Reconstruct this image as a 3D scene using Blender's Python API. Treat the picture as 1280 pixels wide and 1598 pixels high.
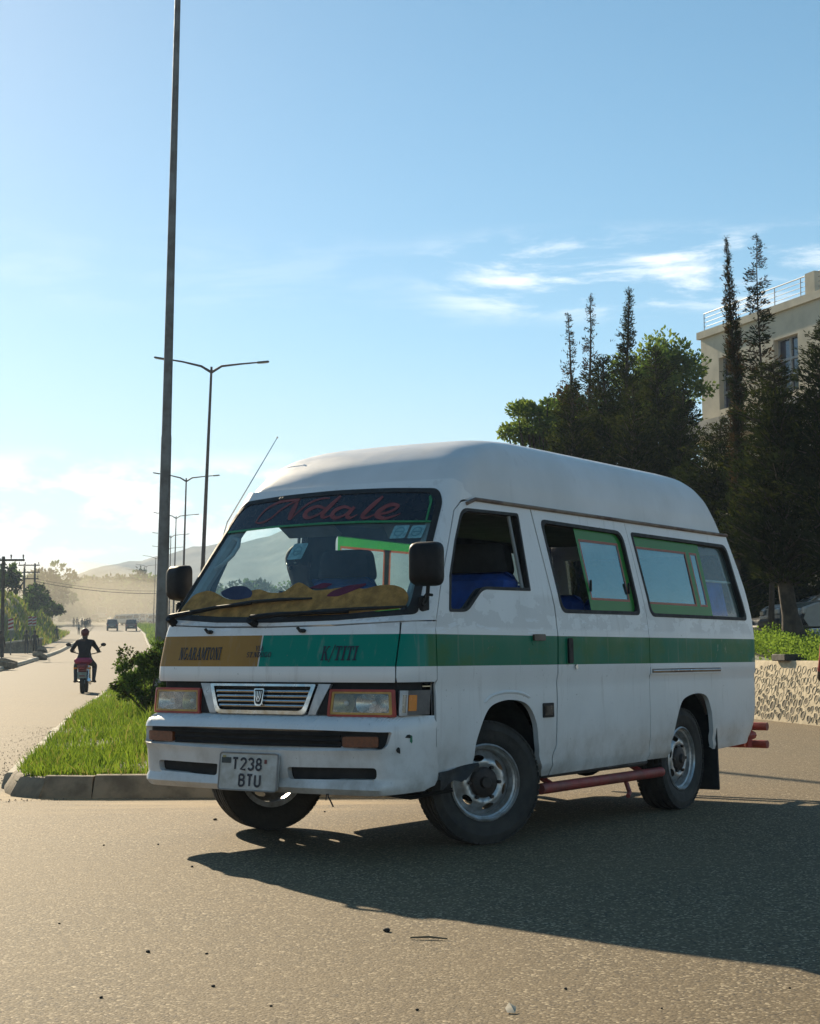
import bpy, bmesh, math, random
import numpy as np
from mathutils import Vector, Matrix, geometry

for o in list(bpy.data.objects):
    bpy.data.objects.remove(o, do_unlink=True)
SC = bpy.context.scene
COL = SC.collection
random.seed(7)
RNG = np.random.default_rng(7)
rad = math.radians

# ------------------------------------------------------------------ camera, sky, sun, exposure
cam_d = bpy.data.cameras.new('camera')
cam = bpy.data.objects.new('camera', cam_d)
COL.objects.link(cam)
cam_d.sensor_fit = 'HORIZONTAL'
cam_d.sensor_width = 36.0
cam_d.lens = 36.0 * 2566 / 1280
cam_d.clip_start = 0.05
cam_d.clip_end = 6000
CAM_H = 0.991
cam.matrix_world = Matrix.Translation((0, 0, CAM_H)) @ Matrix.Rotation(rad(90 + 5.0), 4, 'X') @ Matrix.Rotation(rad(-0.21), 4, 'Z')
SC.camera = cam

SUN_AZ = (-0.417, 0.909)                     # horizontal direction towards the sun
SUN_EL = rad(25.0)
sun_dir = Vector((SUN_AZ[0] * math.cos(SUN_EL), SUN_AZ[1] * math.cos(SUN_EL), math.sin(SUN_EL))).normalized()

world = bpy.data.worlds.new('World')
SC.world = world
world.use_nodes = True
wn = world.node_tree
wn.nodes.clear()
WL = wn.links.new


def wnode(t, **kw):
    n = wn.nodes.new(t)
    for k, v in kw.items():
        setattr(n, k, v)
    return n


def wmath(op, a, b=None, clamp=False):
    n = wnode('ShaderNodeMath', operation=op, use_clamp=clamp)
    for i, x in enumerate((a, b)):
        if x is None:
            continue
        if isinstance(x, (int, float)):
            n.inputs[i].default_value = x
        else:
            WL(x, n.inputs[i])
    return n.outputs[0]


def wramp(val, a, b, lo=0.0, hi=1.0):
    n = wnode('ShaderNodeMapRange', interpolation_type='SMOOTHSTEP')
    WL(val, n.inputs[0])
    for i, x in enumerate((a, b, lo, hi)):
        n.inputs[i + 1].default_value = x
    return n.outputs[0]


sky = wnode('ShaderNodeTexSky', sky_type='NISHITA')
sky.sun_disc = False
sky.sun_elevation = SUN_EL
sky.sun_rotation = math.atan2(SUN_AZ[0], SUN_AZ[1])
sky.altitude = 1300
sky.air_density = 1.0
sky.dust_density = 0.42
sky.ozone_density = 1.3
tc = wnode('ShaderNodeTexCoord')
sep = wnode('ShaderNodeSeparateXYZ')
WL(tc.outputs['Generated'], sep.inputs[0])
w_az = wmath('ARCTAN2', sep.outputs[0], sep.outputs[1])         # 0 straight ahead, + right
w_el = wmath('ARCSINE', sep.outputs[2])
comb = wnode('ShaderNodeCombineXYZ')
WL(w_az, comb.inputs[0])
WL(w_el, comb.inputs[1])
# thin streaks of cloud high up, drawn out sideways and slightly tilted
mp1 = wnode('ShaderNodeMapping')
mp1.inputs['Rotation'].default_value = (0, 0, rad(-7))
mp1.inputs['Scale'].default_value = (9.0, 42.0, 1.0)
mp1.inputs['Location'].default_value = (3.1, 7.4, 0)
WL(comb.outputs[0], mp1.inputs[0])
n1 = wnode('ShaderNodeTexNoise')
n1.inputs['Scale'].default_value = 1.0
n1.inputs['Detail'].default_value = 7.0
n1.inputs['Roughness'].default_value = 0.62
n1.inputs['Distortion'].default_value = 0.35
WL(mp1.outputs[0], n1.inputs['Vector'])
cirrus = wramp(n1.outputs[0], 0.43, 0.66)
band = wmath('MULTIPLY', wramp(w_el, 0.195, 0.222), wramp(w_el, 0.262, 0.238))
band = wmath('MULTIPLY', band, wramp(w_az, -0.01, 0.07, 0.10, 1.0))
cirrus = wmath('MULTIPLY', cirrus, band)
# heaped white clouds low over the horizon
mp2 = wnode('ShaderNodeMapping')
mp2.inputs['Scale'].default_value = (16.0, 34.0, 1.0)
mp2.inputs['Location'].default_value = (1.7, 2.2, 0)
WL(comb.outputs[0], mp2.inputs[0])
n2 = wnode('ShaderNodeTexNoise')
n2.inputs['Scale'].default_value = 1.0
n2.inputs['Detail'].default_value = 8.0
n2.inputs['Roughness'].default_value = 0.58
WL(mp2.outputs[0], n2.inputs['Vector'])
cumulus = wramp(n2.outputs[0], 0.43, 0.58)
band2 = wmath('MULTIPLY', wramp(w_el, 0.030, 0.060), wramp(w_el, 0.128, 0.100))
cumulus = wmath('MULTIPLY', cumulus, band2)
# broad veil that whitens the sky towards the horizon
veil = wramp(w_el, 0.20, 0.03, 0.0, 0.45)
cl = wmath('MAXIMUM', wmath('MULTIPLY', cirrus, 0.80), wmath('MULTIPLY', cumulus, 0.92), True)
mixv = wnode('ShaderNodeMix', data_type='RGBA')
WL(veil, mixv.inputs['Factor'])
hsv = wnode('ShaderNodeHueSaturation')
hsv.inputs['Hue'].default_value = 0.482
hsv.inputs['Saturation'].default_value = 1.22
hsv.inputs['Value'].default_value = 1.0
WL(sky.outputs[0], hsv.inputs['Color'])
WL(hsv.outputs[0], mixv.inputs[6])
mixv.inputs[7].default_value = (6.6, 6.7, 6.6, 1)
mixc = wnode('ShaderNodeMix', data_type='RGBA')
WL(cl, mixc.inputs['Factor'])
WL(mixv.outputs[2], mixc.inputs[6])
mixc.inputs[7].default_value = (13.0, 12.8, 12.4, 1)
bg = wnode('ShaderNodeBackground')
bg.inputs['Strength'].default_value = 0.068
WL(mixc.outputs[2], bg.inputs['Color'])
wo = wnode('ShaderNodeOutputWorld')
WL(bg.outputs[0], wo.inputs['Surface'])

sun_d = bpy.data.lights.new('sun', 'SUN')
sun_d.energy = 5.0
sun_d.angle = rad(0.5)
sun_d.color = (1.0, 0.84, 0.60)
sun = bpy.data.objects.new('sun', sun_d)
COL.objects.link(sun)
sun.rotation_euler = (-sun_dir).to_track_quat('-Z', 'Y').to_euler()
sun.location = (-30, 60, 60)

SC.view_settings.view_transform = 'Standard'
SC.view_settings.look = 'None'
SC.view_settings.gamma = 1.0
SC.view_settings.use_curve_mapping = False
SC.view_settings.exposure = 0.88
SC.render.engine = 'CYCLES'
cy = SC.cycles
cy.use_denoising = True
cy.max_bounces = 8
cy.diffuse_bounces = 3
cy.glossy_bounces = 3
cy.transmission_bounces = 4
cy.transparent_max_bounces = 16
cy.volume_bounces = 0
cy.caustics_reflective = False
cy.caustics_refractive = False

# ------------------------------------------------------------------ materials
MATS = {}


class NT:
    """small node helper for one material"""

    def __init__(self, name):
        self.m = bpy.data.materials.new(name)
        self.m.use_nodes = True
        self.t = self.m.node_tree
        self.t.nodes.clear()
        self.out = self.t.nodes.new('ShaderNodeOutputMaterial')
        self.co = None

    def n(self, ty, **kw):
        x = self.t.nodes.new(ty)
        for k, v in kw.items():
            setattr(x, k, v)
        return x

    def l(self, a, b):
        self.t.links.new(a, b)

    def coord(self):
        if self.co is None:
            self.co = self.n('ShaderNodeTexCoord')
        return self.co.outputs['Object']

    def val(self, x, sock):
        if isinstance(x, (int, float)):
            sock.default_value = x
        elif isinstance(x, tuple):
            sock.default_value = x if len(x) == 4 else (*x, 1)
        else:
            self.l(x, sock)

    def math(self, op, a, b=0.0, clamp=False):
        x = self.n('ShaderNodeMath', operation=op, use_clamp=clamp)
        self.val(a, x.inputs[0])
        self.val(b, x.inputs[1])
        return x.outputs[0]

    def noise(self, scale, detail=4, rough=0.55, vec=None, stretch=None, dist=0.0):
        x = self.n('ShaderNodeTexNoise')
        x.inputs['Scale'].default_value = scale
        x.inputs['Detail'].default_value = detail
        x.inputs['Roughness'].default_value = rough
        x.inputs['Distortion'].default_value = dist
        v = vec or self.coord()
        if stretch:
            mp = self.n('ShaderNodeMapping')
            mp.inputs['Scale'].default_value = stretch
            self.l(v, mp.inputs[0])
            v = mp.outputs[0]
        self.l(v, x.inputs['Vector'])
        return x.outputs['Fac']

    def ramp(self, v, a, b, lo=0.0, hi=1.0, smooth=True):
        x = self.n('ShaderNodeMapRange', interpolation_type='SMOOTHSTEP' if smooth else 'LINEAR')
        self.l(v, x.inputs[0])
        for i, q in enumerate((a, b, lo, hi)):
            x.inputs[i + 1].default_value = q
        return x.outputs[0]

    def mix(self, f, a, b):
        x = self.n('ShaderNodeMix', data_type='RGBA')
        self.val(f, x.inputs[0])
        self.val(a, x.inputs[6])
        self.val(b, x.inputs[7])
        return x.outputs[2]

    def bump(self, h, strength, dist=0.01):
        x = self.n('ShaderNodeBump')
        x.inputs['Strength'].default_value = strength
        x.inputs['Distance'].default_value = dist
        self.l(h, x.inputs['Height'])
        return x.outputs[0]

    def bsdf(self, color, rough=0.5, metal=0.0, normal=None, spec=None, coat=None, **kw):
        p = self.n('ShaderNodeBsdfPrincipled')
        self.val(color, p.inputs['Base Color'])
        self.val(rough, p.inputs['Roughness'])
        self.val(metal, p.inputs['Metallic'])
        if normal is not None:
            self.l(normal, p.inputs['Normal'])
        if spec is not None:
            self.val(spec, p.inputs['Specular IOR Level'])
        if coat is not None:
            p.inputs['Coat Weight'].default_value = coat
            p.inputs['Coat Roughness'].default_value = 0.12
        for k, v in kw.items():
            self.val(v, p.inputs[k])
        self.l(p.outputs[0], self.out.inputs['Surface'])
        return p


def mat(name, c, rough=0.5, metal=0.0, var=0.15, scale=8.0, bump=0.0, bscale=None, spec=None, coat=None, c2=None):
    """a plain material with a bit of uneven colour and relief"""
    if name in MATS:
        return MATS[name]
    t = NT(name)
    f = t.noise(scale, 5, 0.6)
    if c2 is None:
        c2 = tuple(max(0.0, x * (1 - var * 1.6)) for x in c)
    col = t.mix(t.ramp(f, 0.32, 0.68), tuple(c), tuple(c2))
    r = t.ramp(t.noise(scale * 2.3, 3), 0.3, 0.7, max(0.02, rough - 0.08), min(1, rough + 0.08))
    nm = t.bump(t.noise(bscale or scale * 6, 4), bump) if bump else None
    t.bsdf(col, r, metal, nm, spec, coat)
    MATS[name] = t.m
    return t.m


# ------------------------------------------------------------------ mesh helpers
class MB:
    """collects verts and faces for one mesh"""

    def __init__(self):
        self.v, self.f, self.mi = [], [], []

    def add(self, vs, fs, mi=0):
        b = len(self.v)
        self.v.extend([tuple(map(float, p)) for p in vs])
        for f in fs:
            self.f.append(tuple(b + i for i in f))
            self.mi.append(mi)
        return self

    def box(self, c, s, rot=None, mi=0, ch=0.0):
        """box with optional chamfered vertical and horizontal edges"""
        hx, hy, hz = s[0] / 2, s[1] / 2, s[2] / 2
        if ch <= 0:
            vs = [(x, y, z) for z in (-hz, hz) for y in (-hy, hy) for x in (-hx, hx)]
            fs = [(0, 2, 3, 1), (4, 5, 7, 6), (0, 1, 5, 4), (2, 6, 7, 3), (0, 4, 6, 2), (1, 3, 7, 5)]
        else:
            ch = min(ch, hx * .9, hy * .9, hz * .9)
            def ring(ix, iy, z):
                return [(hx - ix, -hy + iy + ch, z), (hx - ix, hy - iy - ch, z), (hx - ix - ch, hy - iy, z), (-hx + ix + ch, hy - iy, z),
                        (-hx + ix, hy - iy - ch, z), (-hx + ix, -hy + iy + ch, z), (-hx + ix + ch, -hy + iy, z), (hx - ix - ch, -hy + iy, z)]
            rs = [ring(ch, ch, -hz), ring(0, 0, -hz + ch), ring(0, 0, hz - ch), ring(ch, ch, hz)]
            vs = [p for r in rs for p in r]
            fs = [tuple(range(7, -1, -1)), tuple(range(24, 32))]
            for k in range(3):
                for i in range(8):
                    j = (i + 1) % 8
                    fs.append((k * 8 + i, k * 8 + j, k * 8 + 8 + j, k * 8 + 8 + i))
        m = rot if rot is not None else Matrix.Identity(3)
        c = Vector(c)
        return self.add([c + m @ Vector(p) for p in vs], fs, mi)

    def tube(self, pts, r, n=10, mi=0, caps=True, flat=1.0):
        pts = [Vector(p) for p in pts]
        rr = r if isinstance(r, (list, tuple)) else [r] * len(pts)
        vs, fs = [], []
        up = Vector((0, 0, 1))
        prev = None
        for i, p in enumerate(pts):
            d = (pts[min(i + 1, len(pts) - 1)] - pts[max(i - 1, 0)]).normalized()
            if prev is None:
                a = d.cross(up)
                if a.length < 0.05:
                    a = d.cross(Vector((1, 0, 0)))
            else:
                a = prev - d * prev.dot(d)
            a.normalize()
            prev = a
            b = d.cross(a)
            for k in range(n):
                t = 2 * math.pi * k / n
                vs.append(p + a * math.cos(t) * rr[i] + b * math.sin(t) * rr[i] * flat)
        for i in range(len(pts) - 1):
            for k in range(n):
                j = (k + 1) % n
                fs.append((i * n + k, i * n + j, (i + 1) * n + j, (i + 1) * n + k))
        if caps:
            fs.append(tuple(range(n - 1, -1, -1)))
            fs.append(tuple((len(pts) - 1) * n + k for k in range(n)))
        return self.add(vs, fs, mi)

    def lathe(self, prof, n=32, M=None, mi=0, closed=False):
        """prof: (radius, height along local Z); M places it"""
        M = M or Matrix.Identity(4)
        vs, fs = [], []
        for r, h in prof:
            for k in range(n):
                t = 2 * math.pi * k / n
                vs.append(M @ Vector((r * math.cos(t), r * math.sin(t), h)))
        q = len(prof)
        for i in range(q if closed else q - 1):
            i2 = (i + 1) % q
            for k in range(n):
                j = (k + 1) % n
                fs.append((i * n + k, i * n + j, i2 * n + j, i2 * n + k))
        return self.add(vs, fs, mi)

    def prism(self, poly, h, M=None, mi=0):
        """closed 2D polygon in local XY extruded along local Z from 0 to h"""
        M = M or Matrix.Identity(4)
        n = len(poly)
        vs = [M @ Vector((x, y, 0)) for x, y in poly] + [M @ Vector((x, y, h)) for x, y in poly]
        fs = [tuple(range(n - 1, -1, -1)), tuple(range(n, 2 * n))]
        for i in range(n):
            j = (i + 1) % n
            fs.append((i, j, n + j, n + i))
        return self.add(vs, fs, mi)

    def ball(self, c, r, nu=14, nv=9, mi=0, s=(1, 1, 1)):
        vs, fs = [], []
        c = Vector(c)
        for i in range(nv + 1):
            a = math.pi * i / nv
            for k in range(nu):
                t = 2 * math.pi * k / nu
                vs.append(c + Vector((r * s[0] * math.sin(a) * math.cos(t), r * s[1] * math.sin(a) * math.sin(t), r * s[2] * math.cos(a))))
        for i in range(nv):
            for k in range(nu):
                j = (k + 1) % nu
                fs.append((i * nu + k, (i + 1) * nu + k, (i + 1) * nu + j, i * nu + j))
        return self.add(vs, fs, mi)

    def build(self, name, mats, parent=None, smooth=35, loc=None):
        return link(name, mesh_from(name, self.v, self.f, mats, self.mi, smooth), parent, loc)


def mesh_from(name, v, f, mats, mi=None, smooth=35):
    me = bpy.data.meshes.new(name)
    me.from_pydata([tuple(p) for p in v], [], f)
    for m in (mats if isinstance(mats, (list, tuple)) else [mats]):
        me.materials.append(m)
    if mi is not None and len(me.materials) > 1:
        me.polygons.foreach_set('material_index', mi)
    me.validate()
    bm = bmesh.new()
    bm.from_mesh(me)
    bmesh.ops.recalc_face_normals(bm, faces=bm.faces)
    bm.to_mesh(me)
    bm.free()
    if smooth:
        me.shade_smooth()
        me.set_sharp_from_angle(angle=rad(smooth))
    me.update()
    return me


def raw_mesh(name, V, F, mats, mi=None, smooth=False):
    """big numpy mesh: V (n,3), F (m,k)"""
    me = bpy.data.meshes.new(name)
    k = F.shape[1]
    me.vertices.add(len(V))
    me.vertices.foreach_set('co', np.asarray(V, np.float32).ravel())
    me.loops.add(F.size)
    me.loops.foreach_set('vertex_index', np.asarray(F, np.int32).ravel())
    me.polygons.add(len(F))
    me.polygons.foreach_set('loop_start', np.arange(0, F.size, k, dtype=np.int32))
    for m in (mats if isinstance(mats, (list, tuple)) else [mats]):
        me.materials.append(m)
    if mi is not None:
        me.polygons.foreach_set('material_index', np.asarray(mi, np.int32))
    me.update(calc_edges=True)
    if smooth:
        me.shade_smooth()
    return me


def link(name, data, parent=None, loc=None):
    o = bpy.data.objects.new(name, data)
    COL.objects.link(o)
    if parent is not None:
        o.parent = parent
    if loc is not None:
        o.location = loc
    return o


def tag(o, label=None, cat=None, group=None, kind=None):
    for k, v in (('label', label), ('category', cat), ('group', group), ('kind', kind)):
        if v:
            o[k] = v
    return o


def thing(name, label, cat, loc=(0, 0, 0), rotz=0.0, group=None):
    o = bpy.data.objects.new(name, None)
    o.empty_display_size = 0.2
    COL.objects.link(o)
    o.location = loc
    o.rotation_euler = (0, 0, rotz)
    return tag(o, label, cat, group)


def copy_tree(o, parent=None):
    c = o.copy()
    COL.objects.link(c)
    c.parent = parent
    for ch in list(o.children):
        copy_tree(ch, c)
    return c


# ------------------------------------------------------------------ the lie of the land (X right, Y away from the camera)
_GY = [-50, 0, 30, 45, 80, 120, 190, 272, 393, 600, 900, 3000]
_GZ = [0, 0, 0, 0.02, 0.38, 1.08, 2.68, 5.4, 9.25, 15.2, 20, 40]
_gy = np.arange(-60, 3000, 2.0)
_gz = np.interp(_gy, _GY, _GZ)
_k = np.ones(13) / 13
_gzs = np.convolve(np.pad(_gz, 6, mode='edge'), _k, 'valid')
_gzs = np.where(_gy < 36, 0.0, _gzs)


def gz(Y):
    return np.interp(Y, _gy, _gzs)


def med_l(Y):       # left edge of the central reservation = right edge of the left carriageway
    return np.interp(Y, [11.9, 12.5, 24.65, 43, 80, 133, 232, 325, 400, 600, 900], [-2.9, -3.1, -5.16, -7.96, -12.9, -21.0, -37.6, -54.5, -70, -118, -200])


def road_l(Y):      # left kerb of the left carriageway
    return np.interp(Y, [0, 72, 133, 230, 325, 400, 600, 900], [-8.0, -18.2, -28.2, -45.2, -62.5, -78.5, -127, -210])


def lattice(xs_of, ys, zoff=0.0, zf=None):
    """rows of points -> V, F"""
    V, F = [], []
    n = None
    for i, y in enumerate(ys):
        xs = xs_of(y)
        n = len(xs)
        z = gz(y) + zoff
        for x in xs:
            V.append((x, y, z if zf is None else zf(x, y)))
        if i:
            for k in range(n - 1):
                a = (i - 1) * n + k
                F.append((a, a + 1, a + n + 1, a + n))
    return np.array(V), np.array(F)

# ------------------------------------------------------------------ ground, road, central reservation
def asphalt_mat():
    t = NT('asphalt')
    co = t.coord()
    vor = t.n('ShaderNodeTexVoronoi')
    vor.inputs['Scale'].default_value = 112
    t.l(co, vor.inputs['Vector'])
    cellc = t.n('ShaderNodeSeparateColor')
    t.l(vor.outputs['Color'], cellc.inputs[0])
    stone = t.ramp(cellc.outputs[0], 0.2, 0.95, 0.0, 1.0)
    big = t.noise(0.35, 5, 0.6)
    mid = t.noise(2.6, 5, 0.65)
    sepx = t.n('ShaderNodeSeparateXYZ')
    t.l(co, sepx.inputs[0])
    col = t.mix(stone, (0.090, 0.065, 0.034), (0.185, 0.138, 0.075))
    col = t.mix(t.ramp(cellc.outputs[1], 0.86, 0.93), col, (0.46, 0.37, 0.24))
    col = t.mix(t.ramp(cellc.outputs[2], 0.92, 0.96), col, (0.030, 0.025, 0.020))
    col = t.mix(t.ramp(mid, 0.35, 0.7, 0.0, 0.35), col, (0.150, 0.106, 0.054))
    dust = t.math('MULTIPLY', t.ramp(big, 0.35, 0.68), 0.35)
    col = t.mix(dust, col, (0.190, 0.136, 0.072))
    # pale dust worn over the carriageway further off and along the kerb
    far = t.ramp(sepx.outputs[1], 13, 60, 0.0, 0.75)
    col = t.mix(far, col, (0.140, 0.112, 0.074))
    sand = t.math('MULTIPLY', t.math('MULTIPLY', t.ramp(sepx.outputs[1], 10.3, 11.4), t.ramp(sepx.outputs[1], 12.6, 11.9)), t.ramp(t.noise(1.4, 5, 0.65, stretch=(0.35, 2.2, 1)), 0.40, 0.62, 0.0, 0.85))
    sand = t.math('MULTIPLY', sand, t.ramp(sepx.outputs[0], 0.6, -0.6))
    col = t.mix(sand, col, (0.33, 0.235, 0.125))
    tar = t.ramp(t.noise(0.8, 4, 0.6), 0.60, 0.72, 0.0, 0.16)
    col = t.mix(tar, col, (0.06, 0.052, 0.042))
    spots = t.ramp(t.noise(21, 2, 0.5), 0.70, 0.74)
    col = t.mix(t.math('MULTIPLY', spots, 0.6), col, (0.04, 0.035, 0.03))
    h = t.math('ADD', t.math('MULTIPLY', vor.outputs['Distance'], -1.2), t.math('MULTIPLY', t.noise(130, 3), 0.6))
    nm = t.bump(h, 0.5, 0.003)
    t.bsdf(col, 0.82, 0.0, nm, 0.28)
    return t.m


M_ASPH = asphalt_mat()
M_EARTH = mat('grassy_earth', (0.17, 0.145, 0.075), 0.95, var=0.3, scale=0.12, bump=0.4, bscale=9, c2=(0.085, 0.105, 0.035))
M_TURF = mat('turf_soil', (0.085, 0.105, 0.03), 0.95, var=0.4, scale=1.3, bump=0.6, bscale=14, c2=(0.10, 0.085, 0.04))
M_CONC = mat('kerb_concrete', (0.27, 0.215, 0.145), 0.9, var=0.32, scale=5, bump=0.5, bscale=45)
M_CONC_P = mat('pale_concrete', (0.50, 0.45, 0.35), 0.9, var=0.2, scale=3, bump=0.3, bscale=30)

ys = np.concatenate([np.arange(-40, 60, 10), np.arange(60, 420, 15), np.arange(420, 3001, 120)])
V, F = lattice(lambda y: np.concatenate([np.linspace(-1800, -200, 9), np.linspace(-180, 180, 37), np.linspace(200, 1800, 9)]), ys, -0.06)
tag(link('ground', raw_mesh('ground', V, F, M_EARTH, smooth=True)), kind='structure')

ys = np.concatenate([np.arange(-14, 60, 2.0), np.arange(60, 900, 6.0)])


def road_xs(y):
    a = float(road_l(y)) if y > 30 else -40.0 + (float(road_l(30)) + 40) * max(0, (y - 12) / 18.0)
    b = 40.0 if y < 20 else 40.0 + (float(med_l(y)) + 17 - 40) * min(1, (y - 20) / 8.0)
    return np.linspace(a, b, 24)


V, F = lattice(road_xs, ys, 0.0)
tag(link('road', raw_mesh('road', V, F, M_ASPH, smooth=True)), kind='structure')

# footpath of trodden earth along the left carriageway
ys = np.arange(34, 700, 6.0)
V, F = lattice(lambda y: np.linspace(float(road_l(y)) - 5.5, float(road_l(y)) + 0.05, 5), ys, 0.09)
M_PATH = mat('path_earth', (0.26, 0.21, 0.14), 0.95, var=0.22, scale=0.9, bump=0.4, bscale=12)
tag(link('footpath', raw_mesh('footpath', V, F, M_PATH, smooth=True)), kind='structure')

# central reservation: earth bed, kerb stones, grass
med = thing('median', None, None)
del_keys = [k for k in ('label', 'category') if k in med]
tag(med, kind='structure')
RIGHT_E = lambda Y: np.interp(Y, [11.9, 16, 43, 133, 400, 600], [0.35, 0.1, -3.6, -16.8, -65.5, -113])
ys = np.concatenate([[11.98], np.arange(12.6, 45, 1.2), np.arange(45, 500, 5.0)])


def med_z(x, y):
    a, b = float(med_l(y)), float(RIGHT_E(y))
    u = (x - a) / max(0.1, b - a)
    return float(gz(y)) + 0.105 + 0.07 * math.sin(math.pi * max(0, min(1, u))) * min(1, (y - 11.9) / 3)


V, F = lattice(lambda y: np.linspace(float(med_l(y)) + 0.08, float(RIGHT_E(y)) - 0.08, 10), ys, 0, med_z)
link('earth_bed', raw_mesh('earth_bed', V, F, M_TURF, smooth=True), med)


def kerb_run(pts, length, name, parent, m, h=0.14, w=0.17, gap=0.004, seed=1, slope=0.05):
    """separate kerb stones laid along a polyline; the inside is to the right of the walking direction"""
    r = random.Random(seed)
    P = [Vector((p[0], p[1], 0)) for p in pts]
    cum = [0]
    for i in range(len(P) - 1):
        cum.append(cum[-1] + (P[i + 1] - P[i]).length)

    def at(s):
        s = max(0, min(cum[-1], s))
        for i in range(len(P) - 1):
            if s <= cum[i + 1]:
                return P[i].lerp(P[i + 1], (s - cum[i]) / max(1e-6, cum[i + 1] - cum[i]))
        return P[-1]
    s = 0
    while s < cum[-1] - 0.15:
        e = min(cum[-1], s + length)
        a, b = at(s + gap), at(e - gap)
        d = (b - a).normalized()
        n = Vector((d.y, -d.x, 0))
        dz = r.uniform(-0.008, 0.008)
        off = r.uniform(-0.012, 0.012)
        prof = [(0.0, -0.03), (0.005, 0.02), (slope, h - 0.018), (slope + 0.02, h), (w - 0.015, h + 0.003), (w, h - 0.012), (w, -0.03)]
        mb = MB()
        vs = []
        for q, p in ((0, a), (1, b)):
            for (u, z) in prof:
                c = p + n * (u + off) + d * ((0.008 if q == 0 else -0.008) if z > h * 0.8 else 0)
                vs.append((c.x, c.y, float(gz(p.y)) + z + dz + r.uniform(-0.003, 0.003)))
        k = len(prof)
        fs = [tuple(range(k)), tuple(range(2 * k - 1, k - 1, -1))] + [(i, k + i, k + i + 1, i + 1) for i in range(k - 1)]
        mb.add(vs, fs).build(name, m, parent, smooth=28)
        s = e


# the rounded nose towards the camera (walking from right to left), then away along the carriageway
nose = [(0.45, 11.72), (-0.9, 11.73), (-2.25, 11.70), (-2.62, 11.73)]
tip = [(-2.62, 11.73), (-2.84, 11.86), (-2.97, 12.12), (-3.1, 12.6)]
kerb_run(nose, 1.35, 'kerb_stone', med, M_CONC, 0.15, 0.17, seed=3, slope=0.06)
kerb_run(tip, 0.32, 'kerb_stone', med, M_CONC, 0.14, 0.17, seed=4, slope=0.07)
kerb_run([(float(med_l(y)), y) for y in np.arange(12.6, 46, 1.0)], 1.0, 'kerb_stone', med, M_CONC_P, 0.115, 0.15, seed=5, slope=0.025)
kerb_run([(float(med_l(y)), y) for y in np.arange(46, 300, 3.0)], 6.0, 'kerb_stone', med, M_CONC_P, 0.16, 0.22, seed=6, slope=0.02)
kerb_run([(float(RIGHT_E(y)), y) for y in np.arange(44, 11.9, -1.0)], 1.35, 'kerb_stone', med, M_CONC, 0.13, 0.16, seed=7, slope=0.03)

kl = thing('kerb', None, None)
tag(kl, kind='structure')
kerb_run([(float(road_l(y)), y) for y in np.arange(240, 50, -2.0)], 3.0, 'kerb_stone', kl, M_CONC_P, 0.20, 0.25, seed=8, slope=0.03)


def blades(name, P, h0, h1, w, mats, lean=0.35, mi=None, N=None):
    """grass: one bent tapering blade (3 verts + mid pair) at every point"""
    n = len(P)
    a = RNG.uniform(0, 2 * np.pi, n)
    hh = RNG.uniform(h0, h1, n)
    ln = RNG.uniform(0.05, lean, n) * hh
    la = RNG.uniform(0, 2 * np.pi, n)
    ww = w * RNG.uniform(0.6, 1.3, n)
    dx, dy = np.cos(a) * ww / 2, np.sin(a) * ww / 2
    lx, ly = np.cos(la) * ln, np.sin(la) * ln
    z0 = np.zeros(n)
    p = lambda x, y, z: np.stack([P[:, 0] + x, P[:, 1] + y, P[:, 2] + z], 1)
    V = np.stack([p(-dx, -dy, z0 - 0.01), p(dx, dy, z0 - 0.01), p(lx * .35 + dx * .8, ly * .35 + dy * .8, hh * .55), p(lx * .35 - dx * .8, ly * .35 - dy * .8, hh * .55), p(lx, ly, hh)], 1).reshape(-1, 3)
    b = np.arange(n)[:, None] * 5
    F = np.concatenate([b + np.array([[0, 1, 2]]), b + np.array([[0, 2, 3]]), b + np.array([[3, 2, 4]])], 1).reshape(-1, 3)
    m = None
    if isinstance(mats, (list, tuple)):
        m = np.repeat(RNG.integers(0, len(mats), n) if mi is None else mi, 3)
    return raw_mesh(name, V, F, mats, m)


def leaf_mat(name, c, trans=0.45, rough=0.55):
    if name in MATS:
        return MATS[name]
    t = NT(name)
    f = t.noise(3.0, 3)
    col = t.mix(f, tuple(x * 0.75 for x in c), tuple(x * 1.2 for x in c))
    p = t.n('ShaderNodeBsdfDiffuse')
    t.l(col, p.inputs['Color'])
    tr = t.n('ShaderNodeBsdfTranslucent')
    t.l(t.mix(0.5, col, (c[0] * 1.6, c[1] * 1.6, c[2] * 0.8)), tr.inputs[0])
    mx = t.n('ShaderNodeMixShader')
    mx.inputs[0].default_value = trans
    t.l(p.outputs[0], mx.inputs[1])
    t.l(tr.outputs[0], mx.inputs[2])
    t.l(mx.outputs[0], t.out.inputs['Surface'])
    MATS[name] = t.m
    return t.m


G1 = leaf_mat('grass_bright', (0.15, 0.215, 0.032), 0.5)
G2 = leaf_mat('grass_deep', (0.07, 0.125, 0.022), 0.45)
G3 = leaf_mat('grass_straw', (0.24, 0.22, 0.08), 0.4)

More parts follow.
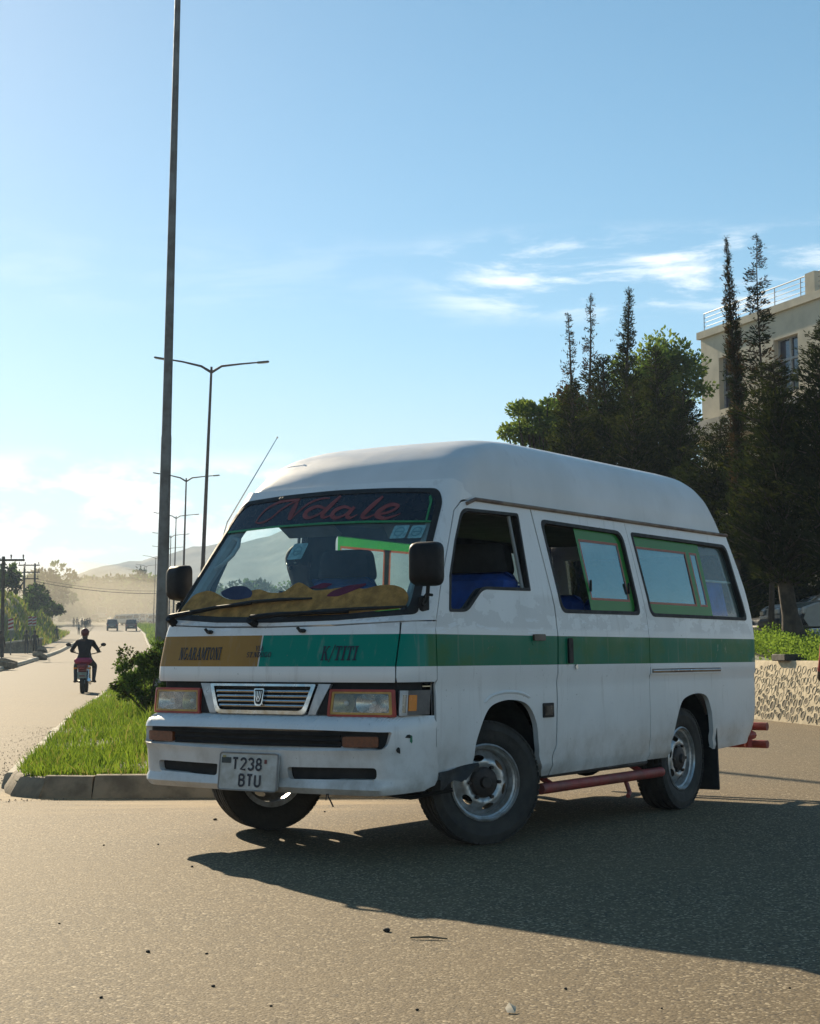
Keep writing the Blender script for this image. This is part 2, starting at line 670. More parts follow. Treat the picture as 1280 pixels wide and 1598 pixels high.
n = 70000
yy = 11.95 + 33 * RNG.random(n) ** 2.0
uu = RNG.random(n)
xx = med_l(yy) + 0.14 + uu * np.minimum(RIGHT_E(yy) - med_l(yy) - 0.3, 5.0)
zz = np.array([med_z(x, y) for x, y in zip(xx, yy)])
patch = np.sin(xx * 2.1 + 0.7 * yy) + np.sin(yy * 1.7 - xx * 0.9) + RNG.normal(0, 0.6, n)
keep = (patch > -1.0) | (RNG.random(n) < 0.12)
keep &= (yy > 12.12) | (RNG.random(n) < 0.35)
P = np.stack([xx, yy, zz], 1)[keep]
mi = RNG.choice([0, 0, 0, 1, 1, 2], len(P), p=[.2, .2, .2, .16, .16, .08])
tag(link('grass', blades('grass', P, 0.035, 0.13, 0.012, [G1, G2, G3], 0.9, mi)), 'short bright green grass covering the median beside the van', 'grass', kind='stuff')
# taller tufts that catch the light in the middle of the reservation
cx = []
for i in range(60):
    y = random.uniform(14, 40)
    x = float(med_l(y)) + random.uniform(0.5, 4)
    for k in range(70):
        a = random.gauss(0, 0.16)
        b = random.gauss(0, 0.16)
        cx.append((x + a, y + b, med_z(x + a, y + b)))
tag(link('tall_grass', blades('tall_grass', np.array(cx), 0.10, 0.28, 0.012, [G1, G2, G3], 0.8, RNG.choice([0, 1, 2], len(cx), p=[.5, .35, .15]))), 'taller grass tufts standing in the middle of the median', 'grass', kind='stuff')
# far median grass: coarse
n = 9000
yy = 45 + 330 * RNG.random(n) ** 1.6
xx = med_l(yy) + 0.3 + RNG.random(n) * 4
zz = np.array([med_z(x, y) for x, y in zip(xx, yy)])
tag(link('far_grass', blades('far_grass', np.stack([xx, yy, zz], 1), 0.15, 0.5, 0.12, [G1, G2], 0.6)), 'rough grass strip between the carriageways far down the road', 'grass', kind='stuff')

# grassy bank on the left beyond the footpath
def bank_h(x, y):
    d = float(road_l(y)) - float(np.interp(y, [112, 150], [5.6, 2.4])) - x
    if d < 0:
        return -0.08
    s = min(1, d / 4.2)
    s = s * s * (3 - 2 * s)
    f = min(1, max(0, (y - 112) / 30)) * min(1, max(0, (238 - y) / 26))
    wob = 0.5 * math.sin(x * 0.6 + y * 0.23) + 0.35 * math.sin(y * 0.5 - x * 0.3)
    return (4.4 + wob) * s * f - 0.05


V, F = lattice(lambda y: np.concatenate([float(road_l(y)) - 2.2 - np.arange(0, 12, 0.6), float(road_l(y)) - 2.2 - np.arange(13, 45, 4.0)])[::-1], np.arange(100, 246, 3.0), 0, lambda x, y: float(gz(y)) + 0.1 + bank_h(x, y))
tag(link('grass_bank', raw_mesh('grass_bank', V, F, mat('bank_turf', (0.10, 0.125, 0.045), 0.95, var=0.35, scale=0.4, bump=0.5, bscale=3, c2=(0.15, 0.12, 0.06)), smooth=True)), kind='structure')
n = 16000
yy = RNG.uniform(108, 240, n)
dd = RNG.uniform(0.2, 14, n)
xx = road_l(yy) - np.interp(yy, [112, 150], [5.6, 2.4]) - dd
zz = np.array([float(gz(y)) + 0.1 + bank_h(x, y) for x, y in zip(xx, yy)])
tag(link('bank_grass', blades('bank_grass', np.stack([xx, yy, zz], 1), 0.25, 0.75, 0.10, [G1, G2, G3], 0.8)), 'long grass growing over the roadside bank', 'grass', kind='stuff')

# hills far behind
def hills():
    # ridge heights above the camera in picture terms: azimuth (px) -> elevation (px)
    px = [-900, -500, -200, 0, 60, 100, 150, 200, 240, 290, 330, 365, 392, 423, 470, 520, 600, 700, 820, 950, 1100, 1300, 1700, 2300]
    el = [40, 60, 90, 112, 120, 128, 138, 147, 158, 168, 173, 177, 184, 190, 199, 212, 226, 232, 222, 196, 160, 120, 90, 50]
    D = 1250.0
    V, F = [], []
    rows = 16
    cols = np.arange(-900, 2301, 20.0)
    for r in range(rows):
        q = r / (rows - 1)
        for i, c in enumerate(cols):
            e = np.interp(c, px, el) + 2.5 * math.sin(c * 0.045) + 1.6 * math.sin(c * 0.13 + 1) + 0.8 * math.sin(c * 0.31)
            d = D - 480 * (1 - q) ** 1.2
            top = e / 2566.0 * D + 1 - 20
            z = 20 + top * (q ** 1.25) + (1 - q) * q * 16 * math.sin(c * 0.05 + q * 4)
            V.append(((c - 640) / 2566.0 * D * (d / D), d, z - 6 * (1 - q)))
    n = len(cols)
    for r in range(rows - 1):
        for i in range(n - 1):
            a = r * n + i
            F.append((a, a + 1, a + n + 1, a + n))
    V += [(v[0] * 1.25, v[1] + 260, 0) for v in V[-n:]]
    for i in range(n - 1):
        a = (rows - 1) * n + i
        F.append((a, a + 1, a + n + 1, a + n))
    return np.array(V), np.array(F)


V, F = hills()
tag(link('hills', raw_mesh('hills', V, F, mat('hill_forest_haze', (0.040, 0.060, 0.070), 0.95, var=0.4, scale=0.02, bump=0.5, bscale=0.3), smooth=True)), kind='structure')  # blue of the distance haze is mixed into the dark forest colour

# ------------------------------------------------------------------ the minibus
def smooth_tab(xs, ys, w=0.03, step=0.004):
    g = np.arange(xs[0] - 0.3, xs[-1] + 0.3, step)
    y = np.interp(g, xs, ys)
    k = max(1, int(w / step)) | 1
    ker = np.hanning(k + 2)[1:-1]
    ker /= ker.sum()
    y = np.convolve(np.pad(y, k // 2, mode='edge'), ker, 'valid')
    return lambda q: np.interp(q, g, y)


class Surf:
    """body skin as a stack of plan outlines: t in [-1,1] front, [1,2] corner, >2 metres back along the side"""

    def __init__(self, xc, W, D, xr=None, b=0.10, r=0.10, R=0.09):
        self.xc, self.W, self.D, self.xr, self.b, self.r, self.R = xc, W, D, xr, b, r, R

    def pt(self, t, z):
        t = np.asarray(t, float)
        z = np.asarray(z, float)
        s = np.where(t < 0, -1.0, 1.0)
        a = np.abs(t)
        xc, W, D = self.xc(z), self.W(z), self.D(z)
        yc = W - self.r
        b = self.b
        y1 = np.minimum(a, 1) * yc
        x1 = xc - b * y1 ** 2
        q = np.clip(a - 1, 0, 1)
        p0x, p0y = xc - b * yc ** 2, yc
        p1x, p1y = p0x - 2 * b * yc * self.r, W
        p2x, p2y = xc - D, W
        x2 = (1 - q) ** 2 * p0x + 2 * q * (1 - q) * p1x + q * q * p2x
        y2 = (1 - q) ** 2 * p0y + 2 * q * (1 - q) * p1y + q * q * p2y
        x3 = p2x - np.maximum(a - 2, 0)
        y3 = W + 0 * a
        if self.xr is not None:
            e = np.clip((self.xr(z) + self.R - x3) / self.R, 0, 1)
            y3 = y3 - self.R * (1 - np.sqrt(np.maximum(0, 1 - e * e)))
        x = np.where(a <= 1, x1, np.where(a <= 2, x2, x3))
        y = np.where(a <= 1, y1, np.where(a <= 2, y2, y3)) * s
        return np.stack([x, y, z + 0 * t], -1)

    def off(self, t, z, o):
        t = np.asarray(t, float)
        z = np.asarray(z, float)
        h = 1e-3
        P = self.pt(t, z)
        du = self.pt(t + h, z) - self.pt(t - h, z)
        dv = self.pt(t, z + h) - self.pt(t, z - h)
        n = np.cross(du, dv)
        n /= np.linalg.norm(n, axis=-1, keepdims=True) + 1e-12
        c = P - np.stack([np.full_like(P[..., 0], -1.2), np.zeros_like(P[..., 0]), P[..., 2]], -1)
        sg = np.sign((n * c).sum(-1, keepdims=True))
        return P + n * sg * (np.asarray(o)[..., None] if np.ndim(o) else o)

    def tx(self, x, z, side=1):
        xs = float(self.xc(z) - self.D(z))
        if x <= xs:
            return side * (2 + xs - x)
        lo, hi = 0.0, 2.0
        for _ in range(40):
            m = (lo + hi) / 2
            if self.pt(m, z)[0] > x:
                lo = m
            else:
                hi = m
        return side * lo

    def ty(self, y, z):
        s = -1 if y < 0 else 1
        a = abs(y)
        yc = float(self.W(z)) - self.r
        if a <= yc:
            return s * a / yc
        lo, hi = 1.0, 2.0
        for _ in range(40):
            m = (lo + hi) / 2
            if self.pt(m, z)[1] < a:
                lo = m
            else:
                hi = m
        return s * lo


W_Z = [.20, .32, .36, .385, .40, .44, .48, .6, .8, .850, .872, 1.10, 1.2, 1.35, 1.8, 1.9]
W_Y = [.78, .805, .822, .838, .833, .829, .840, .841, .839, .836, .846, .842, .830, .812, .742, .73]
bodyW = smooth_tab(W_Z, W_Y, 0.02)
bodyX = smooth_tab([.2, .69, .85, .862, .94, 1.1, 1.165, 1.20, 1.86, 1.95], [.80, .84, .845, .868, .862, .82, .798, .765, .272, .20], 0.03)
bodyD = smooth_tab([.2, 1.1, 1.3, 1.6, 1.9], [.29, .28, .25, .19, .16], 0.1)
bodyR = smooth_tab([.2, .36, .41, .52, .63, 1.05, 1.25, 1.45, 1.6, 1.82, 1.9], [-3.36, -3.44, -3.53, -3.60, -3.632, -3.638, -3.64, -3.59, -3.525, -3.41, -3.36], 0.06)
BODY = Surf(bodyX, bodyW, bodyD, bodyR)
bumpX = smooth_tab([.25, .315, .335, .36, .385, .43, .52, .535, .63, .66, .685, .705], [.93, .955, .985, .985, .962, .965, .972, .985, .985, .972, .93, .86], 0.014)
bumpW = smooth_tab([.25, .32, .36, .42, .63, .68, .705], [.80, .83, .845, .850, .852, .848, .838], 0.02)
BUMP = Surf(bumpX, bumpW, lambda z: 0.40 + 0 * np.asarray(z), None, 0.10, 0.13)
lampX = smooth_tab([.5, .69, .72, .80, .86, 1.0], [.893, .893, .893, .886, .878, .878], 0.02)
LAMP = Surf(lampX, lambda z: 0.842 + 0 * np.asarray(z), lambda z: 0.30 + 0 * np.asarray(z), None, 0.10, 0.10)


def in_poly(px, py, poly):
    c = np.zeros(len(px), bool)
    n = len(poly)
    for i in range(n):
        x0, y0 = poly[i]
        x1, y1 = poly[(i + 1) % n]
        if y0 == y1:
            continue
        k = ((y0 > py) != (y1 > py)) & (px < (x1 - x0) * (py - y0) / (y1 - y0) + x0)
        c ^= k
    return c


def dens(poly, d, closed=True):
    out = []
    n = len(poly)
    for i in range(n if closed else n - 1):
        a, b = poly[i], poly[(i + 1) % n]
        L = math.hypot(b[0] - a[0], b[1] - a[1])
        k = max(1, int(math.ceil(L / d)))
        for j in range(k):
            out.append((a[0] + (b[0] - a[0]) * j / k, a[1] + (b[1] - a[1]) * j / k))
    if not closed:
        out.append(tuple(poly[-1]))
    return out


def roundp(poly, r, seg=5):
    """round the corners of a closed polygon; r is one radius or one per corner"""
    out = []
    n = len(poly)
    for i in range(n):
        p = Vector(poly[i])
        a = Vector(poly[i - 1]) - p
        b = Vector(poly[(i + 1) % n]) - p
        rr = (r[i] if isinstance(r, (list, tuple)) else r)
        rr = min(rr, a.length * 0.48, b.length * 0.48)
        if rr <= 1e-5:
            out.append(tuple(p))
            continue
        p0 = p + a.normalized() * rr
        p1 = p + b.normalized() * rr
        for k in range(seg + 1):
            q = k / seg
            out.append(tuple(p0 * (1 - q) ** 2 + p * 2 * q * (1 - q) + p1 * q * q))
    return out


def cdt(outer, holes, step):
    """triangulate a polygon with holes, with a grid of inner points"""
    loops = [outer] + list(holes)
    pts, edges = [], []
    for lp in loops:
        b = len(pts)
        pts += [Vector((float(p[0]), float(p[1]))) for p in lp]
        edges += [(b + i, b + (i + 1) % len(lp)) for i in range(len(lp))]
    O = np.array(outer)
    sx, sy = step if isinstance(step, tuple) else (step, step)
    gx = np.arange(O[:, 0].min() + sx * .5, O[:, 0].max(), sx)
    gy = np.arange(O[:, 1].min() + sy * .5, O[:, 1].max(), sy)
    if len(gx) and len(gy):
        X, Y = [a.ravel() for a in np.meshgrid(gx, gy)]
        k = in_poly(X, Y, outer)
        for h in holes:
            k &= ~in_poly(X, Y, h)
        bd = np.array([tuple(p) for p in pts])
        X, Y = X[k], Y[k]
        for x, y in zip(X, Y):
            if (((bd[:, 0] - x) / sx) ** 2 + ((bd[:, 1] - y) / sy) ** 2).min() > 0.12:
                pts.append(Vector((float(x), float(y))))
    r = geometry.delaunay_2d_cdt(pts, edges, [], 0, 1e-6)
    vs = np.array([tuple(v) for v in r[0]])
    fs = np.array([f for f in r[2] if len(f) == 3])
    c = vs[fs].mean(1)
    k = in_poly(c[:, 0], c[:, 1], outer)
    for h in holes:
        k &= ~in_poly(c[:, 0], c[:, 1], h)
    return vs, fs[k]


def skin(name, surf, outer, holes, m, parent, off=0.0, flange=0.016, step=(0.05, 0.05), smooth=50, d=0.03):
    """a panel of the body: polygon in (t, z), bent over the surface, with a turned-in edge"""
    outer = dens(outer, d)
    holes = [dens(h, d) for h in holes]
    vs, fs = cdt(outer, holes, step)
    P = surf.off(vs[:, 0], vs[:, 1], off)
    V = [tuple(p) for p in P]
    Fc = [tuple(int(i) for i in f) for f in fs]
    if flange:
        # boundary edges of the kept triangles
        cnt = {}
        for f in Fc:
            for i in range(3):
                e = (f[i], f[(i + 1) % 3])
                cnt[tuple(sorted(e))] = cnt.get(tuple(sorted(e)), 0) + 1
        bd = [e for e, c in cnt.items() if c == 1]
        ids = sorted({i for e in bd for i in e})
        Q = surf.off(vs[ids, 0], vs[ids, 1], off - flange)
        mp = {}
        for i, q in zip(ids, Q):
            mp[i] = len(V)
            V.append(tuple(q))
        for a, b in bd:
            Fc.append((a, b, mp[b], mp[a]))
    return link(name, mesh_from(name, V, Fc, m, None, smooth), parent)


def sx(pts, surf=None, side=1, d=0.03):
    """side polygon (x, z) -> (t, z)"""
    s = surf or BODY
    return [(s.tx(x, z, side), z) for x, z in dens(pts, d)]


def sy(pts, surf=None, d=0.03):
    """front polygon (y, z) -> (t, z)"""
    s = surf or BODY
    return [(s.ty(y, z), z) for y, z in dens(pts, d)]


# ---- paints
def van_paint():
    t = NT('van_paint')
    sp = t.n('ShaderNodeSeparateXYZ')
    t.l(t.coord(), sp.inputs[0])
    x, y, z = sp.outputs
    st = t.math('MULTIPLY', t.math('GREATER_THAN', z, 0.939), t.math('LESS_THAN', z, 1.099))
    white = t.mix(t.ramp(t.noise(1.7, 5, 0.6), 0.35, 0.7), (0.76, 0.755, 0.75), (0.70, 0.695, 0.685))
    # resprayed and rubbed patches under the windows, with hard ragged edges
    pz = t.math('MULTIPLY', t.ramp(z, 1.12, 1.15), t.ramp(z, 1.34, 1.30))
    patch = t.ramp(t.noise(4.6, 6, 0.62, stretch=(1, 1, 1.6)), 0.50, 0.515)
    white = t.mix(t.math('MULTIPLY', t.math('MULTIPLY', patch, pz), 0.55), white, (0.54, 0.525, 0.515))
    patch2 = t.ramp(t.noise(6.0, 5, 0.6, stretch=(0.5, 1, 3)), 0.60, 0.61)
    pz2 = t.math('MULTIPLY', t.ramp(z, 1.10, 1.11), t.ramp(z, 1.20, 1.18))
    white = t.mix(t.math('MULTIPLY', t.math('MULTIPLY', patch2, pz2), 0.6), white, (0.78, 0.80, 0.83))
    # front: sharper, bluish green; side: faded and blotchy, its duller reflection painted in as a darker tone
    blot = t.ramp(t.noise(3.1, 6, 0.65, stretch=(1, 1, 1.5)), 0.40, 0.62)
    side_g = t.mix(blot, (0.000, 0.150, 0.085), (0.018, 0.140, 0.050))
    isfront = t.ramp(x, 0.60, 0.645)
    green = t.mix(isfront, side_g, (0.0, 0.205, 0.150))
    gold = t.mix(t.ramp(t.noise(2.5, 5), 0.35, 0.7), (0.36, 0.195, 0.045), (0.29, 0.155, 0.042))
    leftc = t.math('LESS_THAN', y, -0.043)
    band = t.mix(leftc, green, gold)
    sepl = t.math('LESS_THAN', t.math('ABSOLUTE', t.math('ADD', y, 0.043)), 0.004)
    band = t.mix(t.math('MULTIPLY', sepl, isfront), band, (0.6, 0.6, 0.58))
    # paint worn off the band towards the tail
    worn = t.math('MULTIPLY', t.ramp(t.noise(7.0, 6, 0.7), 0.60, 0.66), t.ramp(x, -2.2, -3.5, 0.0, 0.6))
    band = t.mix(worn, band, (0.30, 0.34, 0.27))
    col = t.mix(st, white, band)
    # road dirt thrown up on the lower body, streaks and specks
    dl = t.math('MULTIPLY', t.ramp(z, 0.75, 0.32), t.ramp(t.noise(3.5, 6, 0.7), 0.35, 0.75, 0.15, 0.75))
    col = t.mix(dl, col, (0.27, 0.235, 0.19))
    streak = t.math('MULTIPLY', t.ramp(t.noise(9, 4, 0.6, stretch=(2.5, 2.5, 0.22)), 0.55, 0.78), 0.34)
    col = t.mix(streak, col, (0.34, 0.31, 0.28))
    spec = t.math('MULTIPLY', t.ramp(t.noise(48, 3, 0.6), 0.70, 0.73), 0.55)
    col = t.mix(spec, col, (0.20, 0.18, 0.16))
    rough = t.ramp(t.noise(5, 5), 0.3, 0.7, 0.30, 0.46)
    dent = t.math('ADD', t.noise(1.6, 2, 0.5), t.math('MULTIPLY', t.ramp(t.noise(3.3, 2, 0.4), 0.62, 0.78), 0.35))
    nm = t.bump(dent, 0.16, 0.02)
    pb = t.bsdf(col, rough, 0.0, nm, t.math('SUBTRACT', 0.40, t.math('MULTIPLY', st, 0.28)), 0.22)
    t.l(t.math('SUBTRACT', 0.24, t.math('MULTIPLY', st, 0.18)), pb.inputs['Coat Weight'])
    return t.m


def roof_paint():
    t = NT('roof_fibreglass')
    c = t.mix(t.ramp(t.noise(2.2, 5), 0.3, 0.7), (0.70, 0.69, 0.69), (0.62, 0.61, 0.60))
    st = t.math('MULTIPLY', t.ramp(t.noise(7, 5, 0.65, stretch=(1.6, 1.6, 0.3)), 0.56, 0.78), 0.22)
    c = t.mix(st, c, (0.36, 0.33, 0.30))
    t.bsdf(c, t.ramp(t.noise(6, 4), 0.3, 0.7, 0.36, 0.5), 0, t.bump(t.noise(2.0, 3), 0.10, 0.02), 0.4, 0.12)
    return t.m


def glass_mat(name, tint, refl=0.04, rough=0.02, dirt_haze=0.06, dcol=(0.5, 0.45, 0.36), gcol=(0.95, 0.97, 1.0)):
    t = NT(name)
    tr = t.n('ShaderNodeBsdfTransparent')
    tr.inputs[0].default_value = (*tint, 1)
    gl = t.n('ShaderNodeBsdfGlossy')
    gl.inputs['Roughness'].default_value = rough
    gl.inputs['Color'].default_value = (*gcol, 1)
    lw = t.n('ShaderNodeLayerWeight')
    lw.inputs[0].default_value = 0.5
    f = t.math('ADD', t.math('MULTIPLY', t.math('POWER', lw.outputs['Facing'], 5.0), 0.9), refl + 0.04, True)
    m1 = t.n('ShaderNodeMixShader')
    t.l(f, m1.inputs[0])
    t.l(tr.outputs[0], m1.inputs[1])
    t.l(gl.outputs[0], m1.inputs[2])
    df = t.n('ShaderNodeBsdfDiffuse')
    df.inputs[0].default_value = (*dcol, 1)
    m2 = t.n('ShaderNodeMixShader')
    t.l(t.ramp(t.noise(3, 6, 0.7), 0.3, 0.8, dirt_haze * 0.3, dirt_haze * 1.6), m2.inputs[0])  # diffuse share: dirt, and painted sky haze where its colour is bluish
    t.l(m1.outputs[0], m2.inputs[1])
    t.l(df.outputs[0], m2.inputs[2])
    t.l(m2.outputs[0], t.out.inputs['Surface'])
    MATS[name] = t.m
    return t.m


M_VAN = van_paint()
M_ROOF = roof_paint()
M_RUB = mat('black_rubber', (0.018, 0.018, 0.019), 0.7, var=0.2, scale=9, bump=0.15)
M_PLAST = mat('black_plastic', (0.014, 0.014, 0.016), 0.55, var=0.2, scale=14, spec=0.2)
M_TYRE = mat('tyre_rubber', (0.022, 0.021, 0.020), 0.82, var=0.3, scale=7, bump=0.3, bscale=60, c2=(0.045, 0.04, 0.034))
M_CHROME = mat('chrome', (0.62, 0.62, 0.62), 0.20, 1.0, var=0.15, scale=12)
M_STEEL = mat('rim_steel', (0.58, 0.60, 0.61), 0.38, 0.6, var=0.3, scale=16, bump=0.1, c2=(0.34, 0.32, 0.30))
M_HUB = mat('hub_black', (0.02, 0.017, 0.016), 0.6, var=0.4, scale=22, bump=0.3, c2=(0.05, 0.032, 0.025))
M_RED = mat('red_oxide_pipe', (0.33, 0.045, 0.035), 0.55, var=0.3, scale=9, bump=0.1, c2=(0.20, 0.05, 0.04))
M_AMBER = mat('amber_lens', (0.75, 0.22, 0.01), 0.2, var=0.1, scale=30)
M_AMBERD = mat('dull_amber_lens', (0.20, 0.055, 0.016), 0.35, var=0.2, scale=60, bump=0.2)
M_LENS = glass_mat('lamp_lens', (0.86, 0.86, 0.83), 0.05, 0.05, 0.03)
M_REFL = mat('lamp_reflector', (0.55, 0.54, 0.50), 0.22, 0.9, var=0.25, scale=14)
M_LRED = mat('red_lamp_frame', (0.42, 0.045, 0.030), 0.45, var=0.2)
M_LYEL = mat('yellow_lamp_frame', (0.62, 0.36, 0.09), 0.5, var=0.2)
M_GLASS = glass_mat('windscreen_glass', (0.76, 0.91, 0.90), 0.035, 0.02, 0.10, (0.30, 0.42, 0.44))  # bluish diffuse share paints the sky's haze onto the glass
M_DKGLASS = glass_mat('tinted_glass', (0.30, 0.40, 0.42), 0.06, 0.02, 0.05)
M_FILM = glass_mat('mirror_film_glass', (0.42, 0.58, 0.58), 0.30, 0.05, 0.12, (0.25, 0.42, 0.44), (0.62, 0.86, 0.92))
M_INT = mat('interior_trim', (0.10, 0.11, 0.115), 0.85, var=0.2, scale=6)
M_DARK = mat('dark_recess', (0.012, 0.012, 0.013), 0.8)
M_BLUE = mat('blue_seat_cover', (0.015, 0.07, 0.32), 0.75, var=0.25, scale=10, bump=0.2)
M_SEATB = mat('black_headrest', (0.015, 0.016, 0.02), 0.8, bump=0.1)
M_OCHRE = mat('ochre_plush', (0.46, 0.245, 0.065), 0.95, var=0.3, scale=18, bump=0.6, bscale=120)
M_PURPLE = mat('purple_plush', (0.12, 0.02, 0.05), 0.9, bump=0.4, bscale=100)
M_NAVYCL = mat('navy_plush', (0.03, 0.045, 0.10), 0.9, bump=0.4, bscale=100)
M_STRIP = mat('sun_strip', (0.006, 0.007, 0.014), 0.25, var=0.2)
M_LETR = mat('lettering_rust_red', (0.22, 0.045, 0.042), 0.6)
M_LETK = mat('lettering_black', (0.008, 0.011, 0.025), 0.5)
M_RAIL = mat('rusty_gutter', (0.10, 0.06, 0.05), 0.75, var=0.5, scale=5, c2=(0.26, 0.20, 0.15), bump=0.2)
M_NEON = mat('bright_green_tape', (0.02, 0.22, 0.07), 0.5)


def film(name, c, see):
    t = NT(name)
    df = t.bsdf(t.mix(t.noise(5, 4), tuple(x * .8 for x in c), tuple(x * 1.15 for x in c)), 0.25, 0, None, 0.5)
    tl = t.n('ShaderNodeBsdfTranslucent')
    tl.inputs[0].default_value = (c[0] * 1.2, c[1] * 1.2, c[2] * 1.2, 1)
    m = t.n('ShaderNodeMixShader')
    m.inputs[0].default_value = see
    t.l(df.outputs[0], m.inputs[1])
    t.l(tl.outputs[0], m.inputs[2])
    t.l(m.outputs[0], t.out.inputs['Surface'])
    return t.m


M_FGREEN = film('green_window_film', (0.06, 0.33, 0.07), 0.40)
M_FRED = film('red_window_tape', (0.48, 0.12, 0.06), 0.35)

van = thing('minibus', 'white high-roof minibus with green and gold band, turning across the junction', 'minibus', (-0.265, 9.163, 0))
_yaw = rad(34.04)
van.rotation_euler = (0, 0, math.atan2(-math.cos(_yaw), -math.sin(_yaw)))

# ---- front body: cowl with A pillars, the lid under the windscreen, corner panels
G = 0.004
ws_out = roundp([(-.805, 1.196), (-.40, 1.170), (0, 1.163), (.40, 1.170), (.805, 1.196), (.795, 1.25), (.700, 1.80), (.655, 1.868), (.35, 1.886), (0, 1.893), (-.35, 1.886), (-.655, 1.868), (-.700, 1.80), (-.795, 1.25)],
                [.02, 0, 0, 0, .02, .02, .05, .05, .1, .1, .1, .05, .05, .02])
ws_in = roundp([(-.765, 1.222), (-.40, 1.197), (0, 1.190), (.40, 1.197), (.765, 1.222), (.762, 1.27), (.672, 1.79), (.628, 1.845), (.35, 1.861), (0, 1.867), (-.35, 1.861), (-.628, 1.845), (-.672, 1.79), (-.762, 1.27)],
               [.03, 0, 0, 0, .03, .03, .05, .06, .1, .1, .1, .06, .05, .03])
gapL = [(.516, 1.19), (.451, 1.339), (.30, 1.603), (.216, 1.75), (.143, 1.803), (.062, 1.824)]
front_edge = [(BODY.tx(x + 2 * G, z), z) for x, z in gapL]
front_edge_r = [(-t, z) for t, z in front_edge]
cowl = sy([(-.77, 1.150), (0, 1.135), (.77, 1.150)], d=.05)[:-1]
cowl = [(BODY.ty(y, z), z) for y, z in dens([(-.80, 1.165), (-.4, 1.150), (0, 1.145), (.4, 1.150), (.80, 1.165)], .05, False)]
outer = cowl + [(BODY.tx(.524, 1.17), 1.17)] + front_edge + [(BODY.tx(.02, 1.84), 1.84), (BODY.tx(.10, 1.90), 1.90)] + \
    [(BODY.ty(y, z), z) for y, z in dens([(.70, 1.925), (-.70, 1.925)], .06, False)] + [(BODY.tx(.10, 1.90, -1), 1.90), (BODY.tx(.02, 1.84, -1), 1.84)] + front_edge_r[::-1] + [(BODY.tx(.524, 1.17, -1), 1.17)]
skin('windscreen_surround', BODY, outer, [[(BODY.ty(y, z), z) for y, z in dens(ws_out, .03)]], M_VAN, van, 0, 0.02, (.06, .04))
wt = lambda P: [(BODY.ty(y, z), z) for y, z in dens(P, .03)]
gask = skin('windscreen_seal', BODY, wt(ws_out), [wt(ws_in)], M_RUB, van, 0.004, 0.02, (.05, .03))
wsc = skin('windscreen', BODY, wt([(y * .985, z + (0.004 if z < 1.5 else -.004)) for y, z in ws_out]), [], M_GLASS, van, -0.006, 0, (.06, .05))

hood = [(BODY.ty(y, z), z) for y, z in dens([(-.768, .862), (.768, .862)], .05, False) + dens([(.768, .94), (.765, 1.10), (.757, 1.156), (.4, 1.141), (0, 1.137), (-.4, 1.141), (-.757, 1.156), (-.765, 1.10), (-.768, .94)], .05, False)]
lid = skin('front_lid', BODY, hood, [], M_VAN, van, 0.002, 0.02, (.05, .03))
for s in (1, -1):
    c = [(BODY.ty(s * y, z), z) for y, z in dens([(.776, .862), (.774, .94), (.772, 1.10), (.766, 1.155), (.80, 1.160)], .03, False)] + [(BODY.tx(x, z, s), z) for x, z in dens([(.53, 1.163), (.548, 1.12), (.545, 1.0), (.545, .875), (.555, .862)], .03, False)]
    skin('corner_panel', BODY, c, [], M_VAN, van, 0.0, 0.02, (.06, .03))

# ---- left side panels (x, z)
def crom0(pts, n=6):
    P = [np.array(p, float) for p in pts]
    P = [2 * P[0] - P[1]] + P + [2 * P[-1] - P[-2]]
    out = []
    for i in range(1, len(P) - 2):
        for k in range(n):
            t = k / n
            a, b, c, d = P[i - 1], P[i], P[i + 1], P[i + 2]
            out.append(0.5 * ((2 * b) + (-a + c) * t + (2 * a - 5 * b + 4 * c - d) * t * t + (-a + 3 * b - 3 * c + d) * t ** 3))
    out.append(P[-2])
    return out


arch_f = [(-.565, .325), (-.531, .376), (-.488, .492), (-.464, .614), (-.403, .70), (-.311, .742), (-.157, .755), (-.012, .735), (.066, .69), (.142, .589), (.179, .51), (.187, .405)]
def spl(P, n=5):
    return [(float(p[0]), float(p[1])) for p in crom0(P, n)]


door = [(.541, .372), (.541, .62), (.545, .843), (.536, .869), (.537, 1.0), (.541, 1.128), (.516, 1.19), (.451, 1.339), (.30, 1.603), (.216, 1.75), (.143, 1.798), (.062, 1.815),
        (-.582, 1.815), (-.634, 1.577), (-.704, 1.262), (-.704, 1.073), (-.690, .858), (-.692, .735), (-.675, .497), (-.640, .412), (-.638, .327)] + spl(arch_f) + [(.26, .385)]
fwin = roundp([(.150, 1.768), (-.440, 1.778), (-.458, 1.345), (.050, 1.338), (.225, 1.215), (.402, 1.213), (.360, 1.40), (.262, 1.59)], [.06, .02, .01, .05, .05, .02, 0, 0])
fwin_in = roundp([(.140, 1.752), (-.424, 1.762), (-.442, 1.362), (.058, 1.354), (.233, 1.231), (.382, 1.229), (.343, 1.40), (.250, 1.585)], [.06, .02, .01, .05, .05, .02, 0, 0])
back_gap = [(-.594, 1.815), (-.646, 1.577), (-.716, 1.262), (-.716, 1.073), (-.702, .858), (-.704, .735), (-.687, .497), (-.652, .412), (-.650, .327)]
slide = back_gap[::-1] + [(-1.752, 1.815), (-1.80, 1.62), (-1.874, 1.24), (-1.874, .34)]
swin = roundp([(-.680, 1.762), (-1.705, 1.754), (-1.795, 1.235), (-.785, 1.230)], [.05, .09, .05, .06])
swin_in = roundp([(-.704, 1.742), (-1.688, 1.734), (-1.768, 1.257), (-.802, 1.252)], [.05, .08, .05, .06])
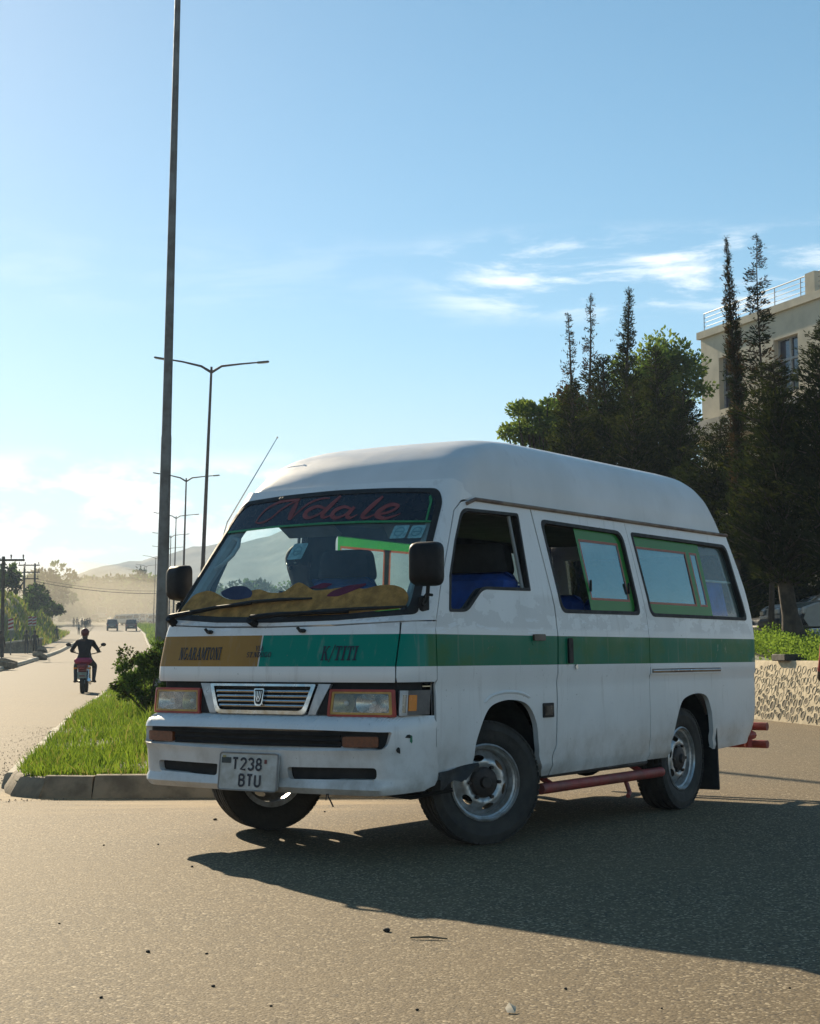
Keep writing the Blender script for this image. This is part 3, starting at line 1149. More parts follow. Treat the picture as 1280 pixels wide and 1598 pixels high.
arch_r = [(-2.165, .345), (-2.185, .40), (-2.235, .525), (-2.334, .678), (-2.438, .724), (-2.60, .74), (-2.735, .717), (-2.796, .641), (-2.823, .553), (-2.845, .365)]
rear_x = lambda z: float(bodyR(z)) + 0.014
quarter = [(-1.882, .345), (-1.882, 1.24), (-1.808, 1.62), (-1.760, 1.815)] + [(rear_x(z), z) for z in list(np.arange(1.815, .45, -.025)) + [.44]] + [(-3.50, .40), (-3.42, .379), (-2.957, .36)] + spl(arch_r)[::-1]
rwin = roundp([(-1.822, 1.757), (-3.300, 1.754), (-3.482, 1.228), (-1.943, 1.230)], [.03, .07, .05, .06])
rwin_in = roundp([(-1.846, 1.737), (-3.280, 1.734), (-3.452, 1.250), (-1.960, 1.252)], [.03, .06, .05, .05])


def side_set(s):
    """the panels and glass of one side; s = 1 is the side towards the camera"""
    e = 1 if s > 0 else -1
    dp = skin('front_door', BODY, sx(door, None, e), [sx(fwin, None, e)], M_VAN, van, 0, 0.03, (.06, .05))
    skin('window_seal', BODY, sx(fwin, None, e), [sx(fwin_in, None, e)], M_RUB, dp, 0.003, 0.025, (.05, .05))
    sd = skin('sliding_door' if s > 0 else 'side_panel', BODY, sx(slide, None, e), [sx(swin, None, e)], M_VAN, van, 0.001, 0.03, (.06, .05))
    skin('window_seal', BODY, sx(swin, None, e), [sx(swin_in, None, e)], M_RUB, sd, 0.004, 0.03, (.05, .05))
    qp = skin('rear_side_panel', BODY, sx(quarter, None, e, .02), [sx(rwin, None, e)], M_VAN, van, 0, 0.03, (.018, .035), 50, .02)
    skin('window_seal', BODY, sx(rwin, None, e), [sx(rwin_in, None, e)], M_RUB, qp, 0.004, 0.03, (.05, .05))
    # inner lining behind the panels, so that gaps and door edges are closed
    lin = [(.50, .36), (.50, 1.16), (.42, 1.339), (.28, 1.603), (.20, 1.75), (.13, 1.795), (.05, 1.82), (rear_x(1.82) + .03, 1.82), (rear_x(1.25) + .03, 1.25), (rear_x(.7) + .03, .7), (-3.40, .40), (-2.87, .38), (-2.86, .57), (-2.80, .68), (-2.72, .745), (-2.60, .77), (-2.42, .75), (-2.30, .69), (-2.21, .54), (-2.15, .40), (-1.9, .37), (-.66, .36), (-.60, .40), (-.52, .5), (-.49, .63), (-.42, .73), (-.31, .775), (-.157, .79), (0, .765), (.09, .71), (.17, .60), (.21, .42)]
    big = lambda P, k=0.012: [((x - .0), z) for x, z in P]
    skin('inner_lining', BODY, sx(lin, None, e), [sx(big(fwin_in), None, e), sx(big(swin_in), None, e), sx(big(rwin_in), None, e)], M_INT, van, -0.04, 0, (.10, .08))
    return dp, sd, qp


LD, LS, LQ = side_set(1)
RD, RS, RQ = side_set(-1)

# dark strips added behind the panel gaps, painting in their shade
def seam(path, s, w=.022):
    P = [(x + w, z) for x, z in path] + [(x - w, z) for x, z in path[::-1]]
    skin('gap_shade_strip', BODY, sx(P, None, s), [], M_DARK, van, -.012, 0, (.05, .05))


for s in (1, -1):
    seam([(x + .006, z) for x, z in back_gap], s)
    seam([(-1.878, .36), (-1.878, 1.24), (-1.804, 1.62), (-1.756, 1.81)], s)
    seam([(.545, .66), (.545, .85), (.541, 1.0), (.545, 1.128), (.520, 1.19), (.455, 1.339), (.304, 1.603), (.222, 1.745)], s, .016)

# rolled lip over the front arch
mb = MB()
lipc = crom0([(.09, .742), (.02, .776), (-.07, .792), (-.157, .797), (-.25, .793), (-.33, .782), (-.40, .760)], 4)
mb.tube([tuple(BODY.off(BODY.tx(float(p[0]), float(p[1])), float(p[1]), -.004)) for p in lipc], [.002] + [.011] * (len(lipc) - 2) + [.002], 8)
mb.build('arch_lip', M_VAN, LD)

# gutter above the doors, both sides
for s in (1, -1):
    mb = MB()
    xs = np.linspace(.10, -3.44, 40)
    pts = []
    for x in xs:
        z = 1.822 - (0.03 * max(0, (x - 0.0) / .1) ** 2 if x > 0 else 0)
        t = BODY.tx(x, z, s)
        pts.append(tuple(BODY.off(t, z, 0.008)))
    mb.tube(pts, 0.0105, 8)
    mb.build('roof_gutter', M_RAIL, van)

# ---- raised roof: loft of shrinking outlines
lev = np.linspace(0, 1, 9)
R_z = [1.815, 1.87, 1.94, 2.05, 2.135, 2.195, 2.232, 2.252, 2.262]
R_x = [.265, .232, .197, .09, -.06, -.27, -.56, -.95, -1.5]
R_w = [.734, .728, .721, .690, .640, .580, .480, .330, .10]
R_r = [-3.425, -3.385, -3.325, -3.255, -3.18, -3.06, -2.86, -2.55, -2.1]
qs = np.linspace(0, 1, 34)
sm = lambda ys: (lambda a: np.convolve(np.pad(np.interp(np.linspace(0, 1, 161), lev, a), 10, mode='reflect', reflect_type='odd'), np.hanning(23)[1:-1] / np.hanning(23)[1:-1].sum(), 'valid'))(ys)
fz, fx, fw, fr = [sm(a) for a in (R_z, R_x, R_w, R_r)]
g161 = np.linspace(0, 1, 161)
mb = MB()
rings = []
for q in qs:
    z, xc, W, xr = [float(np.interp(q, g161, a)) for a in (fz, fx, fw, fr)]
    r = 0.10 + 0.10 * q
    r = min(r, W * 0.8)
    D = 0.165 + 0.38 * q * q
    b = 0.10 + 0.12 * q
    half = []
    yc = W - r
    for k in range(11):
        y = yc * k / 10
        half.append((xc - b * y * y, y))
    p0 = Vector((xc - b * yc * yc, yc))
    p1 = Vector((p0.x - 2 * b * yc * r, W))
    p2 = Vector((xc - b * max(0, q - .25) * W * W - D, W))
    for k in range(1, 9):
        u = k / 8
        p = p0 * (1 - u) ** 2 + p1 * 2 * u * (1 - u) + p2 * u * u
        half.append((p.x, p.y))
    xe = xr + 0.16
    for k in range(1, 20):
        u = k / 19
        half.append((p2.x + (xe - p2.x) * u, W - 0.012 * u))
    We = W - 0.012
    for k in range(1, 8):
        a = math.pi / 2 * k / 7
        rr = min(0.16, We * .7)
        half.append((xe - rr * math.sin(a), We - rr * (1 - math.cos(a))))
    for k in range(1, 6):
        half.append((half[-1][0] - 0.002, (We - min(.16, We * .7)) * (1 - k / 5)))
    ring = [(x, y, z) for x, y in half] + [(x, -y, z) for x, y in half[1:-1]][::-1]
    rings.append(ring)
n = len(rings[0])
vs = [p for r in rings for p in r]
fs = [(i * n + k, i * n + (k + 1) % n, (i + 1) * n + (k + 1) % n, (i + 1) * n + k) for i in range(len(rings) - 1) for k in range(n)]
fs.append(tuple((len(rings) - 1) * n + k for k in range(n)))
roof = mb.add(vs, fs).build('high_roof', M_ROOF, van, smooth=60)
# roof lining so that daylight does not leak in, and the back of the bus
mb = MB()
mb.add([(p[0] * 1, p[1] * .97, 1.80) for p in rings[0]], [tuple(range(n))])
mb.build('ceiling_lining', M_INT, van)
mb = MB()
zs = np.linspace(.44, 1.82, 24)
yy_ = np.linspace(-1, 1, 15)
vs, fs = [], []
for z in zs:
    w = float(bodyW(z)) - 0.043
    for u in yy_:
        vs.append((float(bodyR(z)) + 0.014 * u ** 6 - 0.012 * (1 - u * u), u * w, z))
for i in range(len(zs) - 1):
    for k in range(14):
        # leave the rear window open
        if 1.22 < zs[i] < 1.66 and 1 <= k <= 12:
            continue
        fs.append((i * 15 + k, i * 15 + k + 1, (i + 1) * 15 + k + 1, (i + 1) * 15 + k))
tg = mb.add(vs, fs).build('tailgate', M_VAN, van)
mb = MB()
vs, fs = [], []
for z in np.linspace(1.20, 1.72, 6):
    w = float(bodyW(z)) - 0.07
    for u in np.linspace(-1, 1, 9):
        vs.append((float(bodyR(z)) - 0.02 - 0.010 * (1 - u * u), u * w, z))
for i in range(5):
    for k in range(8):
        fs.append((i * 9 + k, i * 9 + k + 1, (i + 1) * 9 + k + 1, (i + 1) * 9 + k))
mb.add(vs, fs).build('rear_window', M_DKGLASS, tg)

# ---- bumper with its slot, intakes, number plate
bt = lambda P: [(BUMP.ty(y, z), z) for y, z in dens(P, .03)]
side_end = BUMP.tx(.548, .5)
b_out = [(-side_end, .352), (-1.90, .330), (-1.3, .320)] + [(u, .316) for u in np.linspace(-1, 1, 25)] + [(1.3, .320), (1.90, .330), (side_end, .352), (side_end, .66), (1.9, .695)] + [(u, .703) for u in np.linspace(1.5, -1.5, 30)] + [(-1.9, .695), (-side_end, .66)]
slot = roundp([(-.800, .540), (-.4, .527), (0, .523), (.4, .527), (.785, .540), (.802, .624), (.4, .630), (0, .632), (-.4, .630), (-.802, .624)], [.035, 0, 0, 0, .035, .01, 0, 0, 0, .01])
inR = roundp([(-.66, .395), (-.235, .385), (-.225, .444), (-.665, .450)], [.02, .02, .01, .02])
inL = roundp([(.235, .385), (.735, .395), (.735, .452), (.225, .444)], [.02, .03, .02, .02])
bump = skin('front_bumper', BUMP, b_out, [bt(slot), bt(inR), bt(inL)], M_VAN, van, 0.0, 0.035, (.06, .02), 40)
skin('slot_backing', BUMP, bt([(-.81, .515), (.81, .515), (.81, .64), (-.81, .64)]), [], M_DARK, bump, -0.035, 0, (.06, .04))
for zz_ in (.552, .577, .602):
    mb = MB()
    mb.tube([tuple(BUMP.off(BUMP.ty(y, zz_), zz_, -0.020)) for y in np.linspace(-.54, .54, 25)], 0.006, 6)
    mb.build('slot_bar', M_PLAST, bump)
for P in (inR, inL):
    skin('intake_backing', BUMP, bt([(x * 1.03, z) for x, z in P]), [], M_DARK, bump, -0.034, 0, (.06, .04))
for s in (-1, 1):
    skin('turn_signal', BUMP, bt(roundp([(s * .555, .548), (s * .752, .552), (s * .752, .602), (s * .555, .600)], .012)), [], M_AMBERD, bump, -0.012, 0.02, (.05, .02))

# ---- lettering helpers (2D ribbons)
def ribbon(pts, w):
    """stroke with one width or one per point -> quads"""
    P = [Vector(p) for p in pts]
    ww = w if isinstance(w, (list, tuple)) else [w] * len(P)
    L, Rr = [], []
    for i, p in enumerate(P):
        d = (P[min(i + 1, len(P) - 1)] - P[max(i - 1, 0)]).normalized()
        nrm = Vector((-d.y, d.x))
        L.append(p + nrm * ww[i] / 2)
        Rr.append(p - nrm * ww[i] / 2)
    return [[tuple(L[i]), tuple(L[i + 1]), tuple(Rr[i + 1]), tuple(Rr[i])] for i in range(len(P) - 1)]


def arc(cx, cy, rx, ry, a0, a1, n=14):
    return [(cx + rx * math.cos(rad(a0 + (a1 - a0) * k / n)), cy + ry * math.sin(rad(a0 + (a1 - a0) * k / n))) for k in range(n + 1)]


def crom(pts, n=6):
    """smooth curve through points (x, y, width)"""
    P = [np.array(p, float) for p in pts]
    P = [2 * P[0] - P[1]] + P + [2 * P[-1] - P[-2]]
    out = []
    for i in range(1, len(P) - 2):
        for k in range(n):
            t = k / n
            a, b, c, d = P[i - 1], P[i], P[i + 1], P[i + 2]
            out.append(0.5 * ((2 * b) + (-a + c) * t + (2 * a - 5 * b + 4 * c - d) * t * t + (-a + 3 * b - 3 * c + d) * t ** 3))
    out.append(P[-2])
    return out


def slab(ch):
    """bold slab letters in a box of height 1: list of quads, width"""
    T, t, s = 0.20, 0.10, 0.10
    q = []
    def V(x, w=T, y0=0, y1=1):
        q.append([(x - w / 2, y0), (x + w / 2, y0), (x + w / 2, y1), (x - w / 2, y1)])
    def Hh(x0, x1, y, w=t):
        q.append([(x0, y - w / 2), (x1, y - w / 2), (x1, y + w / 2), (x0, y + w / 2)])
    def sf(x, y, w=0.36):
        Hh(x - w / 2, x + w / 2, y + (s / 2 if y < .5 else -s / 2), s)
    def R(p, w):
        q.extend(ribbon(p, w))
    W = 0.72
    if ch == 'I':
        V(.2); sf(.2, 0, .4); sf(.2, 1, .4); W = .4
    elif ch == 'N':
        V(.14, t); V(.66, t); q.append([(.06, 1), (.28, 1), (.74, 0), (.52, 0)]); sf(.14, 0, .26); sf(.12, 1, .22); sf(.66, 1, .26); W = .82
    elif ch == 'M':
        V(.12, t); V(.84, T); q.append([(.06, 1), (.28, 1), (.56, .1), (.40, .1)]); q.append([(.74, 1), (.94, 1), (.52, .1), (.44, .1)]); sf(.12, 0, .24); sf(.84, 0, .3); W = .98
    elif ch == 'A':
        q.append([(.34, 1), (.46, 1), (.18, 0), (.06, 0)]); q.append([(.34, 1), (.54, 1), (.80, 0), (.56, 0)]); Hh(.2, .62, .33); sf(.12, 0, .26); sf(.70, 0, .30); W = .86
    elif ch == 'T':
        V(.36); Hh(.02, .70, .95); V(.06, .09, .72, .95); V(.66, .09, .72, .95); sf(.36, 0, .38); W = .72
    elif ch == 'K':
        V(.17); sf(.17, 0, .32); sf(.17, 1, .32); q.append([(.56, 1), (.70, 1), (.34, .50), (.24, .50)]); q.append([(.30, .60), (.46, .62), (.80, 0), (.54, 0)]); sf(.64, 1, .28); sf(.70, 0, .30); W = .84
    elif ch == 'V':
        q.append([(.04, 1), (.26, 1), (.46, 0), (.36, 0)]); q.append([(.60, 1), (.70, 1), (.46, 0), (.38, 0)]); sf(.13, 1, .28); sf(.65, 1, .24); W = .74
    elif ch == '/':
        q.append([(.34, 1.1), (.44, 1.1), (.10, -.12), (0, -.12)]); W = .46
    elif ch == '.':
        V(.08, .14, 0, .14); W = .2
    elif ch == ' ':
        W = .4
    elif ch == 'R':
        V(.17); sf(.17, 0, .32); Hh(.02, .3, .95); Hh(.2, .42, .48); R(arc(.36, .72, .22, .23, 90, -90), .16); q.append([(.34, .5), (.50, .5), (.80, 0), (.58, 0)]); sf(.72, 0, .22); W = .82
    elif ch == 'D':
        V(.17); Hh(.02, .34, .95); Hh(.02, .34, .05); R(arc(.32, .5, .30, .45, 90, -90), .17); W = .76
    elif ch == 'O':
        R(arc(.38, .5, .28, .44, 0, 360, 26), [.17 if abs(math.cos(2 * math.pi * k / 26)) > .5 else .11 for k in range(27)]); W = .78
    elif ch == 'G':
        R(arc(.38, .5, .28, .44, 50, 330, 22), .15); V(.62, .16, .08, .46); Hh(.44, .76, .46); W = .82
    elif ch == 'S':
        R(arc(.34, .73, .22, .21, 30, 270, 14) + arc(.34, .27, .24, .22, 90, -150, 14), .14); W = .68
    return q, W


def text_quads(s, x0, x1, z0, z1, shear=0.12):
    w, items = 0, []
    for ch in s:
        q, W = slab(ch)
        items.append((w, q))
        w += W + 0.06
    k = (x1 - x0) / w
    h = z1 - z0
    return [[(x0 + (ox + px + shear * py) * k, z0 + py * h) for px, py in quad] for ox, q in items for quad in q]


def decal(name, quads, surf, m, parent, off=0.005):
    """flat print laid on a surface; later strokes sit a hair above earlier ones"""
    V, F = [], []
    for i, q in enumerate(quads):
        b = len(V)
        for (y, z) in q:
            V.append(tuple(surf.off(surf.ty(y, z), z, off + 0.00008 * (i % 14))))
        F.append(tuple(range(b, b + len(q))))
    return link(name, mesh_from(name, V, F, m, None, 0), parent)


decal('lettering', text_quads('NGARAMTONI', -.625, -.310, .972, 1.038), BODY, M_LETK, lid)
decal('lettering', text_quads('VIA', -.078, -.020, 1.018, 1.044), BODY, M_LETK, lid)
decal('lettering', text_quads('ST.NDOGO', -.130, .036, .985, 1.012), BODY, M_LETK, lid)
decal('lettering', text_quads('K/TITI', .345, .556, .968, 1.040), BODY, M_LETK, lid)

# plate
pl = MB()
PX = .982
def plate_pt(u, v, o=0.0):
    return (PX + o - 0.02 * (v - 0.5), -.185 + .375 * u + 0.0, .322 + .183 * v)
rp = roundp([(0, 0), (1, 0), (1, 1), (0, 1)], .06, 4)
nn = len(rp)
pl.add([plate_pt(u, v, .012) for u, v in rp] + [plate_pt(u, v, -.004) for u, v in rp], [tuple(range(nn))] + [(i, (i + 1) % nn, nn + (i + 1) % nn, nn + i) for i in range(nn)])
plate = pl.build('number_plate', mat('plate_white', (0.52, 0.52, 0.50), 0.5, var=0.25, scale=12, bump=0.1, c2=(0.36, 0.34, 0.30)), bump)
rim2 = MB()
rim2.tube([plate_pt(u, v, .012) for u, v in rp + rp[:1]], 0.0045, 6)
rim2.build('plate_frame', mat('plate_frame_grey', (.25, .24, .23), .6), plate)


def plate_marks(strokes, m, name, w=0.03):
    V, F = [], []
    for i, (pts, ww) in enumerate(strokes):
        for q in ribbon([(p[0] * .375, p[1] * .183) for p in pts], ww * .183):
            b = len(V)
            V += [plate_pt(x / .375, y / .183, .0145 + .0001 * (i % 5)) for x, y in q]
            F.append(tuple(range(b, b + len(q))))
    link(name, mesh_from(name, V, F, m, None, 0), plate)


def ch_strokes(c, x, y, w, h):
    S = []
    a = lambda cx, cy, rx, ry, p, q: [(x + w * u, y + h * v) for u, v in arc(cx, cy, rx, ry, p, q, 12)]
    l = lambda *p: [(x + w * u, y + h * v) for u, v in p]
    if c == 'T':
        S = [l((0, 1), (1, 1)), l((.5, 1), (.5, 0))]
    elif c == '2':
        S = [a(.5, .74, .5, .26, 170, -35) + l((0, 0), (1, 0))]
    elif c == '3':
        S = [a(.45, .76, .48, .24, 160, -90), a(.45, .26, .52, .26, 90, -160)]
    elif c == '8':
        S = [a(.5, .76, .42, .24, 0, 360), a(.5, .26, .5, .26, 0, 360)]
    elif c == 'B':
        S = [l((0, 0), (0, 1)), l((0, 1), (.5, 1)) + a(.5, .77, .42, .23, 90, -90) + l((0, .54)), l((.5, .54)) + a(.5, .27, .5, .27, 90, -90) + l((0, 0))]
    elif c == 'U':
        S = [l((0, 1), (0, .25)) + a(.5, .25, .5, .25, 180, 360) + l((1, 1))]
    return S


st = []
for c, x in (('T', .235), ('2', .375), ('3', .51), ('8', .64)):
    st += [(s_, .065) for s_ in ch_strokes(c, x, .56, .085, .30)]
for c, x in (('B', .365), ('T', .50), ('U', .635)):
    st += [(s_, .065) for s_ in ch_strokes(c, x, .12, .085, .30)]
plate_marks(st, M_LETK, 'lettering')
plate_marks([([(.035, .80), (.20, .80)], .16)], mat('plate_flag_dark', (.03, .04, .04), .5), 'flag_mark')
plate_marks([([(.05, .90), (.11, .90)], .06)], mat('plate_flag_gold', (.35, .28, .10), .5), 'flag_mark')
plate_marks([([(.775, .79), (.82, .79)], .11)], mat('plate_bolt', (.16, .03, .03), .5), 'plate_bolt')

# scuffs on the bumper corner
for (y0, z0, w, h, m) in ((.835, .60, .030, .02, M_RUB), (.845, .585, .012, .045, mat('green_scuff', (.05, .22, .12), .6)), (.815, .535, .018, .035, M_RUB)):
    t0 = BUMP.ty(min(.838, y0), z0)
    P = [(t0 + w * 2.2 * math.cos(a) * random.uniform(.6, 1.1), z0 + h / 2 * math.sin(a) * random.uniform(.6, 1.1)) for a in np.linspace(0, 5.8, 9)]
    skin('paint_scuff', BUMP, P, [], m, bump, 0.0015, 0, (.05, .02))

# ---- lamp row: dark backing, grille, headlamps, corner lamps
lt = lambda P: [(LAMP.ty(y, z), z) for y, z in dens(P, .03)]
skin('lamp_row_backing', LAMP, [(-1.95, .69), (-1, .69), (1, .69), (1.95, .69), (1.95, .866), (1, .866), (-1, .866), (-1.95, .866)], [], M_DARK, van, -0.045, 0, (.08, .05))
gr = thing('x', None, None)
bpy.data.objects.remove(gr)
g_out = roundp([(-.292, .700), (.292, .700), (.345, .850), (-.345, .850)], [.03, .03, .012, .012])
g_in = roundp([(-.272, .718), (.272, .718), (.318, .838), (-.318, .838)], [.03, .03, .010, .010])
grille = skin('grille', LAMP, lt(g_out), [lt(g_in)], M_CHROME, van, 0.016, 0.03, (.06, .03))
skin('grille_backing', LAMP, lt(g_in), [], M_DARK, grille, -0.012, 0, (.08, .05))
for k, z in enumerate((.741, .765, .789, .813)):
    hw = .272 + (.046) * (z - .718) / .12 - .006
    mb = MB()
    mb.tube([tuple(LAMP.off(LAMP.ty(y, z), z, 0.006)) for y in np.linspace(-hw, hw, 15)], 0.0042, 6, flat=1.6)
    mb.build('grille_slat', M_CHROME, grille)
em = skin('emblem', LAMP, lt(roundp([(-.024, .738), (.024, .738), (.034, .826), (-.034, .826)], [.02, .02, .01, .01])), [], M_CHROME, grille, 0.022, 0.02, (.02, .02))
skin('emblem_field', LAMP, lt(roundp([(-.017, .747), (.017, .747), (.026, .819), (-.026, .819)], [.015, .015, .008, .008])), [], M_DARK, em, 0.0235, 0, (.02, .02))
ring = []
for p in ([(-.017, .812), (-.015, .785), (-.004, .760)], [(.017, .812), (.015, .785), (.004, .760)], [(-.006, .812), (-.005, .790), (0, .775)], [(.006, .812), (.005, .790), (0, .775)]):
    ring += ribbon(p, .0048)
decal('emblem_mark', ring, LAMP, M_CHROME, em, 0.0245)
M_SILV = mat('silver_plastic', (0.42, 0.43, 0.45), 0.35, 0.5, var=0.25, scale=10)
for s in (-1, 1):
    skin('grille_shoulder', LAMP, lt([(s * .300, .700), (s * .345, .700), (s * .418, .838), (s * .425, .852), (s * .353, .852)] if s > 0 else [(s * .300, .700), (s * .353, .852), (s * .425, .852), (s * .418, .838), (s * .345, .700)]), [], M_SILV, van, 0.004, 0.02, (.05, .03))
    skin('headlamp_infill', LAMP, lt([(s * .350, .699), (s * .414, .699), (s * .414, .838)]), [], M_PLAST, van, 0.000, 0.02, (.05, .03))
    o_ = roundp([(s * .416, .694), (s * .787, .694), (s * .778, .826), (s * .425, .826)], .008)
    i_ = roundp([(s * .430, .704), (s * .772, .704), (s * .764, .815), (s * .438, .815)], .008)
    j_ = roundp([(s * .443, .714), (s * .758, .714), (s * .752, .806), (s * .450, .806)], .008)
    hl = skin('headlight', LAMP, lt(o_), [lt(i_)], M_LRED, van, 0.010, 0.04, (.06, .03))
    skin('inner_frame', LAMP, lt(i_), [lt(j_)], M_LYEL, hl, 0.006, 0.03, (.06, .03))
    # reflector: two dished bowls behind the lens
    for (ya, yb) in ((.448, .565), (.572, .755)):
        mb = MB()
        c = Vector(tuple(LAMP.off(LAMP.ty(s * (ya + yb) / 2, .76), .76, 0.0)))
        vs, fs = [], []
        for i in range(7):
            for k in range(18):
                a = 2 * math.pi * k / 18
                q = i / 6
                ca, sa = math.cos(a), math.sin(a)
                sq = (abs(ca) ** 4 + abs(sa) ** 4) ** -0.25
                yv = (ya + yb) / 2 + (yb - ya) / 2 * q * ca * (1 * (1 - q) + sq * q)
                zv = .76 + .046 * q * sa * (1 * (1 - q) + sq * q)
                P = LAMP.off(LAMP.ty(s * yv, zv), zv, -0.038 + 0.034 * q * q)
                vs.append(tuple(P))
        fs = [(i * 18 + k, i * 18 + (k + 1) % 18, (i + 1) * 18 + (k + 1) % 18, (i + 1) * 18 + k) for i in range(6) for k in range(18)]
        mb.add(vs, fs).build('reflector', M_REFL if ya > .5 else mat('yellowed_reflector', (.34, .30, .12), .3, .6, var=.3), hl, 60)
        mb = MB()
        mb.ball(tuple(LAMP.off(LAMP.ty(s * (ya + yb) / 2, .76), .76, -0.022)), .013)
        mb.build('bulb', mat('bulb_glass', (.6, .6, .58), .15), hl)
    skin('lens', LAMP, lt(j_), [], M_LENS, hl, 0.003, 0, (.06, .03))
    # corner lamp wraps round: clear part, amber strip, grey end
    tA, tB, tC, tD = LAMP.ty(s * .795, .75), s * 1.50, s * 1.72, s * 1.97
    def corner(t0, t1, z0, z1):
        return [(t0, z0), (t1, z0), (t1, z1), (t0, z1)]
    cl_ = skin('corner_lamp', LAMP, corner(tA, tB, .700, .822), [corner(tA + s * .07, tB - s * .03, .714, .800)], M_SILV, van, 0.004, 0.03, (.05, .03))
    skin('corner_reflector', LAMP, corner(tA + s * .05, tB, .71, .805), [], M_REFL, cl_, -0.02, 0, (.05, .03))
    skin('corner_lens', LAMP, corner(tA + s * .07, tB - s * .03, .714, .800), [], M_LENS, cl_, 0.001, 0, (.05, .03))
    skin('amber_lens', LAMP, roundp(corner(tB + s * .02, tC - s * .03, .722, .800), .012), [], M_AMBER, cl_, 0.006, 0.02, (.05, .03))
    skin('lamp_end', LAMP, corner(tB, tD, .702, .822), [], mat('grey_lamp_body', (.16, .14, .13), .6, var=.3), cl_, 0.001, 0.02, (.05, .03))

# ---- wipers, washer jets
def on_body(y, z, o):
    return tuple(BODY.off(BODY.ty(y, z), z, o))
for pv, path, blade in (((-.730, 1.170), [(-.730, 1.176), (-.60, 1.205), (-.42, 1.238), (-.20, 1.262)], [(-.44, 1.246), (-.2, 1.268), (0, 1.276), (.19, 1.278)]),
                        ((-.115, 1.160), [(-.115, 1.166), (.05, 1.182), (.25, 1.195), (.45, 1.205)], [(.05, 1.196), (.3, 1.212), (.55, 1.219), (.76, 1.226)])):
    mb = MB()
    mb.tube([on_body(pv[0], pv[1], -.01), on_body(pv[0], pv[1], .05)], .022, 12)
    mb.tube([on_body(y, z, .045 - .01 * i) for i, (y, z) in enumerate(path)], [.016, .013, .010, .008], 8)
    wp = mb.build('wiper', M_PLAST, van)
    mb = MB()
    mb.tube([on_body(y, z, .016) for y, z in blade], [.006, .010, .010, .006], 6)
    mb.build('wiper_blade', M_RUB, wp)
for y in (-.417, .211):
    mb = MB()
    p = Vector(on_body(y, 1.120, 0.0))
    mb.box(p + Vector((.012, 0, 0)), (.03, .035, .02), None, 0, .006)
    mb.tube([p + Vector((.02, -.01, .002)), p + Vector((.03, -.018, .018))], .008, 8)
    mb.build('washer_jet', M_RUB, van)

# ---- windscreen print: dark sun strip with a name in script, stickers, plush dash cover
top_strip = [(-.672, 1.79), (-.628, 1.845), (-.35, 1.861), (0, 1.867), (.35, 1.861), (.628, 1.845), (.668, 1.79), (.690, 1.690), (.3, 1.706), (0, 1.710), (-.3, 1.708), (-.688, 1.695)]
strip = skin('sun_strip', BODY, wt(top_strip), [], M_STRIP, wsc, 0.000, 0, (.06, .04))
skin('strip_edge', BODY, wt([(-.688, 1.682), (-.3, 1.696), (0, 1.698), (.3, 1.694), (.690, 1.679), (.690, 1.690), (.3, 1.706), (0, 1.710), (-.3, 1.708), (-.688, 1.695)]), [], M_NEON, wsc, 0.000, 0, (.06, .02))
skin('strip_edge', BODY, wt([(.657, 1.69), (.668, 1.69), (.648, 1.80), (.625, 1.832), (.618, 1.825), (.637, 1.79)]), [], M_NEON, wsc, 0.003, 0, (.03, .03))
# script strokes traced in picture pixels, turned into (y, z) on the glass
def pxyz(px, py):
    a, b = px - 515, py - 790
    return (.01026 + .004474 * a + .001864 * b - 2.94e-6 * a * a, 1.80318 - .000253 * a - .003785 * b)
S2 = 1 / 2.4615
script = [
    [(150, 378, 4), (163, 352, 6), (190, 318, 8), (240, 290, 10), (300, 283, 9), (312, 286, 6)],           # swash into N
    [(150, 378, 4), (172, 380, 6), (205, 362, 7), (250, 318, 8), (305, 285, 6)],
    [(306, 284, 6), (296, 310, 18), (284, 345, 20), (278, 368, 10)],
    [(280, 368, 5), (310, 335, 7), (350, 298, 8), (395, 280, 6), (428, 278, 3)],
    [(412, 322, 6), (384, 312, 10), (350, 326, 16), (336, 346, 16), (348, 360, 10), (380, 350, 8), (412, 326, 8)],         # d
    [(470, 268, 10), (444, 296, 17), (416, 326, 19), (402, 348, 14), (412, 358, 8), (436, 348, 4)],
    [(512, 322, 6), (484, 314, 10), (452, 328, 16), (440, 348, 15), (454, 360, 10), (486, 348, 8), (512, 326, 8)],         # a
    [(524, 314, 12), (506, 336, 17), (498, 352, 13), (510, 359, 8), (536, 346, 4)],
    [(636, 270, 9), (606, 296, 17), (572, 330, 19), (556, 350, 14), (568, 359, 8), (600, 346, 5)],   # l
    [(600, 344, 6), (650, 336, 8), (688, 318, 10), (694, 306, 9), (664, 304, 13), (622, 328, 18), (612, 348, 14), (640, 359, 10), (680, 348, 6), (704, 338, 3)],  # e
]
quads = []
for stroke in script:
    c = crom(stroke, 6)
    pts = [pxyz(340 + p[0] * S2, 660 + (322 + (p[1] - 322) * .93 + 9) * S2) for p in c]
    quads += ribbon(pts, [max(.005, p[2] * S2 * .0044) for p in c])
decal('lettering', quads, BODY, M_LETR, strip, 0.0015)
M_STK = mat('pale_blue_sticker', (0.20, 0.42, 0.46), 0.5, var=0.25, scale=40)
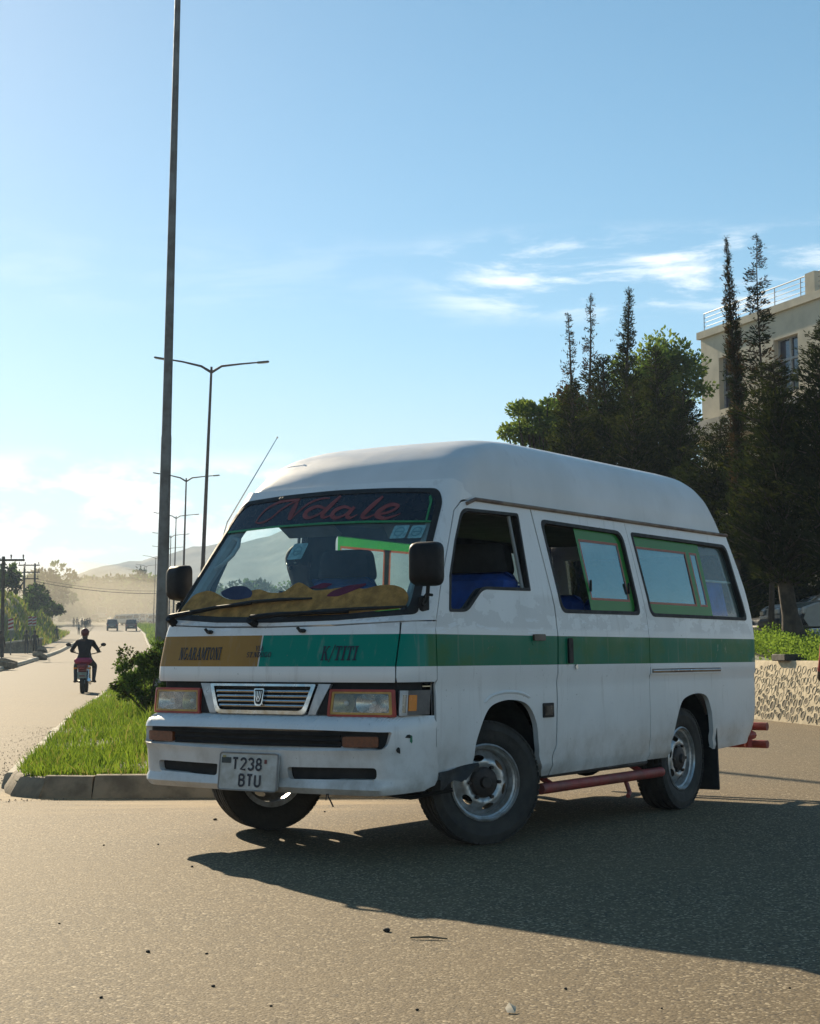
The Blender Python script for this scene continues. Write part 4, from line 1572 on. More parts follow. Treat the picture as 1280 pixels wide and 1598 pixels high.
for (y0, y1, z0, z1) in ((.485, .575, 1.600, 1.672), (.590, .672, 1.598, 1.668), (-.120, -.022, 1.508, 1.598)):
    st_ = skin('licence_sticker', BODY, wt(roundp([(y0, z0), (y1, z0), (y1, z1), (y0, z1)], .01)), [], M_STK, wsc, -0.004, 0, (.05, .05))
    decal('sticker_print', ribbon(arc((y0 + y1) / 2, (z0 + z1) / 2, .026, .024, 0, 360), .006) + ribbon([(y0 + .02, (z0 + z1) / 2), (y1 - .02, (z0 + z1) / 2)], .006), BODY, mat('sticker_ink', (.10, .26, .30), .6), st_, -0.002)
plush = [(-.745, 1.225), (-.745, 1.26), (-.70, 1.335), (-.60, 1.355), (-.52, 1.335), (-.42, 1.30), (-.36, 1.292), (-.30, 1.335), (-.22, 1.352), (-.12, 1.325), (-.03, 1.325), (.03, 1.385), (.09, 1.365), (.16, 1.33), (.25, 1.335), (.36, 1.348), (.40, 1.352), (.46, 1.33), (.55, 1.352), (.64, 1.350), (.71, 1.325), (.75, 1.28), (.745, 1.228), (.4, 1.203), (0, 1.196), (-.4, 1.203)]
pc = skin('dash_cover', BODY, wt(roundp(plush, .03, 3)), [], M_OCHRE, van, -0.003, 0, (.06, .03))
skin('plush_patch', BODY, wt(roundp([(-.50, 1.338), (-.42, 1.372), (-.32, 1.368), (-.25, 1.335), (-.24, 1.305), (-.34, 1.292), (-.43, 1.303)], .03, 3)), [], M_NAVYCL, pc, -0.0015, 0, (.05, .03))
skin('plush_patch', BODY, wt(roundp([(.255, 1.298), (.28, 1.325), (.36, 1.352), (.47, 1.362), (.47, 1.350), (.40, 1.320), (.33, 1.295)], .02, 3)), [], M_PURPLE, pc, -0.0015, 0, (.05, .03))
skin('plush_patch', BODY, wt(roundp([(.12, 1.345), (.20, 1.372), (.27, 1.365), (.22, 1.34)], .015, 3)), [], M_PURPLE, pc, -0.0022, 0, (.05, .03))

# ---- side glass with coloured film
def film_set(s, P0, P1, bars, pane_mat, border=.055, parent=None):
    """sliding pane: pale mirror film inside a red line inside a broad green margin"""
    e = s
    (x0, z0), (x1, z1) = P0, P1
    lean = lambda x, z: (x - (1.49 - z) * .16, z)          # panes lean like the pillars
    box = lambda a, b, c, d: [lean(a, b), lean(c, b), lean(c, d), lean(a, d)]
    out = box(x0, z0, x1, z1)
    mid = box(x0 - border * .5, z0 + border * 1.15, x1 + border, z1 - border * 1.15)
    inn = box(x0 - border * .5 - .014, z0 + border * 1.15 + .014, x1 + border + .014, z1 - border * 1.15 - .014)
    pane = skin('window_pane', BODY, sx(out, None, e), [], pane_mat, parent, -0.020, 0, (.08, .08))
    skin('green_film', BODY, sx(out, None, e), [sx(mid, None, e)], M_FGREEN, pane, -0.017, 0, (.08, .08))
    skin('red_tape', BODY, sx(mid, None, e), [sx(inn, None, e)], M_FRED, pane, -0.016, 0, (.08, .08))
    for xb in bars:
        bar = box(xb, z0 + border * 1.15, xb - .085, z1 - border * 1.15)
        bi = box(xb - .016, z0 + border * 1.15, xb - .069, z1 - border * 1.15)
        skin('red_tape', BODY, sx(bar, None, e), [], M_FRED, pane, -0.0155, 0, (.08, .08))
        skin('green_film', BODY, sx(bi, None, e), [], M_FGREEN, pane, -0.0150, 0, (.08, .08))
    return pane


pn = film_set(1, (-1.145, 1.255), (-1.735, 1.742), [], M_FILM, parent=LS)
for x in (-1.165, -1.665):
    mb = MB()
    P = Vector(tuple(BODY.off(BODY.tx(x - .03, 1.40), 1.40, -0.006)))
    mb.box(P, (.018, .012, .07), None, 0, .004)
    mb.build('window_catch', M_PLAST, pn)
film_set(1, (-1.90, 1.250), (-2.90, 1.738), [-2.655], M_FILM, parent=LQ)
skin('window_pane', BODY, sx([(-2.87, 1.74), (-3.285, 1.738), (-3.455, 1.248), (-2.95, 1.248)], None, 1), [], M_GLASS, LQ, -0.026, 0, (.08, .08))
mb = MB()
mb.tube([tuple(BODY.off(BODY.tx(x, 1.497), 1.497, -0.035)) for x in (-2.90, -3.1, -3.35)], .008, 8)
mb.build('window_bar', mat('pale_bar', (.5, .55, .56), .4), LQ)
film_set(-1, (-.80, 1.255), (-1.735, 1.742), [-1.30], M_GLASS, parent=RS)
film_set(-1, (-1.90, 1.250), (-2.90, 1.738), [-2.4], M_GLASS, parent=RQ)
skin('window_pane', BODY, sx([(-2.87, 1.74), (-3.285, 1.738), (-3.455, 1.248), (-2.95, 1.248)], None, -1), [], M_DKGLASS, RQ, -0.026, 0, (.08, .08))
# curtains in the rear corner windows
for s in (1, -1):
    mb = MB()
    cols = 16
    vs = []
    for i, z in enumerate((1.26, 1.5)):
        for k in range(cols):
            x = -2.93 - .36 * k / (cols - 1) - (1.5 - z) * .14
            vs.append((x, s * (float(bodyW(z)) - .075 - .012 * math.sin(k * 1.9)), z))
    mb.add(vs, [(k, k + 1, cols + k + 1, cols + k) for k in range(cols - 1)]).build('curtain', mat('blue_curtain', (.02, .10, .48), .8, var=.3, scale=9), van)

# quarter light bars in the open front window
for s in (1, -1):
    mb = MB()
    mb.tube([tuple(BODY.off(BODY.tx(-.365, 1.76, s), 1.76, -.02)), tuple(BODY.off(BODY.tx(-.405, 1.35, s), 1.35, -.02))], .010, 8)
    mb.build('window_channel', mat('grey_channel', (.25, .26, .26), .5), LD if s > 0 else RD)

# ---- handles, marker, rail, sill trim, flaps
def plate_on(name, x0, x1, z0, z1, o, depth, m, parent, r=.012, s=1):
    return skin(name, BODY, sx(roundp([(x0, z0), (x1, z0), (x1, z1), (x0, z1)], r), None, s), [], m, parent, o, depth, (.05, .05))
for s, dd in ((1, LD), (-1, RD)):
    h_ = plate_on('door_handle', -.415, -.565, 1.045, 1.112, .002, .004, M_VAN, dd, .02, s)
    plate_on('handle_grip', -.420, -.545, 1.072, 1.106, .016, .018, mat('brown_handle', (.07, .045, .032), .45), h_, .01, s)
h_ = plate_on('door_handle', -.800, -.895, .930, 1.098, .003, .004, M_VAN, LS, .03)
plate_on('handle_grip', -.812, -.862, .945, 1.088, .015, .018, M_PLAST, h_, .015)
mb = MB()
p = BODY.off(BODY.tx(-.905, .925), .925, .004)
q = BODY.off(BODY.tx(-.905, .925), .925, .012)
mb.tube([tuple(p), tuple(q)], .014, 14)
mb.build('door_lock', M_CHROME, LS)
plate_on('side_marker', -.530, -.650, .648, .728, .006, .01, M_PLAST, LD, .008)
plate_on('side_marker_lens', -.545, -.635, .662, .714, .009, .004, mat('smoked_lens', (.03, .028, .03), .2), LD, .006)
rl = plate_on('slide_rail', -1.880, -2.965, .872, .918, .006, .008, M_VAN, LQ, .004)
plate_on('rail_channel', -1.895, -2.945, .880, .905, .008, .002, M_RAIL, rl, .003)
mb = MB()
mb.tube([tuple(BODY.off(BODY.tx(x, .893), .893, .010)) for x in np.linspace(-1.9, -2.94, 12)], .005, 6)
mb.build('rail_lip', M_CHROME, rl)
# black rubber flap hanging in front of the wheel
mb = MB()
vs, fs = [], []
for i in range(9):
    x = .54 - .37 * i / 8
    for k in range(4):
        z = .412 - .085 * k / 3 * (1 - .5 * (i / 8)) - .012 * math.sin(i * 1.7) * (k > 1)
        y = .845 + .012 * math.sin(i * .9 + k) + .004 * k
        vs.append((x, y, z + .004 * i))
for i in range(8):
    for k in range(3):
        fs.append((i * 4 + k, i * 4 + k + 1, i * 4 + 5 + k, i * 4 + 4 + k))
mb.add(vs, fs).build('torn_wheel_flap', M_RUB, van)
# underside, sill, side step tube, rear pipe bumper, mud flaps, axles
mb = MB()
mb.box((-1.35, 0, .47), (3.5, 1.30, .10), None, 0, .02)
mb.box((-2.9, 0, .50), (1.2, 1.3, .10), None, 0, .02)
mb.box((.45, 0, .50), (.62, 1.30, .12), None, 0, .02)
mb.box((-1.4, .45, .40), (3.6, .09, .12), None, 0, .01)
mb.box((-1.4, -.45, .40), (3.6, .09, .12), None, 0, .01)
mb.build('chassis', M_DARK, van)
for s in (1, -1):
    mb = MB()
    mb.box((-1.26, s * .77, .345), (1.32, .07, .07), None, 0, .015)
    mb.build('sill', mat('dirty_sill', (.12, .11, .10), .8, var=.4, scale=5), van)
mb = MB()
mb.tube([(-.56, .80, .255), (-2.10, .80, .258)], .031, 14)
mb.tube([(-.72, .80, .26), (-.72, .55, .40)], .018, 8)
mb.tube([(-1.86, .80, .26), (-1.86, .55, .40)], .018, 8)
mb.tube([(-1.62, .79, .245), (-1.60, .83, .165), (-1.54, .85, .15)], .014, 8)
mb.build('side_step', M_RED, van)
mb = MB()
for z in (.478, .352):
    mb.tube([(-3.80, -.83, z), (-3.80, .83, z)], .029, 14)
mb.tube([(-3.76, .70, .50), (-3.76, .70, .33)], .03, 10)
mb.tube([(-3.76, -.70, .50), (-3.76, -.70, .33)], .03, 10)
for y in (-.5, .5, .72, -.72):
    mb.tube([(-3.80, y, .415), (-3.35, y * .95, .43)], .03, 8)
mb.build('rear_pipe_bumper', M_RED, van)
for s in (1, -1):
    mb = MB()
    mb.box((-2.90, s * .73, .34), (.018, .22, .50), Matrix.Rotation(rad(4), 3, 'Y'), 0, .004)
    mb.build('mud_flap', M_RUB, van)
    # dark tub inside each arch
    for xw in (-.16, -2.49):
        mb = MB()
        vs, fs = [], []
        for k in range(17):
            a = math.pi * k / 16
            for yy2 in (.30, .80):
                vs.append((xw + .385 * math.cos(a), s * yy2, .36 + .40 * math.sin(a)))
        fs = [(2 * k, 2 * k + 1, 2 * k + 3, 2 * k + 2) for k in range(16)] + [tuple(2 * k for k in range(17))]
        mb.add(vs, fs).build('wheel_tub', M_DARK, van)
mb = MB()
mb.tube([(-2.415, -.6, .325), (-2.415, .6, .325)], .05, 12)
mb.ball((-2.415, .1, .325), .14)
mb.tube([(0, -.55, .30), (0, .55, .30)], .035, 10)
mb.tube([(.25, -.5, .30), (.25, .55, .27)], .014, 8)
mb.build('axle', M_DARK, van)
mb = MB()
mb.tube([(.30, .78, .31), (.42, .60, .27), (.60, .45, .31)], .012, 6)
mb.build('hanging_rod', M_DARK, van)
mb = MB()
mb.tube([(.955, .475, .322), (.953, .478, .305), (.95, .490, .285), (.95, .505, .26)], .004, 5)
mb.tube([(.955, .468, .322), (.953, .462, .29)], .003, 5)
mb.build('broken_clip', M_RUB, van)

# ---- wheels
def make_wheel(nm):
    w = bpy.data.objects.new(nm, None)
    COL.objects.link(w)
    Mx = Matrix.Rotation(rad(-90), 4, 'X')        # lathe axis -> +Y (outward)
    prof = [(.192, -.070), (.215, -.085), (.26, -.096), (.295, -.095), (.315, -.086)]
    groove = []
    for a, b in ((-.078, -.050), (-.040, -.012), (.012, .040), (.050, .078)):
        groove += [(.317, a), (.325, a + .003), (.325, b - .003), (.317, b)]
    prof += groove + [(.315, .086), (.295, .095), (.275, .098), (.268, .095), (.24, .094), (.215, .085), (.192, .070)]
    mb = MB()
    mb.lathe(prof, 56, Mx)
    # tread lugs on the shoulders
    for k in range(60):
        a = 2 * math.pi * k / 60
        for y in (-.086, .086):
            R3 = Matrix.Rotation(-a, 3, 'Y')
            mb.box(R3 @ Vector((.3165, 0, 0)) + Vector((0, y, 0)), (.008, .018, .026), R3)
    mb.build('tyre', M_TYRE, w, 30)
    # rim: dished disc with slots
    holes = []
    for k in range(6):
        a = 2 * math.pi * k / 6 + .3
        c, s_ = math.cos(a), math.sin(a)
        P = []
        for j in range(14):
            b = 2 * math.pi * j / 14
            u, v = .016 * math.cos(b), .034 * math.sin(b)
            P.append(((.128 + u) * c - v * s_, (.128 + u) * s_ + v * c))
        holes.append(P)
    circ = [(.165 * math.cos(2 * math.pi * k / 48), .165 * math.sin(2 * math.pi * k / 48)) for k in range(48)]
    vs, fs = cdt(circ, holes, .014)
    rr = np.hypot(vs[:, 0], vs[:, 1])
    hh = np.interp(rr, [0, .06, .078, .10, .125, .150, .165], [.050, .050, .052, .068, .062, .030, .020])
    mb = MB()
    mb.add([(x, h, y) for (x, y), h in zip(vs, hh)], [tuple(int(i) for i in f) for f in fs])
    mb.lathe([(.160, .020), (.168, .012), (.172, .030), (.176, .060), (.186, .066), (.188, .074), (.200, .078), (.204, .084), (.196, .090), (.190, .078)], 56, Mx)
    mb.lathe([(.165, .02), (.165, -.07), (.195, -.078)], 40, Mx)
    rim = mb.build('rim', M_STEEL, w, 40)
    for k in range(6):
        mb = MB()
        a = 2 * math.pi * k / 6
        mb.tube([(.088 * math.cos(a), .05, .088 * math.sin(a)), (.088 * math.cos(a), .078, .088 * math.sin(a))], .010, 6)
        mb.build('wheel_nut', M_HUB, rim)
    mb = MB()
    mb.lathe([(.0, .098), (.026, .098), (.030, .092), (.032, .080), (.070, .074), (.080, .064), (.082, .045)], 28, Mx)
    mb.build('hub_cap', M_HUB, w, 40)
    mb = MB()
    mb.lathe([(.0, -.03), (.09, -.03), (.11, -.05), (.11, -.09), (.0, -.10)], 24, Mx)
    mb.build('brake_drum', M_DARK, w, 40)
    return w


STEER = rad(-31)
w0 = make_wheel('wheel')
for i, (x, y, a) in enumerate(((-.07, .705, STEER), (-2.415, .715, 0), (-.04, -.705, STEER + math.pi), (-2.415, -.715, math.pi))):
    w = w0 if i == 0 else copy_tree(w0)
    w.parent = van
    w.location = (x, y, .325)
    w.rotation_euler = (0, 0, a)

# ---- mirrors, aerial
def mirror(s, c, sz, name='door_mirror'):
    mb = MB()
    R3 = Matrix.Rotation(rad(s * 12), 3, 'Z')
    hx, hy, hz = sz
    vs, fs = [], []
    shape = roundp([(-hy, -hz), (hy, -hz), (hy, hz), (-hy, hz)], .045, 5)
    for (x, k) in ((-.035, 1.0), (-.01, 1.0), (.03, .94), (.05, .80), (.058, .5)):
        for (y, z) in shape:
            vs.append(Vector(c) + R3 @ Vector((x, y * k, z * k)))
    n_ = len(shape)
    for r in range(4):
        for k in range(n_):
            fs.append((r * n_ + k, r * n_ + (k + 1) % n_, (r + 1) * n_ + (k + 1) % n_, (r + 1) * n_ + k))
    fs += [tuple(range(n_)), tuple(4 * n_ + k for k in range(n_))]
    m_ = mb.add(vs, fs).build(name, M_PLAST, van, 50)
    mb = MB()
    a = Vector(c)
    foot = Vector(tuple(BODY.off(BODY.tx(.60, 1.25, s), 1.25, 0)))
    mb.tube([a + Vector((-.02, 0, -hz * .95)), a + Vector((-.02, -s * .005, -hz - .055)), a + Vector((-.04, -s * .03, -hz - .075)), foot], .010, 8)
    mb.tube([a + Vector((-.01, s * .03, -hz - .045)), a + Vector((-.02, -s * .01, -hz - .040)), foot + Vector((0, 0, .03))], .007, 8)
    mb.box(foot, (.07, .03, .08), None, 0, .008)
    mb.build('mirror_arm', M_PLAST, m_)
    mb = MB()
    mb.add([Vector(c) + R3 @ Vector((-.036, y * .88, z * .88)) for y, z in shape], [tuple(range(n_))])
    mb.build('mirror_glass', M_CHROME, m_)


mirror(1, (.79, .945, 1.437), (.05, .082, .108))
mirror(-1, (.485, -.925, 1.405), (.05, .075, .100))
mb = MB()
mb.tube([(.28, -.775, 1.68), (.237, -.785, 1.76), (-.236, -.80, 2.301)], [.006, .004, .0022], 6)
mb.ball((-.236, -.80, 2.301), .006)
mb.build('aerial', M_CHROME, van)
# grab handle on the right pillar, seen through the windscreen
mb = MB()
gpts = [tuple(p) for p in (lambda a: [BODY.off(BODY.ty(y, z), z, -.035) for y, z in a])([(-.690, 1.650), (-.640, 1.672), (-.600, 1.662), (-.582, 1.625), (-.592, 1.575), (-.630, 1.525), (-.675, 1.500), (-.715, 1.512)])]
mb.tube(gpts, .012, 8)
mb.build('grab_handle', mat('grey_handle', (.42, .44, .45), .6), van)
# pale trim on both A pillars inside
for s in (1, -1):
    mb = MB()
    pts = [tuple(BODY.off(BODY.ty(s * y, z), z, -.05)) for y, z in ((.76, 1.24), (.72, 1.45), (.665, 1.72), (.62, 1.84))]
    mb.tube(pts, .035, 8)
    mb.build('pillar_trim', mat('pillar_grey', (.36, .38, .38), .7), van)

# ---- cabin
mb = MB()
mb.box((-1.4, 0, .80), (4.2, 1.50, .04), None, 0, .01)
mb.build('cabin_floor', M_DARK, van)
mb = MB()
mb.box((.52, 0, 1.02), (.42, 1.44, .30), None, 0, .05)
mb.box((.34, -.38, 1.20), (.20, .40, .10), None, 0, .04)
mb.box((.40, .30, 1.18), (.25, .5, .04), None, 0, .015)
mb.build('dashboard', mat('dash_grey', (.07, .075, .08), .7), van)
mb = MB()
Msw = Matrix.Translation((.12, -.40, 1.19)) @ Matrix.Rotation(rad(-38), 4, 'Y')
ringp = [Msw @ Vector((.19 * math.cos(2 * math.pi * k / 28), .19 * math.sin(2 * math.pi * k / 28), 0)) for k in range(29)]
mb.tube(ringp, .013, 8, caps=False)
for k in range(3):
    a = 2 * math.pi * k / 3
    mb.tube([Msw @ Vector((0, 0, -.02)), Msw @ Vector((.19 * math.cos(a), .19 * math.sin(a), 0))], .012, 6)
mb.tube([Msw @ Vector((0, 0, 0)), Msw @ Vector((0, 0, -.35))], .03, 10)
mb.build('steering_wheel', M_PLAST, van)


def seat(x, y, w, top, hr=True, back_mat=None):
    mb = MB()
    mb.box((x + .24, y, .92), (.50, w, .16), None, 0, .05)
    s_ = mb.build('seat', back_mat or M_BLUE, van)
    mb = MB()
    R3 = Matrix.Rotation(rad(-10), 3, 'Y')
    mb.box(Vector((x - .04, y, (top + .92) / 2)), (.12, w, top - .90), R3, 0, .05)
    mb.build('backrest', back_mat or M_BLUE, s_)
    if hr:
        mb = MB()
        vs, fs = [], []
        shape = roundp([(-w * .39, -.09), (w * .39, -.09), (w * .32, .095), (-w * .32, .095)], .05, 5)
        n_ = len(shape)
        for (xx_, k) in ((-.055, .8), (-.04, 1), (.04, 1), (.06, .8)):
            for (yy_, zz_) in shape:
                vs.append((x - .13 + xx_, y + yy_ * k, top + .085 + zz_ * k))
        for r in range(3):
            for k in range(n_):
                fs.append((r * n_ + k, r * n_ + (k + 1) % n_, (r + 1) * n_ + (k + 1) % n_, (r + 1) * n_ + k))
        fs += [tuple(range(n_)), tuple(3 * n_ + k for k in range(n_))]
        mb.add(vs, fs)
        mb.build('headrest', M_SEATB, s_, 50)
    return s_


seat(-.34, .47, .56, 1.44)
seat(-.34, -.45, .50, 1.44)
for x in (-1.28, -2.05, -2.85):
    for y in (-.46, .0, .46):
        seat(x, y, .42, 1.34, False)
mb = MB()
mb.box((.02, .36, 1.70), (.02, .40, .15), Matrix.Rotation(rad(35), 3, 'Y'), 0, .008)
mb.build('sun_visor', mat('visor_grey', (.20, .23, .24), .8), van)
mb = MB()
mb.box((.02, -.36, 1.71), (.02, .38, .14), Matrix.Rotation(rad(60), 3, 'Y'), 0, .008)
mb.build('sun_visor', mat('visor_grey', (.20, .23, .24), .8), van)
mb = MB()
mb.tube([(-.40, .735, 1.76), (-.45, .77, 1.30), (-.45, .74, .95)], .02, 6, flat=.2)
mb.build('seat_belt', M_SEATB, van)

# ------------------------------------------------------------------ street lamps on the median
M_GALV = mat('galvanised_steel', (0.20, 0.20, 0.195), 0.6, 0.5, var=0.35, scale=3, c2=(0.12, 0.11, 0.10))
M_LAMPB = mat('painted_lamp_pole', (0.115, 0.085, 0.075), 0.6, 0.3, var=0.3, scale=2)


def street_lamp(label, x, y, h, topx, r0, arm, m, base=0.0, group='street lamps along the median'):
    z0 = float(gz(y)) + base
    L = thing('street_lamp', label, 'street lamp', (x, y, z0), 0, group)
    top = Vector((topx - x, 0, h))
    mb = MB()
    mb.tube([(0, 0, 0), top * .34, top * .345, top], [r0, r0 * .80, r0 * .74, r0 * .42], 14)
    if y < 40:
        mb.tube([top * .66, top * .664], r0 * .60, 14)
    mb.build('pole', m, L)
    mb = MB()
    mb.box((0, 0, .015), (r0 * 4.5, r0 * 4.5, .04), None, 0, .006)
    for a in (45, 135, 225, 315):
        mb.tube([(r0 * 1.8 * math.cos(rad(a)), r0 * 1.8 * math.sin(rad(a)), .03), (r0 * 1.8 * math.cos(rad(a)), r0 * 1.8 * math.sin(rad(a)), .09)], .014, 6)
    mb.build('base_plate', m, L)
    for s in (-1, 1):
        mb = MB()
        k = .10 + .0 * s
        rise = .42 if s < 0 else .22
        pts = [top + Vector((0, 0, -.25)), top + Vector((s * arm * .18, 0, .03)), top + Vector((s * arm * .5, 0, rise * .55)), top + Vector((s * arm * .80, 0, rise * .86))]
        mb.tube(pts, [r0 * .5, r0 * .42, r0 * .33, r0 * .28], 8)
        A = mb.build('arm', m, L)
        mb = MB()
        R3 = Matrix.Rotation(-s * math.atan2(rise, arm), 3, 'Y')
        mb.box(top + Vector((s * arm * .90, 0, rise * .94)), (arm * .22, .24, .07), R3, 0, .025)
        mb.build('lamp_head', mat('lamp_head_grey', (.10, .09, .085), .5, .2), A)
        mb = MB()
        mb.box(top + Vector((s * arm * .90, 0, rise * .94 - .042)), (arm * .16, .17, .015), R3)
        mb.build('lamp_lens', mat('lamp_diffuser', (.45, .45, .42), .3), A)
    return L


street_lamp('tall galvanised street lamp nearest the minibus, its head above the picture', -4.42, 29.1, 14.0, -4.19, .115, 2.5, M_GALV, .12)
def at(px, py, Y):
    """the point at distance Y seen where the photograph shows (px, py)"""
    c, s = math.cos(rad(5.0)), math.sin(rad(5.0))
    u = -(py - 799) / 2566.0
    k = Y / (c - u * s)
    return ((px - 640) / 2566.0 * k, Y, CAM_H + (s + u * c) * k)



lamps = [(309, 331, 573, 72.6, 'brown double-arm street lamp second from the camera'), (282, 291, 746, 126, 'double-arm street lamp third from the camera'), (268.5, 275, 805, 185, 'double-arm street lamp fourth from the camera, just right of the near pole'),
         (262, 266.6, 835, 224, 'double-arm street lamp fifth from the camera, close beside the near pole'), (258, 261.5, 855, 270, 'double-arm street lamp sixth from the camera, partly behind the near pole'),
         (238, 243, 869, 325, 'double-arm street lamp mostly hidden behind the near pole'), (226, 228, 881.8, 393, 'hazy double-arm street lamp just left of the near pole'), (209, 211, 889, 445, 'hazy double-arm street lamp above the distant pickup')]
for bx, tx_, ty_, Y, lb in lamps:
    tp = at(tx_, ty_, Y)
    street_lamp(lb, at(bx, 1010, Y)[0], Y, tp[2] - float(gz(Y)), tp[0], .125, 2.55, M_LAMPB, .05)
for bx, Y, lb in ((192, 520, 'faint street lamp in the dust above the distant car'), (174, 590, 'faint street lamp in the dust behind the distant truck'), (155, 650, 'faint street lamp in the dust left of the distant truck'), (136, 700, 'faint street lamp pole in the dust over the walking group'), (122, 760, 'very faint street lamp pole in the dust plume'), (99, 820, 'leftmost faint street lamp pole in the dust plume')):
    street_lamp(lb, at(bx, 950, Y)[0], Y, 13.5, at(bx + 1, 920, Y)[0], .125, 2.5, M_LAMPB)

# ------------------------------------------------------------------ plants
M_BARK = mat('bark', (0.085, 0.062, 0.045), 0.95, var=0.4, scale=5, bump=0.7, bscale=18)
L_DARK = leaf_mat('cypress_dark', (0.018, 0.027, 0.010), 0.25)
L_OLIVE = leaf_mat('cypress_olive', (0.042, 0.050, 0.015), 0.30)
L_BRWN = leaf_mat('dry_needles', (0.060, 0.040, 0.024), 0.30)
L_GREEN = leaf_mat('broad_leaf', (0.075, 0.125, 0.030), 0.45)
L_LIGHT = leaf_mat('broad_leaf_light', (0.135, 0.185, 0.045), 0.5)


def cards(P, D, size, asp=0.45, jit=0.5, rng=None):
    """a leaf-shaped 4-gon at every point, pointing roughly along D"""
    r = rng or RNG
    n = len(P)
    D = D + r.normal(0, jit, (n, 3))
    D /= np.linalg.norm(D, axis=1, keepdims=True) + 1e-9
    U = np.cross(D, r.normal(0, 1, (n, 3)))
    U /= np.linalg.norm(U, axis=1, keepdims=True) + 1e-9
    s = np.asarray(size) * r.uniform(.55, 1.35, n)[:, None]
    V = np.stack([P, P + D * s * .45 + U * s * asp * .5, P + D * s, P + D * s * .5 - U * s * asp * .5], 1).reshape(-1, 3)
    F = (np.arange(n)[:, None] * 4 + np.arange(4)[None, :])
    return V, F


def conifer(name, label, base, h, rmax, seed, nbr=90, leaves=26, mats=None, pick=None, shape='cone', low=.12, lean=(0, 0), card=.16, up=.45, trunk_r=None, cat='tree', group=None, gap=0.0, cl=.22):
    rg = random.Random(seed)
    rn = np.random.default_rng(seed)
    T = thing(name, label, cat, base, 0, group)
    axis = lambda q: Vector((lean[0] * h * min(q, .30 + .1 * q) , lean[1] * h * q, q * h)) + Vector((math.sin(q * 5 + seed) * .012 * h, math.cos(q * 4 + seed) * .012 * h, 0))
    tr = trunk_r or h * .022
    mb = MB()
    mb.tube([axis(k / 10) for k in range(11)], [tr * (1 - .93 * k / 10) + (tr * .5 if k == 0 else 0) for k in range(11)], 9)
    Ps, Ds, Ts = [], [], []
    for i in range(nbr):
        q = low + (1 - low) * (i + rg.random()) / nbr
        u = (q - low) / (1 - low)
        if shape == 'cone':
            prof = (1 - u) ** .95 * min(1, .5 + u * 4) * (.78 + .22 * math.sin(u * 24 + seed))
        elif shape == 'dome':
            prof = (1 - u) ** .5 * min(1, .5 + u * 4) * (.82 + .18 * math.sin(u * 22 + seed))
        elif shape == 'column':
            prof = min(1, .6 + u * 2) * (1 - u ** 2.6) + .06
        elif shape == 'wide':
            prof = math.sin(math.pi * min(1, .18 + u * .82)) ** .7
        elif shape == 'ragged':
            prof = (1 - u) ** .55 * (.45 + .55 * abs(math.sin(u * 7.5 + 1)))
        else:   # spire: broad below, thin leader above
            prof = .12 + .9 * (1 - u / .55) ** .8 if u < .55 else .26 * (1 - u) / .45 + .015
        Lb = rmax * prof * rg.uniform(.55, 1.15)
        a = rg.uniform(0, 2 * math.pi)
        s0 = axis(q)
        d = Vector((math.cos(a), math.sin(a), up * rg.uniform(.4, 1.4)))
        if rg.random() < gap:
            continue
        tip = s0 + d * Lb
        mid = s0 + d * Lb * .5 + Vector((0, 0, -.06 * Lb))
        mb.tube([s0, mid, tip], [max(.008, tr * .30 * (1 - q * .7)), max(.006, tr * .18 * (1 - q * .6)), .004], 5)
        # flat spray of side twigs, so that branches read as layers with gaps between
        dn = d.normalized()
        side = dn.cross(Vector((0, 0, 1))).normalized()
        upv = side.cross(dn)
        nt = max(3, int(leaves * .30 * (.45 + .55 * Lb / rmax)))
        tone = rg.random()
        for k in range(nt):
            f = (k + rg.random()) / nt
            st_ = s0.lerp(mid, f * 2) if f < .5 else mid.lerp(tip, f * 2 - 1)
            sg = 1 if k % 2 else -1
            td = (dn * rg.uniform(.4, .9) + side * sg * rg.uniform(.4, 1.0) + upv * rg.uniform(-.15, .55)).normalized()
            tl = (cl * 1.5 * Lb * (1.15 - f) + card * .9 * min(1, max(.22, (1 - u) * 3.2))) * rg.uniform(.6, 1.2)
            mcount = max(3, int(tl / card * 2.2))
            for q2 in range(mcount):
                g = (q2 + rg.random()) / mcount
                c = st_ + td * tl * g + Vector((rg.gauss(0, 1), rg.gauss(0, 1), rg.gauss(0, 1))) * card * .22
                Ps.append(tuple(c))
                Ds.append((td.x + dn.x * .4, td.y + dn.y * .4, td.z + .25))
                Ts.append(tone)
    mb.build('trunk', M_BARK, T, 40)
    if shape in ('spire', 'column', 'cone'):
        for i in range(int(34 * h / 8)):
            q = 1 - .30 * rg.random() ** 1.3
            w = rmax * .22 * (1 - q) / .30 + .012
            Ps.append(tuple(axis(q) + Vector((rg.gauss(0, w), rg.gauss(0, w), 0))))
            Ds.append((rg.gauss(0, .4), rg.gauss(0, .4), 1.0))
            Ts.append(rg.random())
    P, D = np.array(Ps), np.array(Ds)
    k = 3
    TT = np.repeat(np.array(Ts), k, 0)
    P = np.repeat(P, k, 0)
    near = np.clip((P[:, 2:3] / h - .8) / .2, 0, 1)
    P = P + rn.normal(0, card * .28, P.shape) * (1 - .6 * near)
    D = np.repeat(D, k, 0)
    V, F = cards(P, D, card * (.42 + .58 * np.clip((1 - P[:, 2:3] / h) * 4, 0, 1)), .26, .50, rn)
    mm = mats or [L_DARK, L_OLIVE]
    # clumps lean to one of the leaf tones
    mi = np.clip(((TT + rn.normal(0, .13, len(TT))) * len(mm)).astype(int), 0, len(mm) - 1)
    link('crown', raw_mesh('crown', V, F, mm, mi), T)
    return T


